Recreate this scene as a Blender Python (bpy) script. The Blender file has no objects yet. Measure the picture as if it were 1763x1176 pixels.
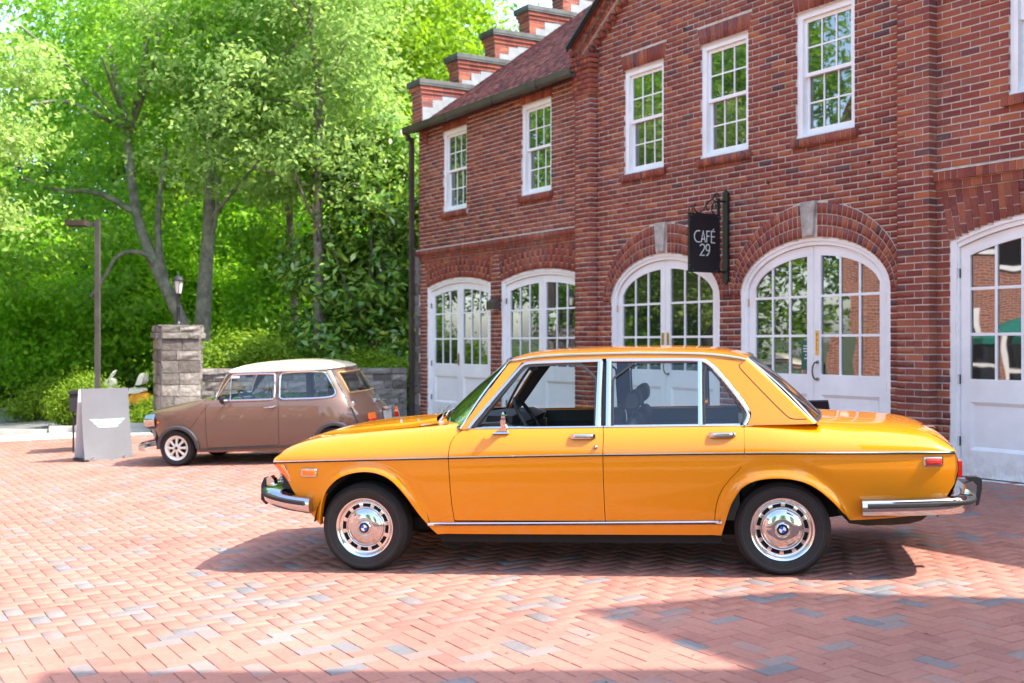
import bpy, math, random
import numpy as np
from mathutils import Matrix, Vector
R = math.radians
SC = bpy.context.scene
COL = SC.collection
rnd = random.Random(7)

# ------------------------------------------------------------ camera, sky, sun, exposure
cam_d = bpy.data.cameras.new('camera'); cam = bpy.data.objects.new('camera', cam_d); COL.objects.link(cam)
cam.location = (0, 0, 1.288); cam.rotation_euler = (R(90), 0, 0)
cam_d.sensor_width = 36; cam_d.lens = 2000 / 1763 * 36; cam_d.shift_y = 5 / 1763
cam_d.clip_start = .05; cam_d.clip_end = 2000
cam_d.dof.use_dof = True; cam_d.dof.focus_distance = 7.6; cam_d.dof.aperture_fstop = 2.8
SC.camera = cam
SUN = Vector((.757, -.19, 1.0)).normalized()
world = bpy.data.worlds.new('World'); SC.world = world; world.use_nodes = True
wn = world.node_tree; bgn = wn.nodes['Background']
sky = wn.nodes.new('ShaderNodeTexSky'); sky.sky_type = 'NISHITA'; sky.sun_disc = False
sky.sun_elevation = math.asin(SUN.z); sky.sun_rotation = math.atan2(SUN.x, SUN.y)
sky.air_density = 1.0; sky.dust_density = 2.0; sky.ozone_density = 1.0
wn.links.new(sky.outputs[0], bgn.inputs[0]); bgn.inputs[1].default_value = .15
sun_d = bpy.data.lights.new('sun', 'SUN'); sun_o = bpy.data.objects.new('sun', sun_d); COL.objects.link(sun_o)
sun_d.energy = 2.35; sun_d.angle = R(.53); sun_d.color = (1, .93, .82)
sun_o.rotation_euler = SUN.to_track_quat('Z', 'Y').to_euler(); sun_o.location = (20, -5, 30)
vs = SC.view_settings
vs.view_transform = 'Standard'; vs.look = 'None'; vs.gamma = 1; vs.use_curve_mapping = False; vs.exposure = 2.35
SC.cycles.use_denoising = True
SC.cycles.max_bounces = 8; SC.cycles.transparent_max_bounces = 16; SC.cycles.caustics_reflective = False

# ------------------------------------------------------------ materials
def newmat(name):
    m = bpy.data.materials.new(name); m.use_nodes = True
    nt = m.node_tree; return m, nt, nt.nodes['Principled BSDF']
def setp(b, **k):
    for n, v in k.items():
        n = {'rough': 'Roughness', 'metal': 'Metallic', 'coat': 'Coat Weight', 'coat_rough': 'Coat Roughness',
             'spec': 'Specular IOR Level', 'trans': 'Transmission Weight', 'ior': 'IOR', 'alpha': 'Alpha'}[n]
        b.inputs[n].default_value = v
def noise(nt, scale, detail=3, rough=.6, obj=True):
    tc = nt.nodes.new('ShaderNodeTexCoord'); n = nt.nodes.new('ShaderNodeTexNoise')
    n.inputs['Scale'].default_value = scale; n.inputs['Detail'].default_value = detail; n.inputs['Roughness'].default_value = rough
    nt.links.new(tc.outputs['Object' if obj else 'Generated'], n.inputs['Vector']); return n
def wnoise(nt, scale, detail=3, rough=.6):
    g = nt.nodes.new('ShaderNodeNewGeometry'); n = nt.nodes.new('ShaderNodeTexNoise')
    n.inputs['Scale'].default_value = scale; n.inputs['Detail'].default_value = detail; n.inputs['Roughness'].default_value = rough
    nt.links.new(g.outputs['Position'], n.inputs['Vector']); return n
def ramp(nt, src, stops, interp='LINEAR'):
    r = nt.nodes.new('ShaderNodeValToRGB'); cr = r.color_ramp; cr.interpolation = interp
    while len(cr.elements) < len(stops): cr.elements.new(.5)
    for e, (p, c) in zip(cr.elements, stops):
        e.position = p; e.color = (*c, 1) if len(c) == 3 else c
    nt.links.new(src, r.inputs[0]); return r
def mixc(nt, a, b, fac, mode='MIX'):
    m = nt.nodes.new('ShaderNodeMix'); m.data_type = 'RGBA'; m.blend_type = mode
    for i, x in ((6, a), (7, b), (0, fac)):
        if hasattr(x, 'is_output') or isinstance(x, bpy.types.NodeSocket): nt.links.new(x, m.inputs[i])
        elif i == 0: m.inputs[0].default_value = x
        else: m.inputs[i].default_value = (*x, 1)
    return m.outputs[2]
def bump(nt, b, src, strength, dist=.01):
    n = nt.nodes.new('ShaderNodeBump'); n.inputs['Strength'].default_value = strength; n.inputs['Distance'].default_value = dist
    nt.links.new(src, n.inputs['Height']); nt.links.new(n.outputs[0], b.inputs['Normal'])
def M(name, col, rough=.5, metal=0., var=None, bmp=None, **k):
    m, nt, b = newmat(name); setp(b, rough=rough, metal=metal, **k)
    b.inputs['Base Color'].default_value = (*col, 1)
    if var:
        n = wnoise(nt, var[0], 4); lo = tuple(c * (1 - var[1]) for c in col); hi = tuple(min(1, c * (1 + var[1])) for c in col)
        r = ramp(nt, n.outputs[0], [(.3, lo), (.7, hi)]); nt.links.new(r.outputs[0], b.inputs['Base Color'])
    if bmp:
        n = wnoise(nt, bmp[0], 4); bump(nt, b, n.outputs[0], bmp[1], bmp[2] if len(bmp) > 2 else .01)
    return m
def tone_mat(name, stops, rough=.85, grain=60, gamt=.25, stain=None, bmp=(120, .35, .004), spec=.3, stainscale=1.3, patch=None):
    """every piece its own colour, picked by piece and by object; grain and stains over it"""
    m, nt, b = newmat(name); setp(b, rough=rough, spec=spec)
    g = nt.nodes.new('ShaderNodeNewGeometry'); o = nt.nodes.new('ShaderNodeObjectInfo')
    a = nt.nodes.new('ShaderNodeMath'); a.operation = 'ADD'
    nt.links.new(g.outputs['Random Per Island'], a.inputs[0]); nt.links.new(o.outputs['Random'], a.inputs[1])
    f = nt.nodes.new('ShaderNodeMath'); f.operation = 'FRACT'; nt.links.new(a.outputs[0], f.inputs[0])
    c = ramp(nt, f.outputs[0], stops).outputs[0]
    n = wnoise(nt, grain, 5, .7)
    gr = ramp(nt, n.outputs[0], [(.25, (1 - gamt,) * 3), (.75, (1 + gamt * .6,) * 3)])
    c = mixc(nt, c, gr.outputs[0], 1.0, 'MULTIPLY')
    if stain:
        s = wnoise(nt, stainscale, 6, .65); sr = ramp(nt, s.outputs[0], [(stain[1], (0, 0, 0)), (stain[2], (1, 1, 1))])
        s2 = wnoise(nt, 35, 4, .7); sm = ramp(nt, s2.outputs[0], [(.4, (0, 0, 0)), (.65, (1, 1, 1))])
        fac = mixc(nt, sr.outputs[0], sm.outputs[0], 1.0, 'MULTIPLY')
        mm = nt.nodes.new('ShaderNodeMath'); mm.operation = 'MULTIPLY'; mm.inputs[1].default_value = stain[3]
        nt.links.new(fac, mm.inputs[0]); c = mixc(nt, c, stain[0], mm.outputs[0])
    if patch:                                            # broad worn and sooty patches
        pn = wnoise(nt, patch[0], 5, .62); pr = ramp(nt, pn.outputs[0], [(.32, (1 - patch[1],) * 3), (.55, (1, 1, 1)), (.75, (1 + patch[1] * .5,) * 3)]); c = mixc(nt, c, pr.outputs[0], 1.0, 'MULTIPLY')
    nt.links.new(c, b.inputs['Base Color'])
    bump(nt, b, wnoise(nt, bmp[0], 4, .7).outputs[0], bmp[1], bmp[2]); return m

BRICK = tone_mat('facade brick', [(0, (.18, .046, .038)), (.12, (.23, .057, .042)), (.35, (.27, .068, .045)), (.6, (.30, .080, .05)), (.80, (.33, .094, .052)),
                  (.92, (.42, .130, .058)), (.955, (.20, .062, .056)), (1, (.12, .06, .06))], stain=((.50, .40, .36), .52, .78, .40), patch=(.8, .22))
MORTAR = M('mortar', (.53, .48, .42), .95, var=(9, .28), bmp=(90, .5, .004))
MORTAR_DK = M('joint sand', (.26, .14, .105), .95, var=(12, .4), bmp=(150, .6, .004))
PAVER = tone_mat('paver', [(0, (.30, .132, .101)), (.25, (.34, .155, .118)), (.5, (.37, .172, .129)), (.80, (.335, .158, .119)), (.86, (.30, .185, .155)),
                  (.91, (.225, .185, .175)), (.96, (.165, .16, .165)), (1, (.265, .20, .175))], rough=.8, grain=45, gamt=.2, stain=((.46, .33, .28), .45, .8, .4), bmp=(220, .25, .003), spec=.25, patch=(.9, .16))
STONE = tone_mat('grey stone', [(0, (.13, .115, .10)), (.4, (.20, .18, .16)), (.7, (.28, .255, .225)), (1, (.36, .33, .29))], grain=14, gamt=.5, bmp=(22, .9, .03), stain=((.08, .08, .06), .45, .7, .7))
SHINGLE = tone_mat('roof shingle', [(0, (.10, .035, .035)), (.4, (.17, .055, .05)), (.8, (.23, .08, .065)), (1, (.28, .10, .075))], grain=40, gamt=.4, stain=((.06, .03, .035), .45, .65, .6))
WHITE = M('white paint', (.82, .83, .83), .45, var=(2.2, .07), bmp=(60, .08, .002))
def scuff(m):
    """dried mud splashed low on the doors and the frames"""
    nt = m.node_tree; b = nt.nodes['Principled BSDF']; src = b.inputs['Base Color'].links[0].from_socket
    g = nt.nodes.new('ShaderNodeNewGeometry'); sx = nt.nodes.new('ShaderNodeSeparateXYZ'); nt.links.new(g.outputs['Position'], sx.inputs[0])
    mr = nt.nodes.new('ShaderNodeMapRange'); mr.inputs['From Min'].default_value = .34; mr.inputs['From Max'].default_value = .0; nt.links.new(sx.outputs[2], mr.inputs[0])
    n = wnoise(nt, 7, 6, .7); r = ramp(nt, n.outputs[0], [(.42, (0, 0, 0)), (.72, (1, 1, 1))]); mm = nt.nodes.new('ShaderNodeMath'); mm.operation = 'MULTIPLY'; nt.links.new(mr.outputs[0], mm.inputs[0]); nt.links.new(r.outputs[0], mm.inputs[1])
    nt.links.new(mixc(nt, src, (.42, .34, .28), mm.outputs[0]), b.inputs['Base Color'])
scuff(WHITE)
WHITE2 = M('white sash paint', (.84, .84, .82), .4, var=(5, .04))
METAL_DK = M('dark bronze metal', (.075, .052, .044), .45, .3, var=(4, .3))
BLACK = M('black iron', (.012, .013, .016), .4, var=(8, .4))
GREYMET = M('grey flashing', (.23, .25, .26), .6, .1, var=(6, .2))
BRASS = M('brass', (.75, .50, .16), .3, .9)
CHROME = M('chrome', (.55, .55, .56), .06, 1.0, var=(5, .06))
RUBBER = M('black rubber', (.013, .013, .014), .6, bmp=(200, .1, .002))
TYRE = M('tyre rubber', (.010, .0095, .0095), .72, var=(14, .35), bmp=(160, .2, .002))
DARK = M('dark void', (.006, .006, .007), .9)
CLOTH = M('black upholstery', (.012, .012, .014), .55, bmp=(90, .15, .003))
BARK = M('grey bark', (.22, .185, .155), .95, var=(7, .5), bmp=(22, 1.0, .05))
BARK2 = M('lichen bark', (.21, .20, .155), .95, var=(5, .5), bmp=(18, 1.0, .06))
ASPH = M('asphalt', (.17, .17, .18), .9, var=(2.5, .2), bmp=(120, .4, .006))
CONC = M('pale concrete', (.47, .45, .42), .9, var=(3, .15), bmp=(80, .3, .004))
SOIL = M('lawn soil', (.055, .075, .02), .95, var=(.6, .5), bmp=(20, .8, .05))
LAMP_GLASS = M('lantern glass', (.55, .55, .5), .15)
def glass_pane(name, tint, refl, wav=1.4, wstr=.05):
    m, nt, b = newmat(name); nt.nodes.remove(b); out = nt.nodes['Material Output']
    d = nt.nodes.new('ShaderNodeBsdfDiffuse'); d.inputs[0].default_value = (*tint, 1)
    g = nt.nodes.new('ShaderNodeBsdfGlossy'); g.inputs['Roughness'].default_value = .015; g.inputs[0].default_value = (1, 1, 1, 1)
    lw = nt.nodes.new('ShaderNodeFresnel'); lw.inputs[0].default_value = 1.5
    mr = nt.nodes.new('ShaderNodeMath'); mr.operation = 'MULTIPLY_ADD'; mr.inputs[1].default_value = 1.0; mr.inputs[2].default_value = refl
    nt.links.new(lw.outputs[0], mr.inputs[0])
    x = nt.nodes.new('ShaderNodeMixShader'); nt.links.new(mr.outputs[0], x.inputs[0]); nt.links.new(d.outputs[0], x.inputs[1]); nt.links.new(g.outputs[0], x.inputs[2])
    n = wnoise(nt, wav, 2, .4); bp = nt.nodes.new('ShaderNodeBump'); bp.inputs['Strength'].default_value = wstr; bp.inputs['Distance'].default_value = .06
    nt.links.new(n.outputs[0], bp.inputs['Height']); nt.links.new(bp.outputs[0], g.inputs['Normal'])
    nt.links.new(x.outputs[0], out.inputs[0]); return m
def car_glass(name, tint, extra=0.):
    m, nt, b = newmat(name); nt.nodes.remove(b); out = nt.nodes['Material Output']
    t = nt.nodes.new('ShaderNodeBsdfTransparent'); t.inputs[0].default_value = (*tint, 1)
    g = nt.nodes.new('ShaderNodeBsdfGlossy'); g.inputs['Roughness'].default_value = .01
    f = nt.nodes.new('ShaderNodeFresnel'); f.inputs[0].default_value = 1.5
    a = nt.nodes.new('ShaderNodeMath'); a.operation = 'ADD'; a.inputs[1].default_value = extra; nt.links.new(f.outputs[0], a.inputs[0])
    x = nt.nodes.new('ShaderNodeMixShader'); nt.links.new(a.outputs[0], x.inputs[0]); nt.links.new(t.outputs[0], x.inputs[1]); nt.links.new(g.outputs[0], x.inputs[2])
    nt.links.new(x.outputs[0], out.inputs[0]); return m
PANE = glass_pane('window pane', (.012, .014, .014), .17, 1.3, .05)
CGLASS = car_glass('car glass', (.80, .88, .87), .02)
def paint(name, col, rough=.3):
    m, nt, b = newmat(name); setp(b, rough=rough, coat=1.0, coat_rough=.012, spec=.1); b.inputs['Coat IOR'].default_value = 1.5
    b.inputs['Base Color'].default_value = (*col, 1)
    n = wnoise(nt, 3, 3); r = ramp(nt, n.outputs[0], [(.3, (rough - .03,) * 3), (.7, (rough + .05,) * 3)]); nt.links.new(r.outputs[0], b.inputs['Roughness'])
    return m
def leaf_mat(name, stops, trans=.45, rough=.5, spec=.18, tcol=1.5, tb=.5):
    m, nt, b = newmat(name); setp(b, rough=rough, spec=spec); out = nt.nodes['Material Output']
    g = nt.nodes.new('ShaderNodeNewGeometry')
    n = wnoise(nt, .8, 2); a = nt.nodes.new('ShaderNodeMath'); a.operation = 'MULTIPLY_ADD'; a.inputs[1].default_value = .55
    nt.links.new(g.outputs['Random Per Island'], a.inputs[0])
    s = nt.nodes.new('ShaderNodeMath'); s.operation = 'MULTIPLY'; s.inputs[1].default_value = .5; nt.links.new(n.outputs[0], s.inputs[0]); nt.links.new(s.outputs[0], a.inputs[2])
    c = ramp(nt, a.outputs[0], stops); nt.links.new(c.outputs[0], b.inputs['Base Color'])
    t = nt.nodes.new('ShaderNodeBsdfTranslucent')
    tc = mixc(nt, c.outputs[0], (tcol * 1.08, tcol * 1.1, tcol * tb), 1.0, 'MULTIPLY'); nt.links.new(tc, t.inputs[0])
    x = nt.nodes.new('ShaderNodeMixShader'); x.inputs[0].default_value = trans
    nt.links.new(b.outputs[0], x.inputs[1]); nt.links.new(t.outputs[0], x.inputs[2]); nt.links.new(x.outputs[0], out.inputs[0]); return m

# ------------------------------------------------------------ mesh helpers
class MB:
    def __init__(s): s.v = []; s.f = []; s.m = []; s.n = 0
    def add(s, vs, fs, mi=0):
        o = len(s.v); s.v.extend([tuple(p) for p in vs])
        for f in fs: s.f.append(tuple(i + o for i in f)); s.m.append(mi)
        return s
    def box(s, x0, x1, y0, y1, z0, z1, mi=0, skip=()):
        v = [(x0, y0, z0), (x1, y0, z0), (x1, y1, z0), (x0, y1, z0), (x0, y0, z1), (x1, y0, z1), (x1, y1, z1), (x0, y1, z1)]
        f = {'b': (3, 2, 1, 0), 't': (4, 5, 6, 7), 'f': (0, 1, 5, 4), 'r': (1, 2, 6, 5), 'k': (2, 3, 7, 6), 'l': (3, 0, 4, 7)}
        return s.add(v, [q for k, q in f.items() if k not in skip], mi)
    def obox(s, c, ax, ay, az, mi=0):
        c, ax, ay, az = map(Vector, (c, ax, ay, az)); v = []
        for dz in (-1, 1):
            for dx, dy in ((-1, -1), (1, -1), (1, 1), (-1, 1)): v.append(c + ax * dx + ay * dy + az * dz)
        return s.add(v, [(3, 2, 1, 0), (4, 5, 6, 7), (0, 1, 5, 4), (1, 2, 6, 5), (2, 3, 7, 6), (3, 0, 4, 7)], mi)
    def tube(s, path, r, n=8, mi=0, closed=False, flat=None):
        P = [Vector(p) for p in path]; k = len(P); rr = r if isinstance(r, (list, tuple)) else [r] * k
        vs = []; up = Vector((0, 0, 1)); prev = None
        for i, p in enumerate(P):
            if closed: t = P[(i + 1) % k] - P[i - 1]
            else: t = P[min(i + 1, k - 1)] - P[max(i - 1, 0)]
            t = t.normalized() if t.length > 1e-9 else Vector((0, 0, 1))
            if prev is None:
                a = up if abs(t.z) < .9 else Vector((1, 0, 0)); a = (a - t * a.dot(t)).normalized()
            else:
                a = prev - t * prev.dot(t); a = a.normalized() if a.length > 1e-6 else t.orthogonal().normalized()
            prev = a; b = t.cross(a)
            for j in range(n):
                g = 2 * math.pi * j / n
                vs.append(p + a * (math.cos(g) * rr[i] * (flat or 1)) + b * (math.sin(g) * rr[i]))
        fs = []
        for i in range(k if closed else k - 1):
            for j in range(n):
                i2 = (i + 1) % k
                fs.append((i * n + j, i * n + (j + 1) % n, i2 * n + (j + 1) % n, i2 * n + j))
        if not closed: fs += [tuple(range(n - 1, -1, -1)), tuple((k - 1) * n + j for j in range(n))]
        return s.add(vs, fs, mi)
    def lathe(s, prof, n=32, axis='y', c=(0, 0, 0), mi=0, a0=0., a1=2 * math.pi, caps=False):
        full = abs(a1 - a0 - 2 * math.pi) < 1e-6; m = n if full else n + 1; vs = []
        for (r, h) in prof:
            for j in range(m):
                g = a0 + (a1 - a0) * j / n; q = (r * math.cos(g), r * math.sin(g))
                p = {'y': (q[0], h, q[1]), 'z': (q[0], q[1], h), 'x': (h, q[0], q[1])}[axis]
                vs.append((p[0] + c[0], p[1] + c[1], p[2] + c[2]))
        fs = []
        for i in range(len(prof) - 1):
            for j in range(n):
                j2 = (j + 1) % m
                fs.append((i * m + j, i * m + j2, (i + 1) * m + j2, (i + 1) * m + j))
        return s.add(vs, fs, mi)
    def grid(s, P, mi=0, flip=False, closed=False):
        P = np.asarray(P, float); a, b = P.shape[:2]; fs = []
        for i in range(a - 1):
            for j in range(b if closed else b - 1):
                j2 = (j + 1) % b
                q = (i * b + j, i * b + j2, (i + 1) * b + j2, (i + 1) * b + j); fs.append(q[::-1] if flip else q)
        return s.add(P.reshape(-1, 3).tolist(), fs, mi)
    def strip(s, xs, lo, hi, y0, y1, mi=0):
        """solid between the curves lo(x) and hi(x), from depth y0 to y1"""
        lo = lo if callable(lo) else (lambda x, c=lo: c); hi = hi if callable(hi) else (lambda x, c=hi: c)
        vs = []
        for x in xs:
            a, b = lo(x), hi(x); b = max(a, b); vs += [(x, y0, a), (x, y0, b), (x, y1, b), (x, y1, a)]
        fs = [(0, 1, 2, 3)]; k = len(xs)
        for i in range(k - 1):
            o = i * 4; q = o + 4
            fs += [(o, q, q + 1, o + 1), (o + 1, q + 1, q + 2, o + 2), (o + 2, q + 2, q + 3, o + 3), (o + 3, q + 3, q, o)]
        o = (k - 1) * 4; fs.append((o + 3, o + 2, o + 1, o)); return s.add(vs, fs, mi)
    def prism(s, poly, y0, y1, mi=0):
        n = len(poly); v = [(x, y0, z) for x, z in poly] + [(x, y1, z) for x, z in poly]
        f = [tuple(range(n)), tuple(range(2 * n - 1, n - 1, -1))] + [((i + 1) % n, i, i + n, (i + 1) % n + n) for i in range(n)]
        return s.add(v, f, mi)
    def mirror_y(s):
        o = len(s.v); nv = [(x, -y, z) for x, y, z in s.v]; nf = list(s.f); nm = list(s.m)
        s.v += nv
        for f, m in zip(nf, nm): s.f.append(tuple(i + o for i in reversed(f))); s.m.append(m)
        return s
    def mesh(s, name, mats, smooth=False, merge=0.):
        me = bpy.data.meshes.new(name); me.from_pydata(s.v, [], s.f)
        for m in (mats if isinstance(mats, (list, tuple)) else [mats]): me.materials.append(m)
        if any(s.m): me.polygons.foreach_set('material_index', s.m)
        if merge:
            import bmesh
            bm = bmesh.new(); bm.from_mesh(me); bmesh.ops.remove_doubles(bm, verts=bm.verts, dist=merge); bm.to_mesh(me); bm.free()
        if smooth:
            me.polygons.foreach_set('use_smooth', [True] * len(me.polygons))
            if smooth is not True:
                try: me.set_sharp_from_angle(angle=R(smooth))
                except Exception: pass
        me.update(); return me
    def build(s, name, mats, parent=None, smooth=False, merge=0., **k):
        return link(name, s.mesh(name, mats, smooth, merge), parent, **k)
def link(name, data, parent=None, **k):
    o = bpy.data.objects.new(name, data); COL.objects.link(o)
    if parent: o.parent = parent
    for a, v in k.items(): o[a] = v
    return o
def thing(name, label, cat, loc=(0, 0, 0), rz=0, group=None, mat=None):
    o = bpy.data.objects.new(name, None); COL.objects.link(o); o.empty_display_size = .2
    if mat is not None: o.matrix_world = mat
    else: o.location = loc; o.rotation_euler = (0, 0, rz)
    o['label'] = label; o['category'] = cat
    if group: o['group'] = group
    return o
def tag(o, label, cat, group=None):
    o['label'] = label; o['category'] = cat
    if group: o['group'] = group
    return o
def fastmesh(name, V, Q, mats, mi=None, smooth=False):
    me = bpy.data.meshes.new(name); V = np.asarray(V, np.float32); Q = np.asarray(Q, np.int32)
    me.vertices.add(len(V)); me.vertices.foreach_set('co', V.ravel())
    me.loops.add(Q.size); me.loops.foreach_set('vertex_index', Q.ravel())
    k = Q.shape[1]; me.polygons.add(len(Q)); me.polygons.foreach_set('loop_start', np.arange(len(Q), dtype=np.int32) * k)
    for m in (mats if isinstance(mats, (list, tuple)) else [mats]): me.materials.append(m)
    if mi is not None: me.polygons.foreach_set('material_index', np.asarray(mi, np.int32))
    if smooth: me.polygons.foreach_set('use_smooth', np.ones(len(Q), bool))
    me.update(calc_edges=True); return me

# ------------------------------------------------------------ ground (paving drains away from the building)
P0 = np.array([4.324, 11.254]); DV = np.array([-.5177, .8556]); NV = np.array([-.8556, -.5177])
def ground_z(x, y):
    u = (x - P0[0]) * NV[0] + (y - P0[1]) * NV[1]; w = (x - P0[0]) * DV[0] + (y - P0[1]) * DV[1]
    u = np.clip(u, 0, 14); w = np.clip(w, 0, 22)
    return -.0335 * u - .0075 * w * np.clip(u / 5.5, 0, 1.3)
def gz(x, y): return float(ground_z(np.float64(x), np.float64(y)))
def in_view(x, y, m=.06): return y > 4.6 and -.4408 - m < x / y < .4408 + m
def terrain():
    xs = np.concatenate([np.linspace(-400, -40, 16), np.linspace(-34, 34, 69), np.linspace(40, 400, 16)])
    ys = np.concatenate([np.linspace(-400, -30, 12), np.linspace(-24, 60, 85), np.linspace(70, 500, 16)])
    X, Y = np.meshgrid(xs, ys, indexing='ij'); Z = ground_z(X, Y) - .06
    Z = Z + .62 * np.clip((Y - 21.2) / 2.2, 0, 1) * np.clip((X + 5.6) / .5, 0, 1)          # planted bank behind the stone wall
    Z = Z + np.clip((Y - 34) * .03, 0, 6) * np.clip((X + 30) / 20, .2, 1)
    P = np.stack([X, Y, Z], -1); b = MB(); b.grid(P, flip=True)
    b.build('ground', SOIL, smooth=True, kind='structure')
terrain()
def sheet(name, mat, xs, ys, dz, keep=None):
    b = MB(); X, Y = np.meshgrid(xs, ys, indexing='ij'); Z = ground_z(X, Y) + dz
    if keep is None: b.grid(np.stack([X, Y, Z], -1), flip=True)
    return b.build(name, mat, smooth=True, kind='structure')
PAVE_END = 19.6
pave = sheet('brick_pavement', MORTAR_DK, np.linspace(-16, 14, 61), np.linspace(-9, PAVE_END, 60), -.0045)
def pavers():
    L = .2; W = .1; gap = .0038; items = []
    A = np.array([.8556, .5177]); B = np.array([-.5177, .8556])
    for i in range(-210, 210):
        for j in range(-260, 260):
            k = (i - j) % 4
            if k == 0: c = ((i + 1) * W, (j + .5) * W); hor = True
            elif k == 2: c = ((i + .5) * W, j * W); hor = False
            else: continue
            x = c[0] * A[0] + c[1] * B[0]; y = c[0] * A[1] + c[1] * B[1] + 10
            if not in_view(x, y, .10) or y > PAVE_END - .1: continue
            u = (x - P0[0]) * NV[0] + (y - P0[1]) * NV[1]
            if u < .02: continue
            if y > 15.5 and x > -1.6: continue
            items.append((x, y, hor))
    items.sort(key=lambda t: t[1] + (0 if in_view(t[0], t[1], -.005) and t[1] > 5.0 else 100))
    hl, hw, t, bv = L / 2 - gap / 2, W / 2 - gap / 2, .05, .0028
    base = [(-hl, -hw, -t), (hl, -hw, -t), (hl, hw, -t), (-hl, hw, -t), (-hl, -hw, -bv), (hl, -hw, -bv), (hl, hw, -bv), (-hl, hw, -bv),
            (-hl + bv, -hw + bv, 0), (hl - bv, -hw + bv, 0), (hl - bv, hw - bv, 0), (-hl + bv, hw - bv, 0)]
    fc = [(8, 9, 10, 11)] + [(4 + a, 4 + b, 8 + b, 8 + a) for a, b in ((0, 1), (1, 2), (2, 3), (3, 0))] + [(a, b, 4 + b, 4 + a) for a, b in ((0, 1), (1, 2), (2, 3), (3, 0))]
    one = MB(); one.add(base, fc); me = one.mesh('paver', PAVER); bs = np.array(base); V = []; Q = []
    r = np.random.RandomState(3)
    for n, (x, y, hor) in enumerate(items):
        z = gz(x, y) + r.uniform(-.0015, .0015)
        gx = (gz(x + .1, y) - gz(x - .1, y)) / .2 + r.uniform(-.005, .005); gy = (gz(x, y + .1) - gz(x, y - .1)) / .2 + r.uniform(-.005, .005)
        ax = np.array([*(A if hor else B), 0.]); ay = np.array([-ax[1], ax[0], 0.])
        an = r.uniform(-.012, .012); ax, ay = ax + ay * an, ay - ax * an
        ax[2] = ax[0] * gx + ax[1] * gy; ay[2] = ay[0] * gx + ay[1] * gy; az = np.cross(ax, ay)
        if n < 300:
            o = link('paver', me, pave)
            o.matrix_world = Matrix(((ax[0], ay[0], az[0], x), (ax[1], ay[1], az[1], y), (ax[2], ay[2], az[2], z), (0, 0, 0, 1)))
        else:
            k = len(V) * 12; V.append(bs @ np.stack([ax, ay, az]) + [x, y, z]); Q += [tuple(i + k for i in f) for f in fc]
    link('paver_field', fastmesh('paver_field', np.concatenate(V), Q, PAVER), pave, kind='stuff')
pavers()
# road beyond the paving: a pale concrete strip, then asphalt climbing away to the left behind a kerb
sheet('concrete_strip', CONC, np.linspace(-16, -1.9, 30), [PAVE_END + .01, 20.3, 21.0], .0)
sheet('road', ASPH, np.linspace(-34, -6.2, 40), np.concatenate([np.linspace(21.01, 30, 10), np.linspace(32, 60, 12)]), .004)
kp = [(-20.0, 21.5), (-14.5, 24.2), (-11.95, 26.8), (-12.3, 30), (-12.8, 33), (-13.6, 40)]
def kerb(name, pts, w=.15, h=.13):
    b = MB()
    for (x0, y0), (x1, y1) in zip(pts, pts[1:]):
        n = max(1, int(math.hypot(x1 - x0, y1 - y0) / 1.2))
        for i in range(n):
            a, c = i / n, (i + 1) / n - .012; p = Vector((x0 + (x1 - x0) * a, y0 + (y1 - y0) * a, 0)); q = Vector((x0 + (x1 - x0) * c, y0 + (y1 - y0) * c, 0))
            d = (q - p) / 2; m = (p + q) / 2; m.z = gz(m.x, m.y) + h / 2 - .03; s = Vector((-d.y, d.x, 0)).normalized() * w / 2
            b.obox(m, d, s, (0, 0, h / 2 + .03))
    return b.build(name, CONC, kind='structure')
kerb('kerb', kp)
kerb('planting_kerb', [(-9.6, 21.1), (-5.9, 20.95)], .12, .09)
# ------------------------------------------------------------ brick carriage house
BM = Matrix(((-DV[0], -NV[0], 0, P0[0]), (-DV[1], -NV[1], 0, P0[1]), (0, 0, 1, 0), (0, 0, 0, 1)))   # x right along the facade, y into the house, z up
house = thing('carriage_house', 'red brick carriage house with white arched double doors and sash windows', 'building', mat=BM)
XL, XR = -11.62, 6.75
EAVE = 5.22; GX0, GX1, GS = -6.05, -.47, .68; GZ0 = 5.43
WW, WZ0, WZ1 = .865, 3.595, 5.015
WX = [-10.69, -8.07, -5.395, -3.80, -2.165, .553, 3.25]
class Opening:
    def __init__(s, x0, x1, spring, crown, ell):
        s.x0, s.x1, s.sp, s.cr, s.ell = x0, x1, spring, crown, ell; s.c = (x0 + x1) / 2; s.a = (x1 - x0) / 2; s.b = crown - spring
    def top(s, x, ins=0.):
        a, b = s.a - ins, s.b - (ins if s.ell else 0); dx = min(1., abs(x - s.c) / a)
        if s.ell: return s.sp + b * math.sqrt(max(0, 1 - dx * dx))
        r = (s.a ** 2 + s.b ** 2) / (2 * s.b); cz = s.cr - r; r -= ins
        return cz + math.sqrt(max(.01, r * r - (x - s.c) ** 2))
    def half(s, z):
        if z <= s.sp: return s.a
        if z >= s.cr: return 0
        if s.ell: return s.a * math.sqrt(1 - ((z - s.sp) / s.b) ** 2)
        r = (s.a ** 2 + s.b ** 2) / (2 * s.b); cz = s.cr - r
        return math.sqrt(max(0, r * r - (z - cz) ** 2))
D1 = Opening(-11.30, -9.02, 2.30, 2.435, False); D2 = Opening(-8.68, -6.405, 2.30, 2.435, False)
D3 = Opening(-5.69, -3.44, 1.87, 2.476, True); D4 = Opening(-3.07, -.82, 1.87, 2.476, True)
D5 = Opening(-.10, 2.17, 2.29, 2.50, False); D6 = Opening(2.6, 4.87, 2.29, 2.50, False)
DOORS = [D1, D2, D3, D4, D5, D6]
BAND = [(XL - .03, -6.41), (-.262, XR)]; BZ = (2.80, 2.885, 2.985)
PIL = [(-6.41, -6.03), (-.642, -.247)]
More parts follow.
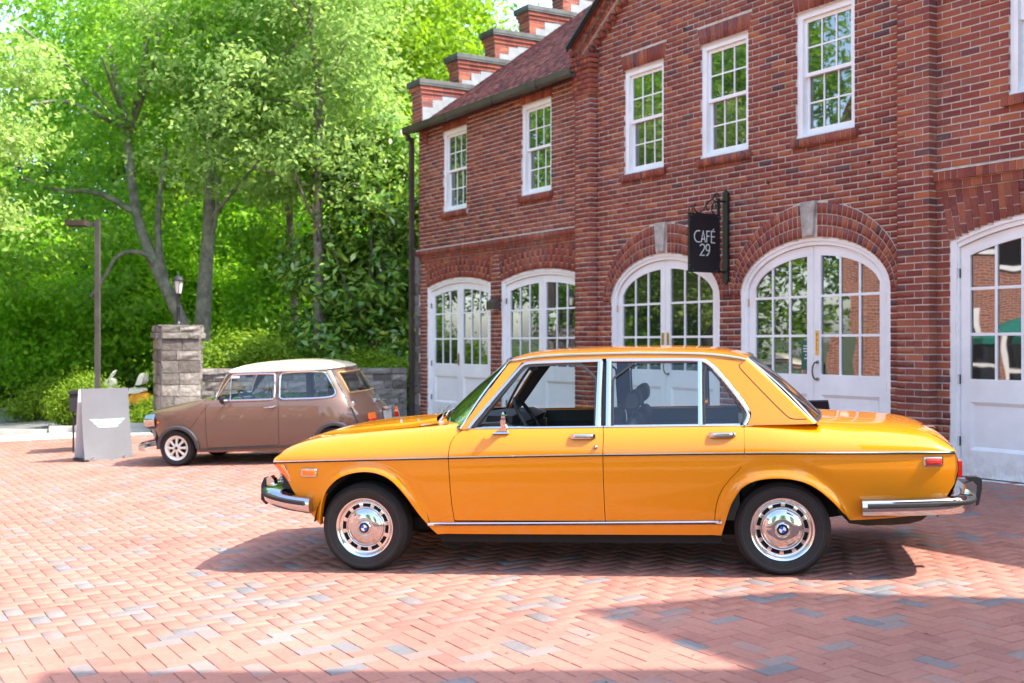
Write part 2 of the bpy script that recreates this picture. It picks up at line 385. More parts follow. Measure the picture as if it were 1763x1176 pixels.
def holes(z, brick):
    """x intervals without plain wall (brick: without plain running bond) at height z"""
    h = []
    for x in WX:
        if WZ0 - (.1 if brick else 0) <= z <= WZ1 + (.21 if brick else 0):
            e = 0 if not brick or WZ0 <= z <= WZ1 else (.056 if z < WZ0 else .026 + (z - WZ1) * .2)
            h.append((x - e, x + WW + e))
    for o in DOORS:
        if not brick: 
            w = o.half(z)
            if w > 0: h.append((o.c - w, o.c + w))
        elif o.ell:
            if z <= o.sp: h.append((o.c - o.a, o.c + o.a))
            else:
                q = (z - o.sp) / (o.b + .385)
                if q < 1: w = (o.a + .185) * math.sqrt(1 - q * q) - .03; h.append((o.c - w, o.c + w))
        else:
            if z <= o.sp: h.append((o.c - o.a, o.c + o.a))
            elif z < 2.80: w = o.a - .005 + (z - o.sp) * .20; h.append((o.c - w, o.c + w))
    if brick:
        if BZ[0] <= z <= BZ[2]: h += BAND
        h += PIL
    return sorted(h)
def bounds(z):
    if z < EAVE: return XL, XR
    g = (z - GZ0) / GS
    return (GX0 - .36 + max(0, g), GX1 + .22 - max(0, g)) if z < GZ0 + (GX1 - GX0) / 2 * GS else None
def solids(z, brick):
    bd = bounds(z)
    if not bd: return []
    a, e = bd; out = []
    for l, r in holes(z, brick):
        if l > a: out.append((a, min(l, e)))
        a = max(a, r)
        if a >= e: break
    if a < e: out.append((a, e))
    return [(l, r) for l, r in out if r - l > .012]
CH = .07; MJ = .014
wb = MB(); z = 0.
while z < GZ0 + (GX1 - GX0) / 2 * GS:
    dz = CH / 2
    for l, r in solids(z + dz / 2, False):
        wb.add([(l, 0, z), (r, 0, z), (r, 0, z + dz), (l, 0, z + dz)], [(0, 1, 2, 3)])
        wb.add([(l, 0, z), (l, .12, z), (l, .12, z + dz), (l, 0, z + dz)], [(0, 1, 2, 3)])
        wb.add([(r, 0, z), (r, .12, z), (r, .12, z + dz), (r, 0, z + dz)], [(3, 2, 1, 0)])
    z += dz
wb.box(XL, XL + .02, .001, 8.6, 0, EAVE, skip=('f',)); wb.box(XR - .02, XR, .001, 8.6, 0, EAVE, skip=('f',)); wb.box(XL, XR, 8.58, 8.6, 0, EAVE)
wall = wb.build('wall', MORTAR, house)
ITEMS = []          # (front quad [(x,z)*4], y front, depth)
def rect(x0, x1, z0, z1, y=-.006, d=.10): ITEMS.append(([(x0, z0), (x1, z0), (x1, z1), (x0, z1)], y, d))
def jit(s=.0025): return rnd.uniform(-s, s)
row = 0; z = 0.
while z < GZ0 + (GX1 - GX0) / 2 * GS:
    zc = z + CH / 2
    for l, r in solids(zc, True):
        off = (row % 2) * .107 + .03; x = l; k = math.floor((l - off) / .2145)
        edges = [l]
        while True:
            k += 1; e = off + k * .2145
            if e >= r - .035: break
            if e > l + .035: edges.append(e)
        edges.append(r)
        for i, (a, c) in enumerate(zip(edges, edges[1:])):
            rect(a + (MJ / 2 if i else 0) + jit(.0015), c - (MJ / 2 if i < len(edges) - 2 else 0) + jit(.0015), z + MJ / 2 + jit(.0012), z + CH - MJ / 2 + jit(.0012), -.006 + jit(.002))
    z += CH; row += 1
# arch rings of the two middle doors, three rowlock courses deep, with a stone keystone
rb = MB()
def ring(o, skipkey=.115):
    n = 0
    for k in range(3):
        a0, a1 = o.a + .185 * k / 3, o.a + .185 * (k + 1) / 3; b0, b1 = o.b + .385 * k / 3, o.b + .385 * (k + 1) / 3
        t = np.linspace(0, math.pi, 2000); px = (a0 + a1) / 2 * np.cos(t); pz = (b0 + b1) / 2 * np.sin(t)
        s = np.concatenate([[0], np.cumsum(np.hypot(np.diff(px), np.diff(pz)))]); N = int(s[-1] / .074)
        tt = np.interp(np.linspace(0, s[-1], N + 1) , s, t)
        for t0, t1 in zip(tt, tt[1:]):
            g = .005 / ((a0 + b0) / 2); u0, u1 = t0 + g, t1 - g
            P = lambda a, b, q: (o.c + a * math.cos(q), o.sp + b * math.sin(q))
            e = .005; q = [P(a0 + e, b0 + e, u1), P(a0 + e, b0 + e, u0), P(a1 - e, b1 - e, u0), P(a1 - e, b1 - e, u1)]
            mx = sum(p[0] for p in q) / 4
            if abs(mx - o.c) < skipkey and True: continue
            ITEMS.append((q, -.013 + jit(.002), .10))
    T = np.linspace(0, math.pi, 60)
    rb.grid([[(o.c + (o.a + f * .185) * math.cos(q), y, o.sp + (o.b + f * .385) * math.sin(q)) for q in T] for f, y in ((0, .12), (0, -.007), (1.01, -.007), (1.01, .02))], flip=True)
for o in (D3, D4): rb = MB(); ring(o); rb.build('arch_bed', MORTAR, house)
# flat and segmental soldier work
sb = MB()
def soldiers_seg(o, zt, pitch=.0765):
    n = int((2 * o.a + .22) / pitch); sb_pts = []
    for i in range(n):
        f = (i + .5) / n * 2 - 1; lean = f * .13
        xb = o.c + f * (o.a + .0)
        zb = o.top(xb); col = []; z0 = zb + .002
        h = zt - z0; cuts = [z0]; first = .20 if i % 2 else .10
        zz = z0 + first
        while zz < zt - .05: cuts.append(zz); zz += .2
        cuts.append(zt)
        for a, c in zip(cuts, cuts[1:]):
            def X(zv, s): return o.c + (f * o.a + s * (pitch / 2 - .0045)) * (1 + (zv - z0) * .20 / o.a) 
            ITEMS.append(([(X(a, -1), a + .005), (X(a, 1), a + .005), (X(c, 1), c - .005), (X(c, -1), c - .005)], -.007 + jit(.0025), .10))
    xs = np.linspace(o.c - o.a, o.c + o.a, 30)
    sb.grid([[(x, y, zf(x)) for x in xs] for zf, y in ((o.top, .12), (o.top, -.001), (lambda x: zt, -.001))], flip=True)
    for s in (-1, 1):
        e = o.c + s * o.a; q = [(e, -.001, o.sp), (e + s * .10, -.001, zt), (e, -.001, zt)]; sb.add(q, [(0, 1, 2) if s < 0 else (0, 2, 1)])
for o in (D1, D2, D5, D6): sb = MB(); soldiers_seg(o, 2.797); sb.build('soldier_bed', MORTAR, house)
for x in WX:                                                    # window heads and rowlock sills
    sb = MB()
    n = 12; e0 = .05
    for i in range(n):
        f0, f1 = i / n, (i + 1) / n
        X = lambda f, z: x - e0 * 0 - (.02 + (z - WZ1) * .2) + f * (WW + 2 * (.02 + (z - WZ1) * .2))
        za, zb = WZ1 + .004, WZ1 + .205
        ITEMS.append(([(X(f0, za) + .005, za), (X(f1, za) - .005, za), (X(f1, zb) - .005, zb), (X(f0, zb) + .005, zb)], -.007 + jit(.002), .10))
    n = 13; x0, x1 = x - .055, x + WW + .055
    for i in range(n):
        a, c = x0 + (x1 - x0) * i / n, x0 + (x1 - x0) * (i + 1) / n
        rect(a + .005, c - .005, WZ0 - .098, WZ0 - .006, -.045 + jit(.003), .15)
    sb.add([(x0, -.001, WZ0 - .1), (x1, -.001, WZ0 - .1), (x1, -.001, WZ0), (x0, -.001, WZ0)], [(0, 1, 2, 3)])
    sb.box(x0 + .005, x1 - .005, -.038, .12, WZ0 - .092, WZ0 - .012); sb.build('sill_bed', MORTAR, house)
# string course
bb = MB()
for l, r in BAND:
    n = int((r - l) / .0715)
    for i in range(n):
        a, c = l + (r - l) * i / n, l + (r - l) * (i + 1) / n
        rect(a + .004, c - .004, BZ[1] + .004, BZ[2] - .004, -.055 + jit(.003), .055)
    n = int((r - l) / .1075)
    for i in range(n):
        a, c = l + (r - l) * i / n, l + (r - l) * (i + 1) / n
        rect(a + .004, c - .004, BZ[0] + .006, BZ[1] - .004, -.027 + jit(.003), .03)
    bb.box(l + .003, r - .003, -.049, -.001, BZ[1] + .008, BZ[2] - .006); bb.box(l + .003, r - .003, -.022, -.0008, BZ[0] + .008, BZ[1] + .004)
    bb.box(l + .003, r - .003, -.058, -.0012, BZ[2] - .004, BZ[2] + .010)
# pilasters
for n, (l, r) in enumerate(PIL):
    row = 0; z = 0.; zt = 5.36 if n == 0 else 7.2
    while z < zt - .01:
        e = 0.
        if n == 0 and z > 4.82: e = .03
        if n == 0 and z > 5.14: e = .05 + .012 * (1 if z > 5.2 else 0)
        a, c = l - e, r + e; w = c - a
        if e > .04: cuts = [a + w * i / 6 for i in range(7)]
        else: cuts = [a, a + w * (.54 if row % 2 else .27), a + w * (1.0 if row % 2 else .80), c]
        cuts = sorted(set(cuts))
        for p, q in zip(cuts, cuts[1:]):
            if q - p > .02: rect(p + (MJ / 2 if p > a else 0), q - (MJ / 2 if q < c else 0), z + MJ / 2 + jit(.001), z + CH - MJ / 2, -.12 - e * .8 + jit(.0025), .12 + e)
        z += CH; row += 1
    bb.box(l + .004, r - .004, -.113, -.0011, 0, zt)
# raking cornice of the gable: two corbelled courses with a row of brick dentils under them
for side in (-1, 1):
    ux, uz = 1 / math.hypot(1, GS), GS / math.hypot(1, GS)
    xs0 = GX0 - .28 if side < 0 else GX1 + .28
    Lr = (GX1 - GX0) / 2 * math.hypot(1, GS) + .3
    def PT(s_, t_): return (xs0 - side * (s_ * ux - 0) - 0 + (t_ * uz) * side * 1.0, GZ0 - .20 + s_ * uz + t_ * ux)
    for k in range(int(Lr / .0745)):
        s0, s1 = k * .0745 + .005, (k + 1) * .0745 - .005
        for (t0, t1, y) in ((.10, .19, -.13), (.20, .30, -.18)):
            if (t0 < .15 and k % 1 == 0) or k % 2 == 0:
                e1 = s1 if t0 < .15 else s1 + .0745
                q = [PT(s0, t0), PT(e1, t0), PT(e1, t1), PT(s0, t1)]; q = q if side < 0 else [q[1], q[0], q[3], q[2]]
                ITEMS.append((q, y + jit(.003), -y))
        if k % 2 == 0:
            q = [PT(s0, -.0), PT(s1, -.0), PT(s1, .095), PT(s0, .095)]; q = q if side < 0 else [q[1], q[0], q[3], q[2]]
            ITEMS.append((q, -.09 + jit(.004), .09))
    q = [PT(0, .09), PT(Lr, .09), PT(Lr, .20), PT(0, .20)]; bb.prism(q if side < 0 else q[::-1], -.12, .02)
    q = [PT(0, .20), PT(Lr, .20), PT(Lr, .305), PT(0, .305)]; bb.prism(q if side < 0 else q[::-1], -.17, .02)
bb.build('course_bed', MORTAR, house)
def emit_bricks():
    cand = []
    for i, (q, y, d) in enumerate(ITEMS):
        cx = sum(p[0] for p in q) / 4; cz = sum(p[1] for p in q) / 4; w = BM @ Vector((cx, y, cz))
        px = 881.5 + 2000 * w.x / w.y; py = 593 - 2000 * (w.z - 1.288) / w.y
        if not (4 < px < 1759 and 4 < py < 830): continue
        if py > 590 and 760 < px < 1660 and not (1535 < px < 1625 and py < 715): continue
        if cx > -.30 and cz > 3.0 and 0: continue
        cand.append(((w.x ** 2 + w.y ** 2), i))
    cand.sort(); big = {i for _, i in cand[:300]}
    V = []; Q = []; cache = {}
    for i, (q, y, d) in enumerate(ITEMS):
        if i in big:
            cx = sum(p[0] for p in q) / 4; cz = sum(p[1] for p in q) / 4
            key = (tuple((round((p[0] - cx) / .004), round((p[1] - cz) / .004)) for p in q), round(d, 2))
            if key not in cache:
                b = MB(); v = [(p[0] - cx, 0, p[1] - cz) for p in q] + [(p[0] - cx, d, p[1] - cz) for p in q]
                b.add(v, [(0, 1, 2, 3), (1, 0, 4, 5), (2, 1, 5, 6), (3, 2, 6, 7), (0, 3, 7, 4)]); cache[key] = b.mesh('brick', BRICK)
            o = link('brick', cache[key], wall); o.location = (cx, y, cz)
        else:
            k = len(V); V += [(p[0], y, p[1]) for p in q] + [(p[0], y + d, p[1]) for p in q]
            Q += [tuple(j + k for j in f) for f in ((0, 1, 2, 3), (1, 0, 4, 5), (2, 1, 5, 6), (3, 2, 6, 7), (0, 3, 7, 4))]
    link('brickwork', fastmesh('brickwork', V, Q, BRICK), wall, kind='stuff')
emit_bricks()
KEYS = M('keystone', (.40, .37, .33), .9, var=(9, .35), bmp=(30, .9, .02))
for o in (D3, D4):
    b = MB(); b.prism([(o.c - .075, o.cr + .02), (o.c + .075, o.cr + .02), (o.c + .115, o.cr + .40), (o.c - .115, o.cr + .40)], -.05, .08); b.build('keystone', KEYS, house)
# pale line of mortar splashed on the string course, iron tie plates
b = MB()
for (x, z) in ((-1.0, 5.28), (-4.1, 5.3), (-2.6, 3.16), (-5.3, 3.2), (-1.1, 3.2)):
    b.lathe([(.0, -.03), (.012, -.028), (.014, -.005), (.014, 0)], 8, 'y', (x, 0, z))
b.build('wall_pin', BLACK, house)
# --- windows
def window(x):
    b = MB(); x1 = x + WW; cw = .075
    b.box(x, x + cw, .03, .14, WZ0, WZ1); b.box(x1 - cw, x1, .03, .14, WZ0, WZ1)
    b.box(x + cw, x1 - cw, .03, .14, WZ1 - cw, WZ1); b.box(x + cw, x1 - cw, .03, .14, WZ0, WZ0 + .035)
    for e, y in ((.012, .022),):
        b.box(x + .002, x + .03, y, .0299, WZ0, WZ1 - .03); b.box(x1 - .03, x1 - .002, y, .0299, WZ0, WZ1 - .03); b.box(x + .002, x1 - .002, y, .0299, WZ1 - .03, WZ1 - .002)
    b.box(x - .0, x1 + .0, .01, .029, WZ0 + .001, WZ0 + .03)
    w = b.build('window', WHITE, house)
    zm = (WZ0 + WZ1) / 2 + .005; a, c = x + cw + .002, x1 - cw - .002
    for up in (True, False):
        y = .065 if up else .10; z0, z1 = (zm - .02, WZ1 - cw - .002) if up else (WZ0 + .037, zm + .02)
        s = MB(); st = .038; br = .042 if up else .075; tr = .04
        s.box(a, a + st, y, y + .032, z0, z1); s.box(c - st, c, y, y + .032, z0, z1)
        s.box(a + st, c - st, y, y + .032, z0, z0 + br); s.box(a + st, c - st, y, y + .032, z1 - tr, z1)
        gx0, gx1, g0, g1 = a + st, c - st, z0 + br, z1 - tr; mu = .018
        for i in (1, 2):
            xm = gx0 + (gx1 - gx0) * i / 3; s.box(xm - mu / 2, xm + mu / 2, y + .004, y + .028, g0, g1)
        zz = (g0 + g1) / 2; s.box(gx0, gx1, y + .006, y + .026, zz - mu / 2, zz + mu / 2)
        s.build('sash', WHITE2, w)
        for i in range(3):
            for j in range(2):
                px0 = gx0 + (gx1 - gx0) * i / 3; px1 = gx0 + (gx1 - gx0) * (i + 1) / 3; q0 = g0 + (g1 - g0) * j / 2; q1 = g0 + (g1 - g0) * (j + 1) / 2
                p = MB(); m = .004; hx, hz = (px1 - px0) / 2 - m, (q1 - q0) / 2 - m
                p.box(-hx, hx, -.002, .002, -hz, hz); o = p.build('pane', PANE, w); o.location = ((px0 + px1) / 2, y + .016, (q0 + q1) / 2)
                o.rotation_euler = (rnd.uniform(-.01, .01), 0, rnd.uniform(-.012, .012))
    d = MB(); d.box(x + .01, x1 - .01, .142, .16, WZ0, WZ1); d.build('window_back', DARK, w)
for x in WX: window(x)
# --- arched double doors
def dense(a, b, n=14, extra=()): return sorted(set([a + (b - a) * i / n for i in range(n + 1)] + [e for e in extra if a < e < b]))
def double_door(o, style):
    f = MB(); jw = .085; xs = dense(o.x0, o.x1, 60, (o.x0 + jw, o.x0 + jw + 1e-4, o.x1 - jw, o.x1 - jw - 1e-4))
    # round the corners finely where the arch starts
    if o.ell: xs = sorted(set(xs + [o.c - o.a * math.cos(t) for t in np.linspace(0, .6, 12)] + [o.c + o.a * math.cos(t) for t in np.linspace(0, .6, 12)] + [o.c + s * (o.a - jw) * math.cos(t) for s in (-1, 1) for t in np.linspace(0, .6, 12)]))
    def it(x, d): return o.top(x, d) if abs(x - o.c) < o.a - d else (o.sp if o.ell else o.top(x, d))
    f.strip(xs, lambda x: it(x, jw) if o.x0 + jw < x < o.x1 - jw else 0., lambda x: o.top(x), .025, .115)
    f.strip(xs, lambda x: it(x, .04) if o.x0 + .04 < x < o.x1 - .04 else 0., lambda x: o.top(x), .008, .0249)
    f.box(o.x0, o.x1, -.02, .115, -.12, .0 - .001)
    fr = f.build('door_frame', WHITE, house)
    for s in (-1, 1):
        x0, x1 = (o.x0 + jw + .004, o.c - .003) if s < 0 else (o.c + .003, o.x1 - jw - .004)
        os_, ms = (.105, .10); ia, ib = (x0 + os_, x1 - ms) if s < 0 else (x0 + ms, x1 - os_)
        ot = lambda x: min(it(x, jw + .005), 9)
        pt = lambda x: (o.sp + max(.0, (o.b - .20)) * math.sqrt(max(0, 1 - (abs(x - o.c) / (o.a - .175)) ** 2))) if o.ell else o.top(x, .20)
        y0, y1 = .055, .10; b = MB()
        b.strip(dense(x0, ia if s < 0 else ia, 10), .012, ot, y0, y1); b.strip(dense(ib, x1, 10), .012, ot, y0, y1)
        b.strip(dense(ia, ib, 16), pt, ot, y0, y1)
        b.box(ia, ib, y0, y1, .012, .27); b.box(ia, ib, y0, y1, .735, .955)
        rows = [.955, 1.385, 1.825]; mw = .028
        for k in (1, 2):
            xm = ia + (ib - ia) * k / 3; b.strip(dense(xm - mw / 2, xm + mw / 2, 3), .955, pt, y0 + .008, y1 - .01)
        for z in rows[1:]:
            b.box(ia, ib, y0 + .010, y1 - .012, z - mw / 2, z + mw / 2)
        leaf = b.build('door', WHITE, house)
        p = MB(); p.box(ia, ib, y0 + .022, y0 + .03, .27, .735)
        m = .035; p.add([(ia, y0 + .001, .27), (ib, y0 + .001, .27), (ib, y0 + .001, .735), (ia, y0 + .001, .735), (ia + m, y0 + .0215, .27 + m), (ib - m, y0 + .0215, .27 + m), (ib - m, y0 + .0215, .735 - m), (ia + m, y0 + .0215, .735 - m)],
              [(0, 1, 5, 4), (1, 2, 6, 5), (2, 3, 7, 6), (3, 0, 4, 7)]); p.build('door_panel', WHITE, leaf)
        for i in range(3):
            a, c = ia + (ib - ia) * i / 3 + (mw / 2 if i else 0), ia + (ib - ia) * (i + 1) / 3 - (mw / 2 if i < 2 else 0)
            for j in range(3):
                z0 = rows[j] + (mw / 2 if j else 0); z1 = rows[j + 1] - mw / 2 if j < 2 else 9
                cx, cz = (a + c) / 2, (z0 + min(z1, pt((a + c) / 2))) / 2
                if min(z1, pt(cx)) - z0 < .03: continue
                g = MB(); g.strip([x - cx for x in dense(a - .003, c + .003, 8 if j == 2 else 1)], z0 - .003 - cz, (lambda x: min(z1, pt(x + cx)) + .004 - cz), -.002, .002)
                q = g.build('pane', PANE, leaf); q.location = (cx, y0 + .024, cz); q.rotation_euler = (rnd.uniform(-.012, .012), 0, rnd.uniform(-.015, .015))
        hx = x0 - .012 if s < 0 else x1 + .012
        hm = BRASS if style == 'cafe' else METAL_DK
        for hz in ((.35, .95, 1.98) if not o.ell else (.4, .85, 1.78)):
            h = MB(); h.box(hx - .012, hx + .012, y0 - .022, y0 - .002, hz - .045, hz + .045); h.lathe([(.006, -.05), (.006, .05)], 8, 'z', (hx, y0 - .025, hz)); h.build('hinge', hm, leaf)
        if style == 'cafe' and s > 0:
            hx = x0 + .055
            h = MB(); h.tube([(hx, y0, 1.09), (hx, y0 - .05, 1.085), (hx - .005, y0 - .07, 1.05), (hx - .012, y0 - .075, .995), (hx - .005, y0 - .07, .94), (hx, y0 - .05, .905), (hx, y0, .90)], .009, 8)
            h.lathe([(.022, y0 - .008), (.022, y0)], 12, 'y', (hx, 0, 1.09)); h.lathe([(.022, y0 - .008), (.022, y0)], 12, 'y', (hx, 0, .90)); h.build('pull_handle', M('dark handle bronze', (.12, .09, .07), .35, .8), leaf, smooth=40)
        if style == 'cafe':
            pxx = x0 + .05 if s > 0 else x1 - .05
            if s > 0 or o is D3:
                h = MB(); h.box(pxx - .025, pxx + .025, y0 - .006, y0 - .0005, 1.17, 1.44); h.build('push_plate', BRASS, leaf)
                t = MB()                                           # the word PULL, one letter under another
                S = {'P': [((0, 0), (0, 1)), ((0, 1), (.6, 1)), ((.6, 1), (.6, .5)), ((.6, .5), (0, .5))], 'U': [((0, 1), (0, 0)), ((0, 0), (.6, 0)), ((.6, 0), (.6, 1))], 'L': [((0, 1), (0, 0)), ((0, 0), (.6, 0))]}
                for k, chx in enumerate('PULL'):
                    for (a, c) in S[chx]:
                        zt = 1.375 - k * .05; A = (pxx - .009 + a[0] * .03, zt + a[1] * .034); C = (pxx - .009 + c[0] * .03, zt + c[1] * .034)
                        t.box(min(A[0], C[0]) - .002, max(A[0], C[0]) + .002, y0 - .0075, y0 - .0062, min(A[1], C[1]) - .002, max(A[1], C[1]) + .002)
                t.build('plate_lettering', BLACK, leaf)
        if style == 'plain' and s < 0:
            hx = x1 - .05; h = MB(); h.box(hx - .02, hx + .02, y0 - .01, y0, .93, 1.13); h.lathe([(.0, y0 - .07), (.024, y0 - .065), (.028, y0 - .045), (.01, y0 - .03), (.01, y0)], 12, 'y', (hx, 0, 1.0))
            h.build('door_knob', M('aged brass', (.28, .19, .09), .4, .8), leaf, smooth=40)
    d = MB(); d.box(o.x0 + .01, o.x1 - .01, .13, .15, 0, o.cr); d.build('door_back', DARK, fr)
double_door(D1, 'plain'); double_door(D2, 'plain'); double_door(D3, 'cafe'); double_door(D4, 'cafe'); double_door(D5, 'plain'); double_door(D6, 'plain')
# small green notice inside a pane of the cafe door
b = MB(); zc = 1.17; xc = -2.075
b.box(xc - .075, xc + .065, .069, .0735, 1.0, 1.33); b.m = [0] * len(b.f)
for i, (w, zz) in enumerate(((.07, 1.27), (.085, 1.24), (.07, 1.21), (.02, 1.17), (.05, 1.13))):
    b.box(xc - .005 - w / 2, xc - .005 + w / 2, .0675, .0688, zz - .007, zz + .007, 1)
b.build('door_notice', [M('notice green', (.02, .10, .08), .5), M('notice print', (.6, .65, .6), .6)], house)
# --- roof
RS = .727; RY0, RZ0 = -.13, 5.24; RIDGE = 4.3
def rz(y): return RZ0 + (y - RY0) * RS
roofb = MB(); n = 1 / math.hypot(1, RS)
for x0, x1 in ((XL + .30, -6.345), (-6.345, -.17), (-.17, XR)):
    ya = .4 if x0 == -6.345 else RY0
    roofb.add([(x0, ya, rz(ya)), (x1, ya, rz(ya)), (x1, RIDGE, rz(RIDGE)), (x0, RIDGE, rz(RIDGE))], [(0, 1, 2, 3)])
    roofb.add([(x0, RIDGE, rz(RIDGE)), (x1, RIDGE, rz(RIDGE)), (x1, 8.86, RZ0), (x0, 8.86, RZ0)], [(0, 1, 2, 3)])
cx = (GX0 + GX1) / 2; apex = GZ0 + (GX1 - GX0) / 2 * GS + .33
for s in (-1, 1):
    e = cx + s * ((GX1 - GX0) / 2 + .34); ez = GZ0 + .33 - .34 * GS - .02
    q = [(cx, -.26, apex), (e, -.26, ez), (e, 4.2, ez), (cx, 4.2, apex)]; roofb.add(q, [(0, 1, 2, 3) if s < 0 else (3, 2, 1, 0)])
roof = roofb.build('roof', SHINGLE, house)
V = []; Q = []; ex = .135; L = (RIDGE - RY0) / n
k = 0; r = np.random.RandomState(5)
while k * ex < L:
    s0 = k * ex - .01; s1 = s0 + .19; x = XL + .31 - (k % 3) * .1
    while x < -6.36:
        w = r.uniform(.16, .30); a, c = max(x, XL + .31), min(x + w - .004, -6.35)
        if c > a + .02:
            t = .012 + r.uniform(0, .005); i = len(V)
            for (xx, ss, hh) in ((a, s0, .004), (c, s0, .004), (c, s1, .004), (a, s1, .004), (a, s0, t), (c, s0, t), (c, s1, .006), (a, s1, .006)):
                V.append((xx, RY0 + ss * n - hh * RS * n, RZ0 + ss * RS * n + hh * n))
            Q += [tuple(i + q for q in f) for f in ((4, 5, 6, 7), (0, 1, 5, 4), (1, 2, 6, 5), (3, 0, 4, 7))]
        x += w
    k += 1
link('shingle_courses', fastmesh('shingle_courses', V, Q, SHINGLE), roof, kind='stuff')
b = MB()                                                         # black metal drip edge of the gable roof
for s in (-1, 1):
    e = cx + s * ((GX1 - GX0) / 2 + .34); ez = GZ0 + .33 - .34 * GS - .02
    for (y0, y1, d0, d1) in ((-.285, -.262, -.05, .012), (-.30, -.286, -.015, .02)):
        q = [(e, ez + d0), (cx, apex + d0), (cx, apex + d1), (e, ez + d1)]; b.prism(q if s < 0 else q[::-1], y0, y1)
b.build('drip_edge', BLACK, roof)
g = MB(); gp = [(y + .13, z) for y, z in [(-.26, 5.235), (-.27, 5.15), (-.305, 5.115), (-.355, 5.115), (-.375, 5.15), (-.38, 5.245), (-.37, 5.245), (-.362, 5.16), (-.345, 5.13), (-.31, 5.13), (-.285, 5.16), (-.27, 5.235)]]
xs = [XL - .22, -6.36]; vs = [(x, y, z) for x in xs for y, z in gp]; m = len(gp)
g.add(vs, [(i, (i + 1) % m, m + (i + 1) % m, m + i) for i in range(m)] + [tuple(range(m))[::-1], tuple(range(m, 2 * m))])
for x in (-10.2, -8.6, -7.3): g.box(x, x + .02, -.255, -.125, 5.11, 5.247)
gut = g.build('gutter', METAL_DK, house)
d = MB(); d.box(XL - .145, XL - .07, -.14, -.065, -.05, 5.06); d.box(XL - .145, XL - .07, -.21, -.1401, 5.0, 5.11)
for z in (.5, 2.2, 3.9): d.box(XL - .155, XL - .06, -.15, -.002, z, z + .03)
d.build('downspout', METAL_DK, house)
fb = MB(); fb.box(XL + .3, -6.42, -.12, -.011, 5.14, 5.15); fb.box(XL + .01, -6.42, -.128, -.121, 5.12, 5.23); fb.build('soffit', METAL_DK, house)
# stepped parapet on the left gable end: brick steps with dark metal caps, grey step flashing down the roof side
pb = MB(); pm = MB(); cp = MB(); fl = MB(); PX0, PX1 = XL - .02, XL + .36
def brick_face_x(b, x, y0, y1, z0, z1, nx):
    """running bond on a face square to x"""
    z = z0; rw = 0
    while z < z1 - .03:
        y = y0 - (rw % 2) * .107
        while y < y1:
            a, c = max(y + .005, y0), min(y + .2095, y1)
            if c - a > .02: b.box(x if nx > 0 else x - .006, x + .006 if nx > 0 else x, a, c, z + .0055, min(z + CH - .0055, z1))
            y += .2145
        z += CH; rw += 1
def brick_face_y(b, y, x0, x1, z0, z1):
    z = z0; rw = 0
    while z < z1 - .03:
        x = x0 - (rw % 2) * .107
        while x < x1:
            a, c = max(x + .005, x0), min(x + .2095, x1)
            if c - a > .02: b.box(a, c, y - .006, y, z + .0055, min(z + CH - .0055, z1))
            x += .2145
        z += CH; rw += 1
for k in range(6):
    y0 = -.13 + .76 * k; y1 = y0 + 1.0; zt = 5.93 + .555 * k; zb = (5.22 if k == 0 else zt - .75)
    pm.box(PX0, PX1, y0, y0 + .775 if k < 5 else y1, zb - .4 if k else zb, zt)
    brick_face_y(pb, y0, PX0, PX1, zb, zt - .14); brick_face_x(pb, PX1, y0, y1 - .02, zt - 1.05, zt - .14, 1); brick_face_x(pb, PX0, y0, y0 + .78, zt - .70, zt - .14, -1)
    for i, e in enumerate((.025, .05)):
        z0 = zt - .14 + i * CH
        pm.box(PX0 - e + .006, PX1 + e - .006, y0 - e + .006, y1, z0 + .002, z0 + CH)
        brick_face_y(pb, y0 - e + .006, PX0 - e + .006, PX1 + e - .006, z0, z0 + CH); brick_face_x(pb, PX1 + e - .006, y0 - e + .006, y1, z0, z0 + CH, 1)
    cp.box(PX0 - .075, PX1 + .075, y0 - .075, y1 + .03, zt + .002, zt + .035); cp.box(PX0 - .082, PX1 + .082, y0 - .082, y1 + .035, zt + .036, zt + .11)
y = -.12
while y < 4.2:
    zz = rz(y + .0) ; fl.box(PX1 + .008, PX1 + .0125, y, y + .1995, zz - .05, zz + .30); y += .20
pm.build('parapet_core', MORTAR, house); pp = pb.build('parapet_bricks', BRICK, house, kind='stuff')
cp.build('parapet_cap', M('weathered lead cap', (.075, .08, .075), .6, .2, var=(5, .4)), house); fl.build('step_flashing', GREYMET, house)
# rough stone quoins at the left corner, where the yard wall meets the house
z = -.3; i = 0
qb = MB(); qb.box(XL - .015, XL + .05, -.028, .25, -.3, 2.95); qb.build('quoin_bed', MORTAR, house)
while z < 2.9:
    h = rnd.uniform(.10, .24); w = rnd.uniform(.12, .17); b = MB(); j = lambda: rnd.uniform(-.012, .012)
    b.add([(-w / 2 + j(), -.05 + j(), -h / 2 + .01 + j() / 2), (w / 2, -.05 + j(), -h / 2 + .01 + j() / 2), (w / 2, .15, -h / 2 + .01), (-w / 2, .15, -h / 2 + .01), (-w / 2 + j(), -.05 + j(), h / 2 - .004), (w / 2, -.05 + j(), h / 2 - .004), (w / 2, .15, h / 2 - .004), (-w / 2, .15, h / 2 - .004)],
          [(3, 2, 1, 0), (4, 5, 6, 7), (0, 1, 5, 4), (1, 2, 6, 5), (2, 3, 7, 6), (3, 0, 4, 7)])
    o = b.build('quoin_stone', STONE, house); o.location = (XL - .02, .0, z + h / 2); z += h
# slab added on the right, out of view, shaped to cast the paving shadow
b = MB(); b.add([(x, -u, z) for x in (6.76, 11.5) for u, z in ((1.15, 0), (1.15, 8.35), (.35, 7.75), (.30, 0))],
    [(0, 1, 2, 3), (7, 6, 5, 4), (0, 4, 5, 1), (1, 5, 6, 2), (2, 6, 7, 3)])
b.build('shadow_caster', M('caster brick', (.33, .10, .06), .9, var=(8, .3)), house)
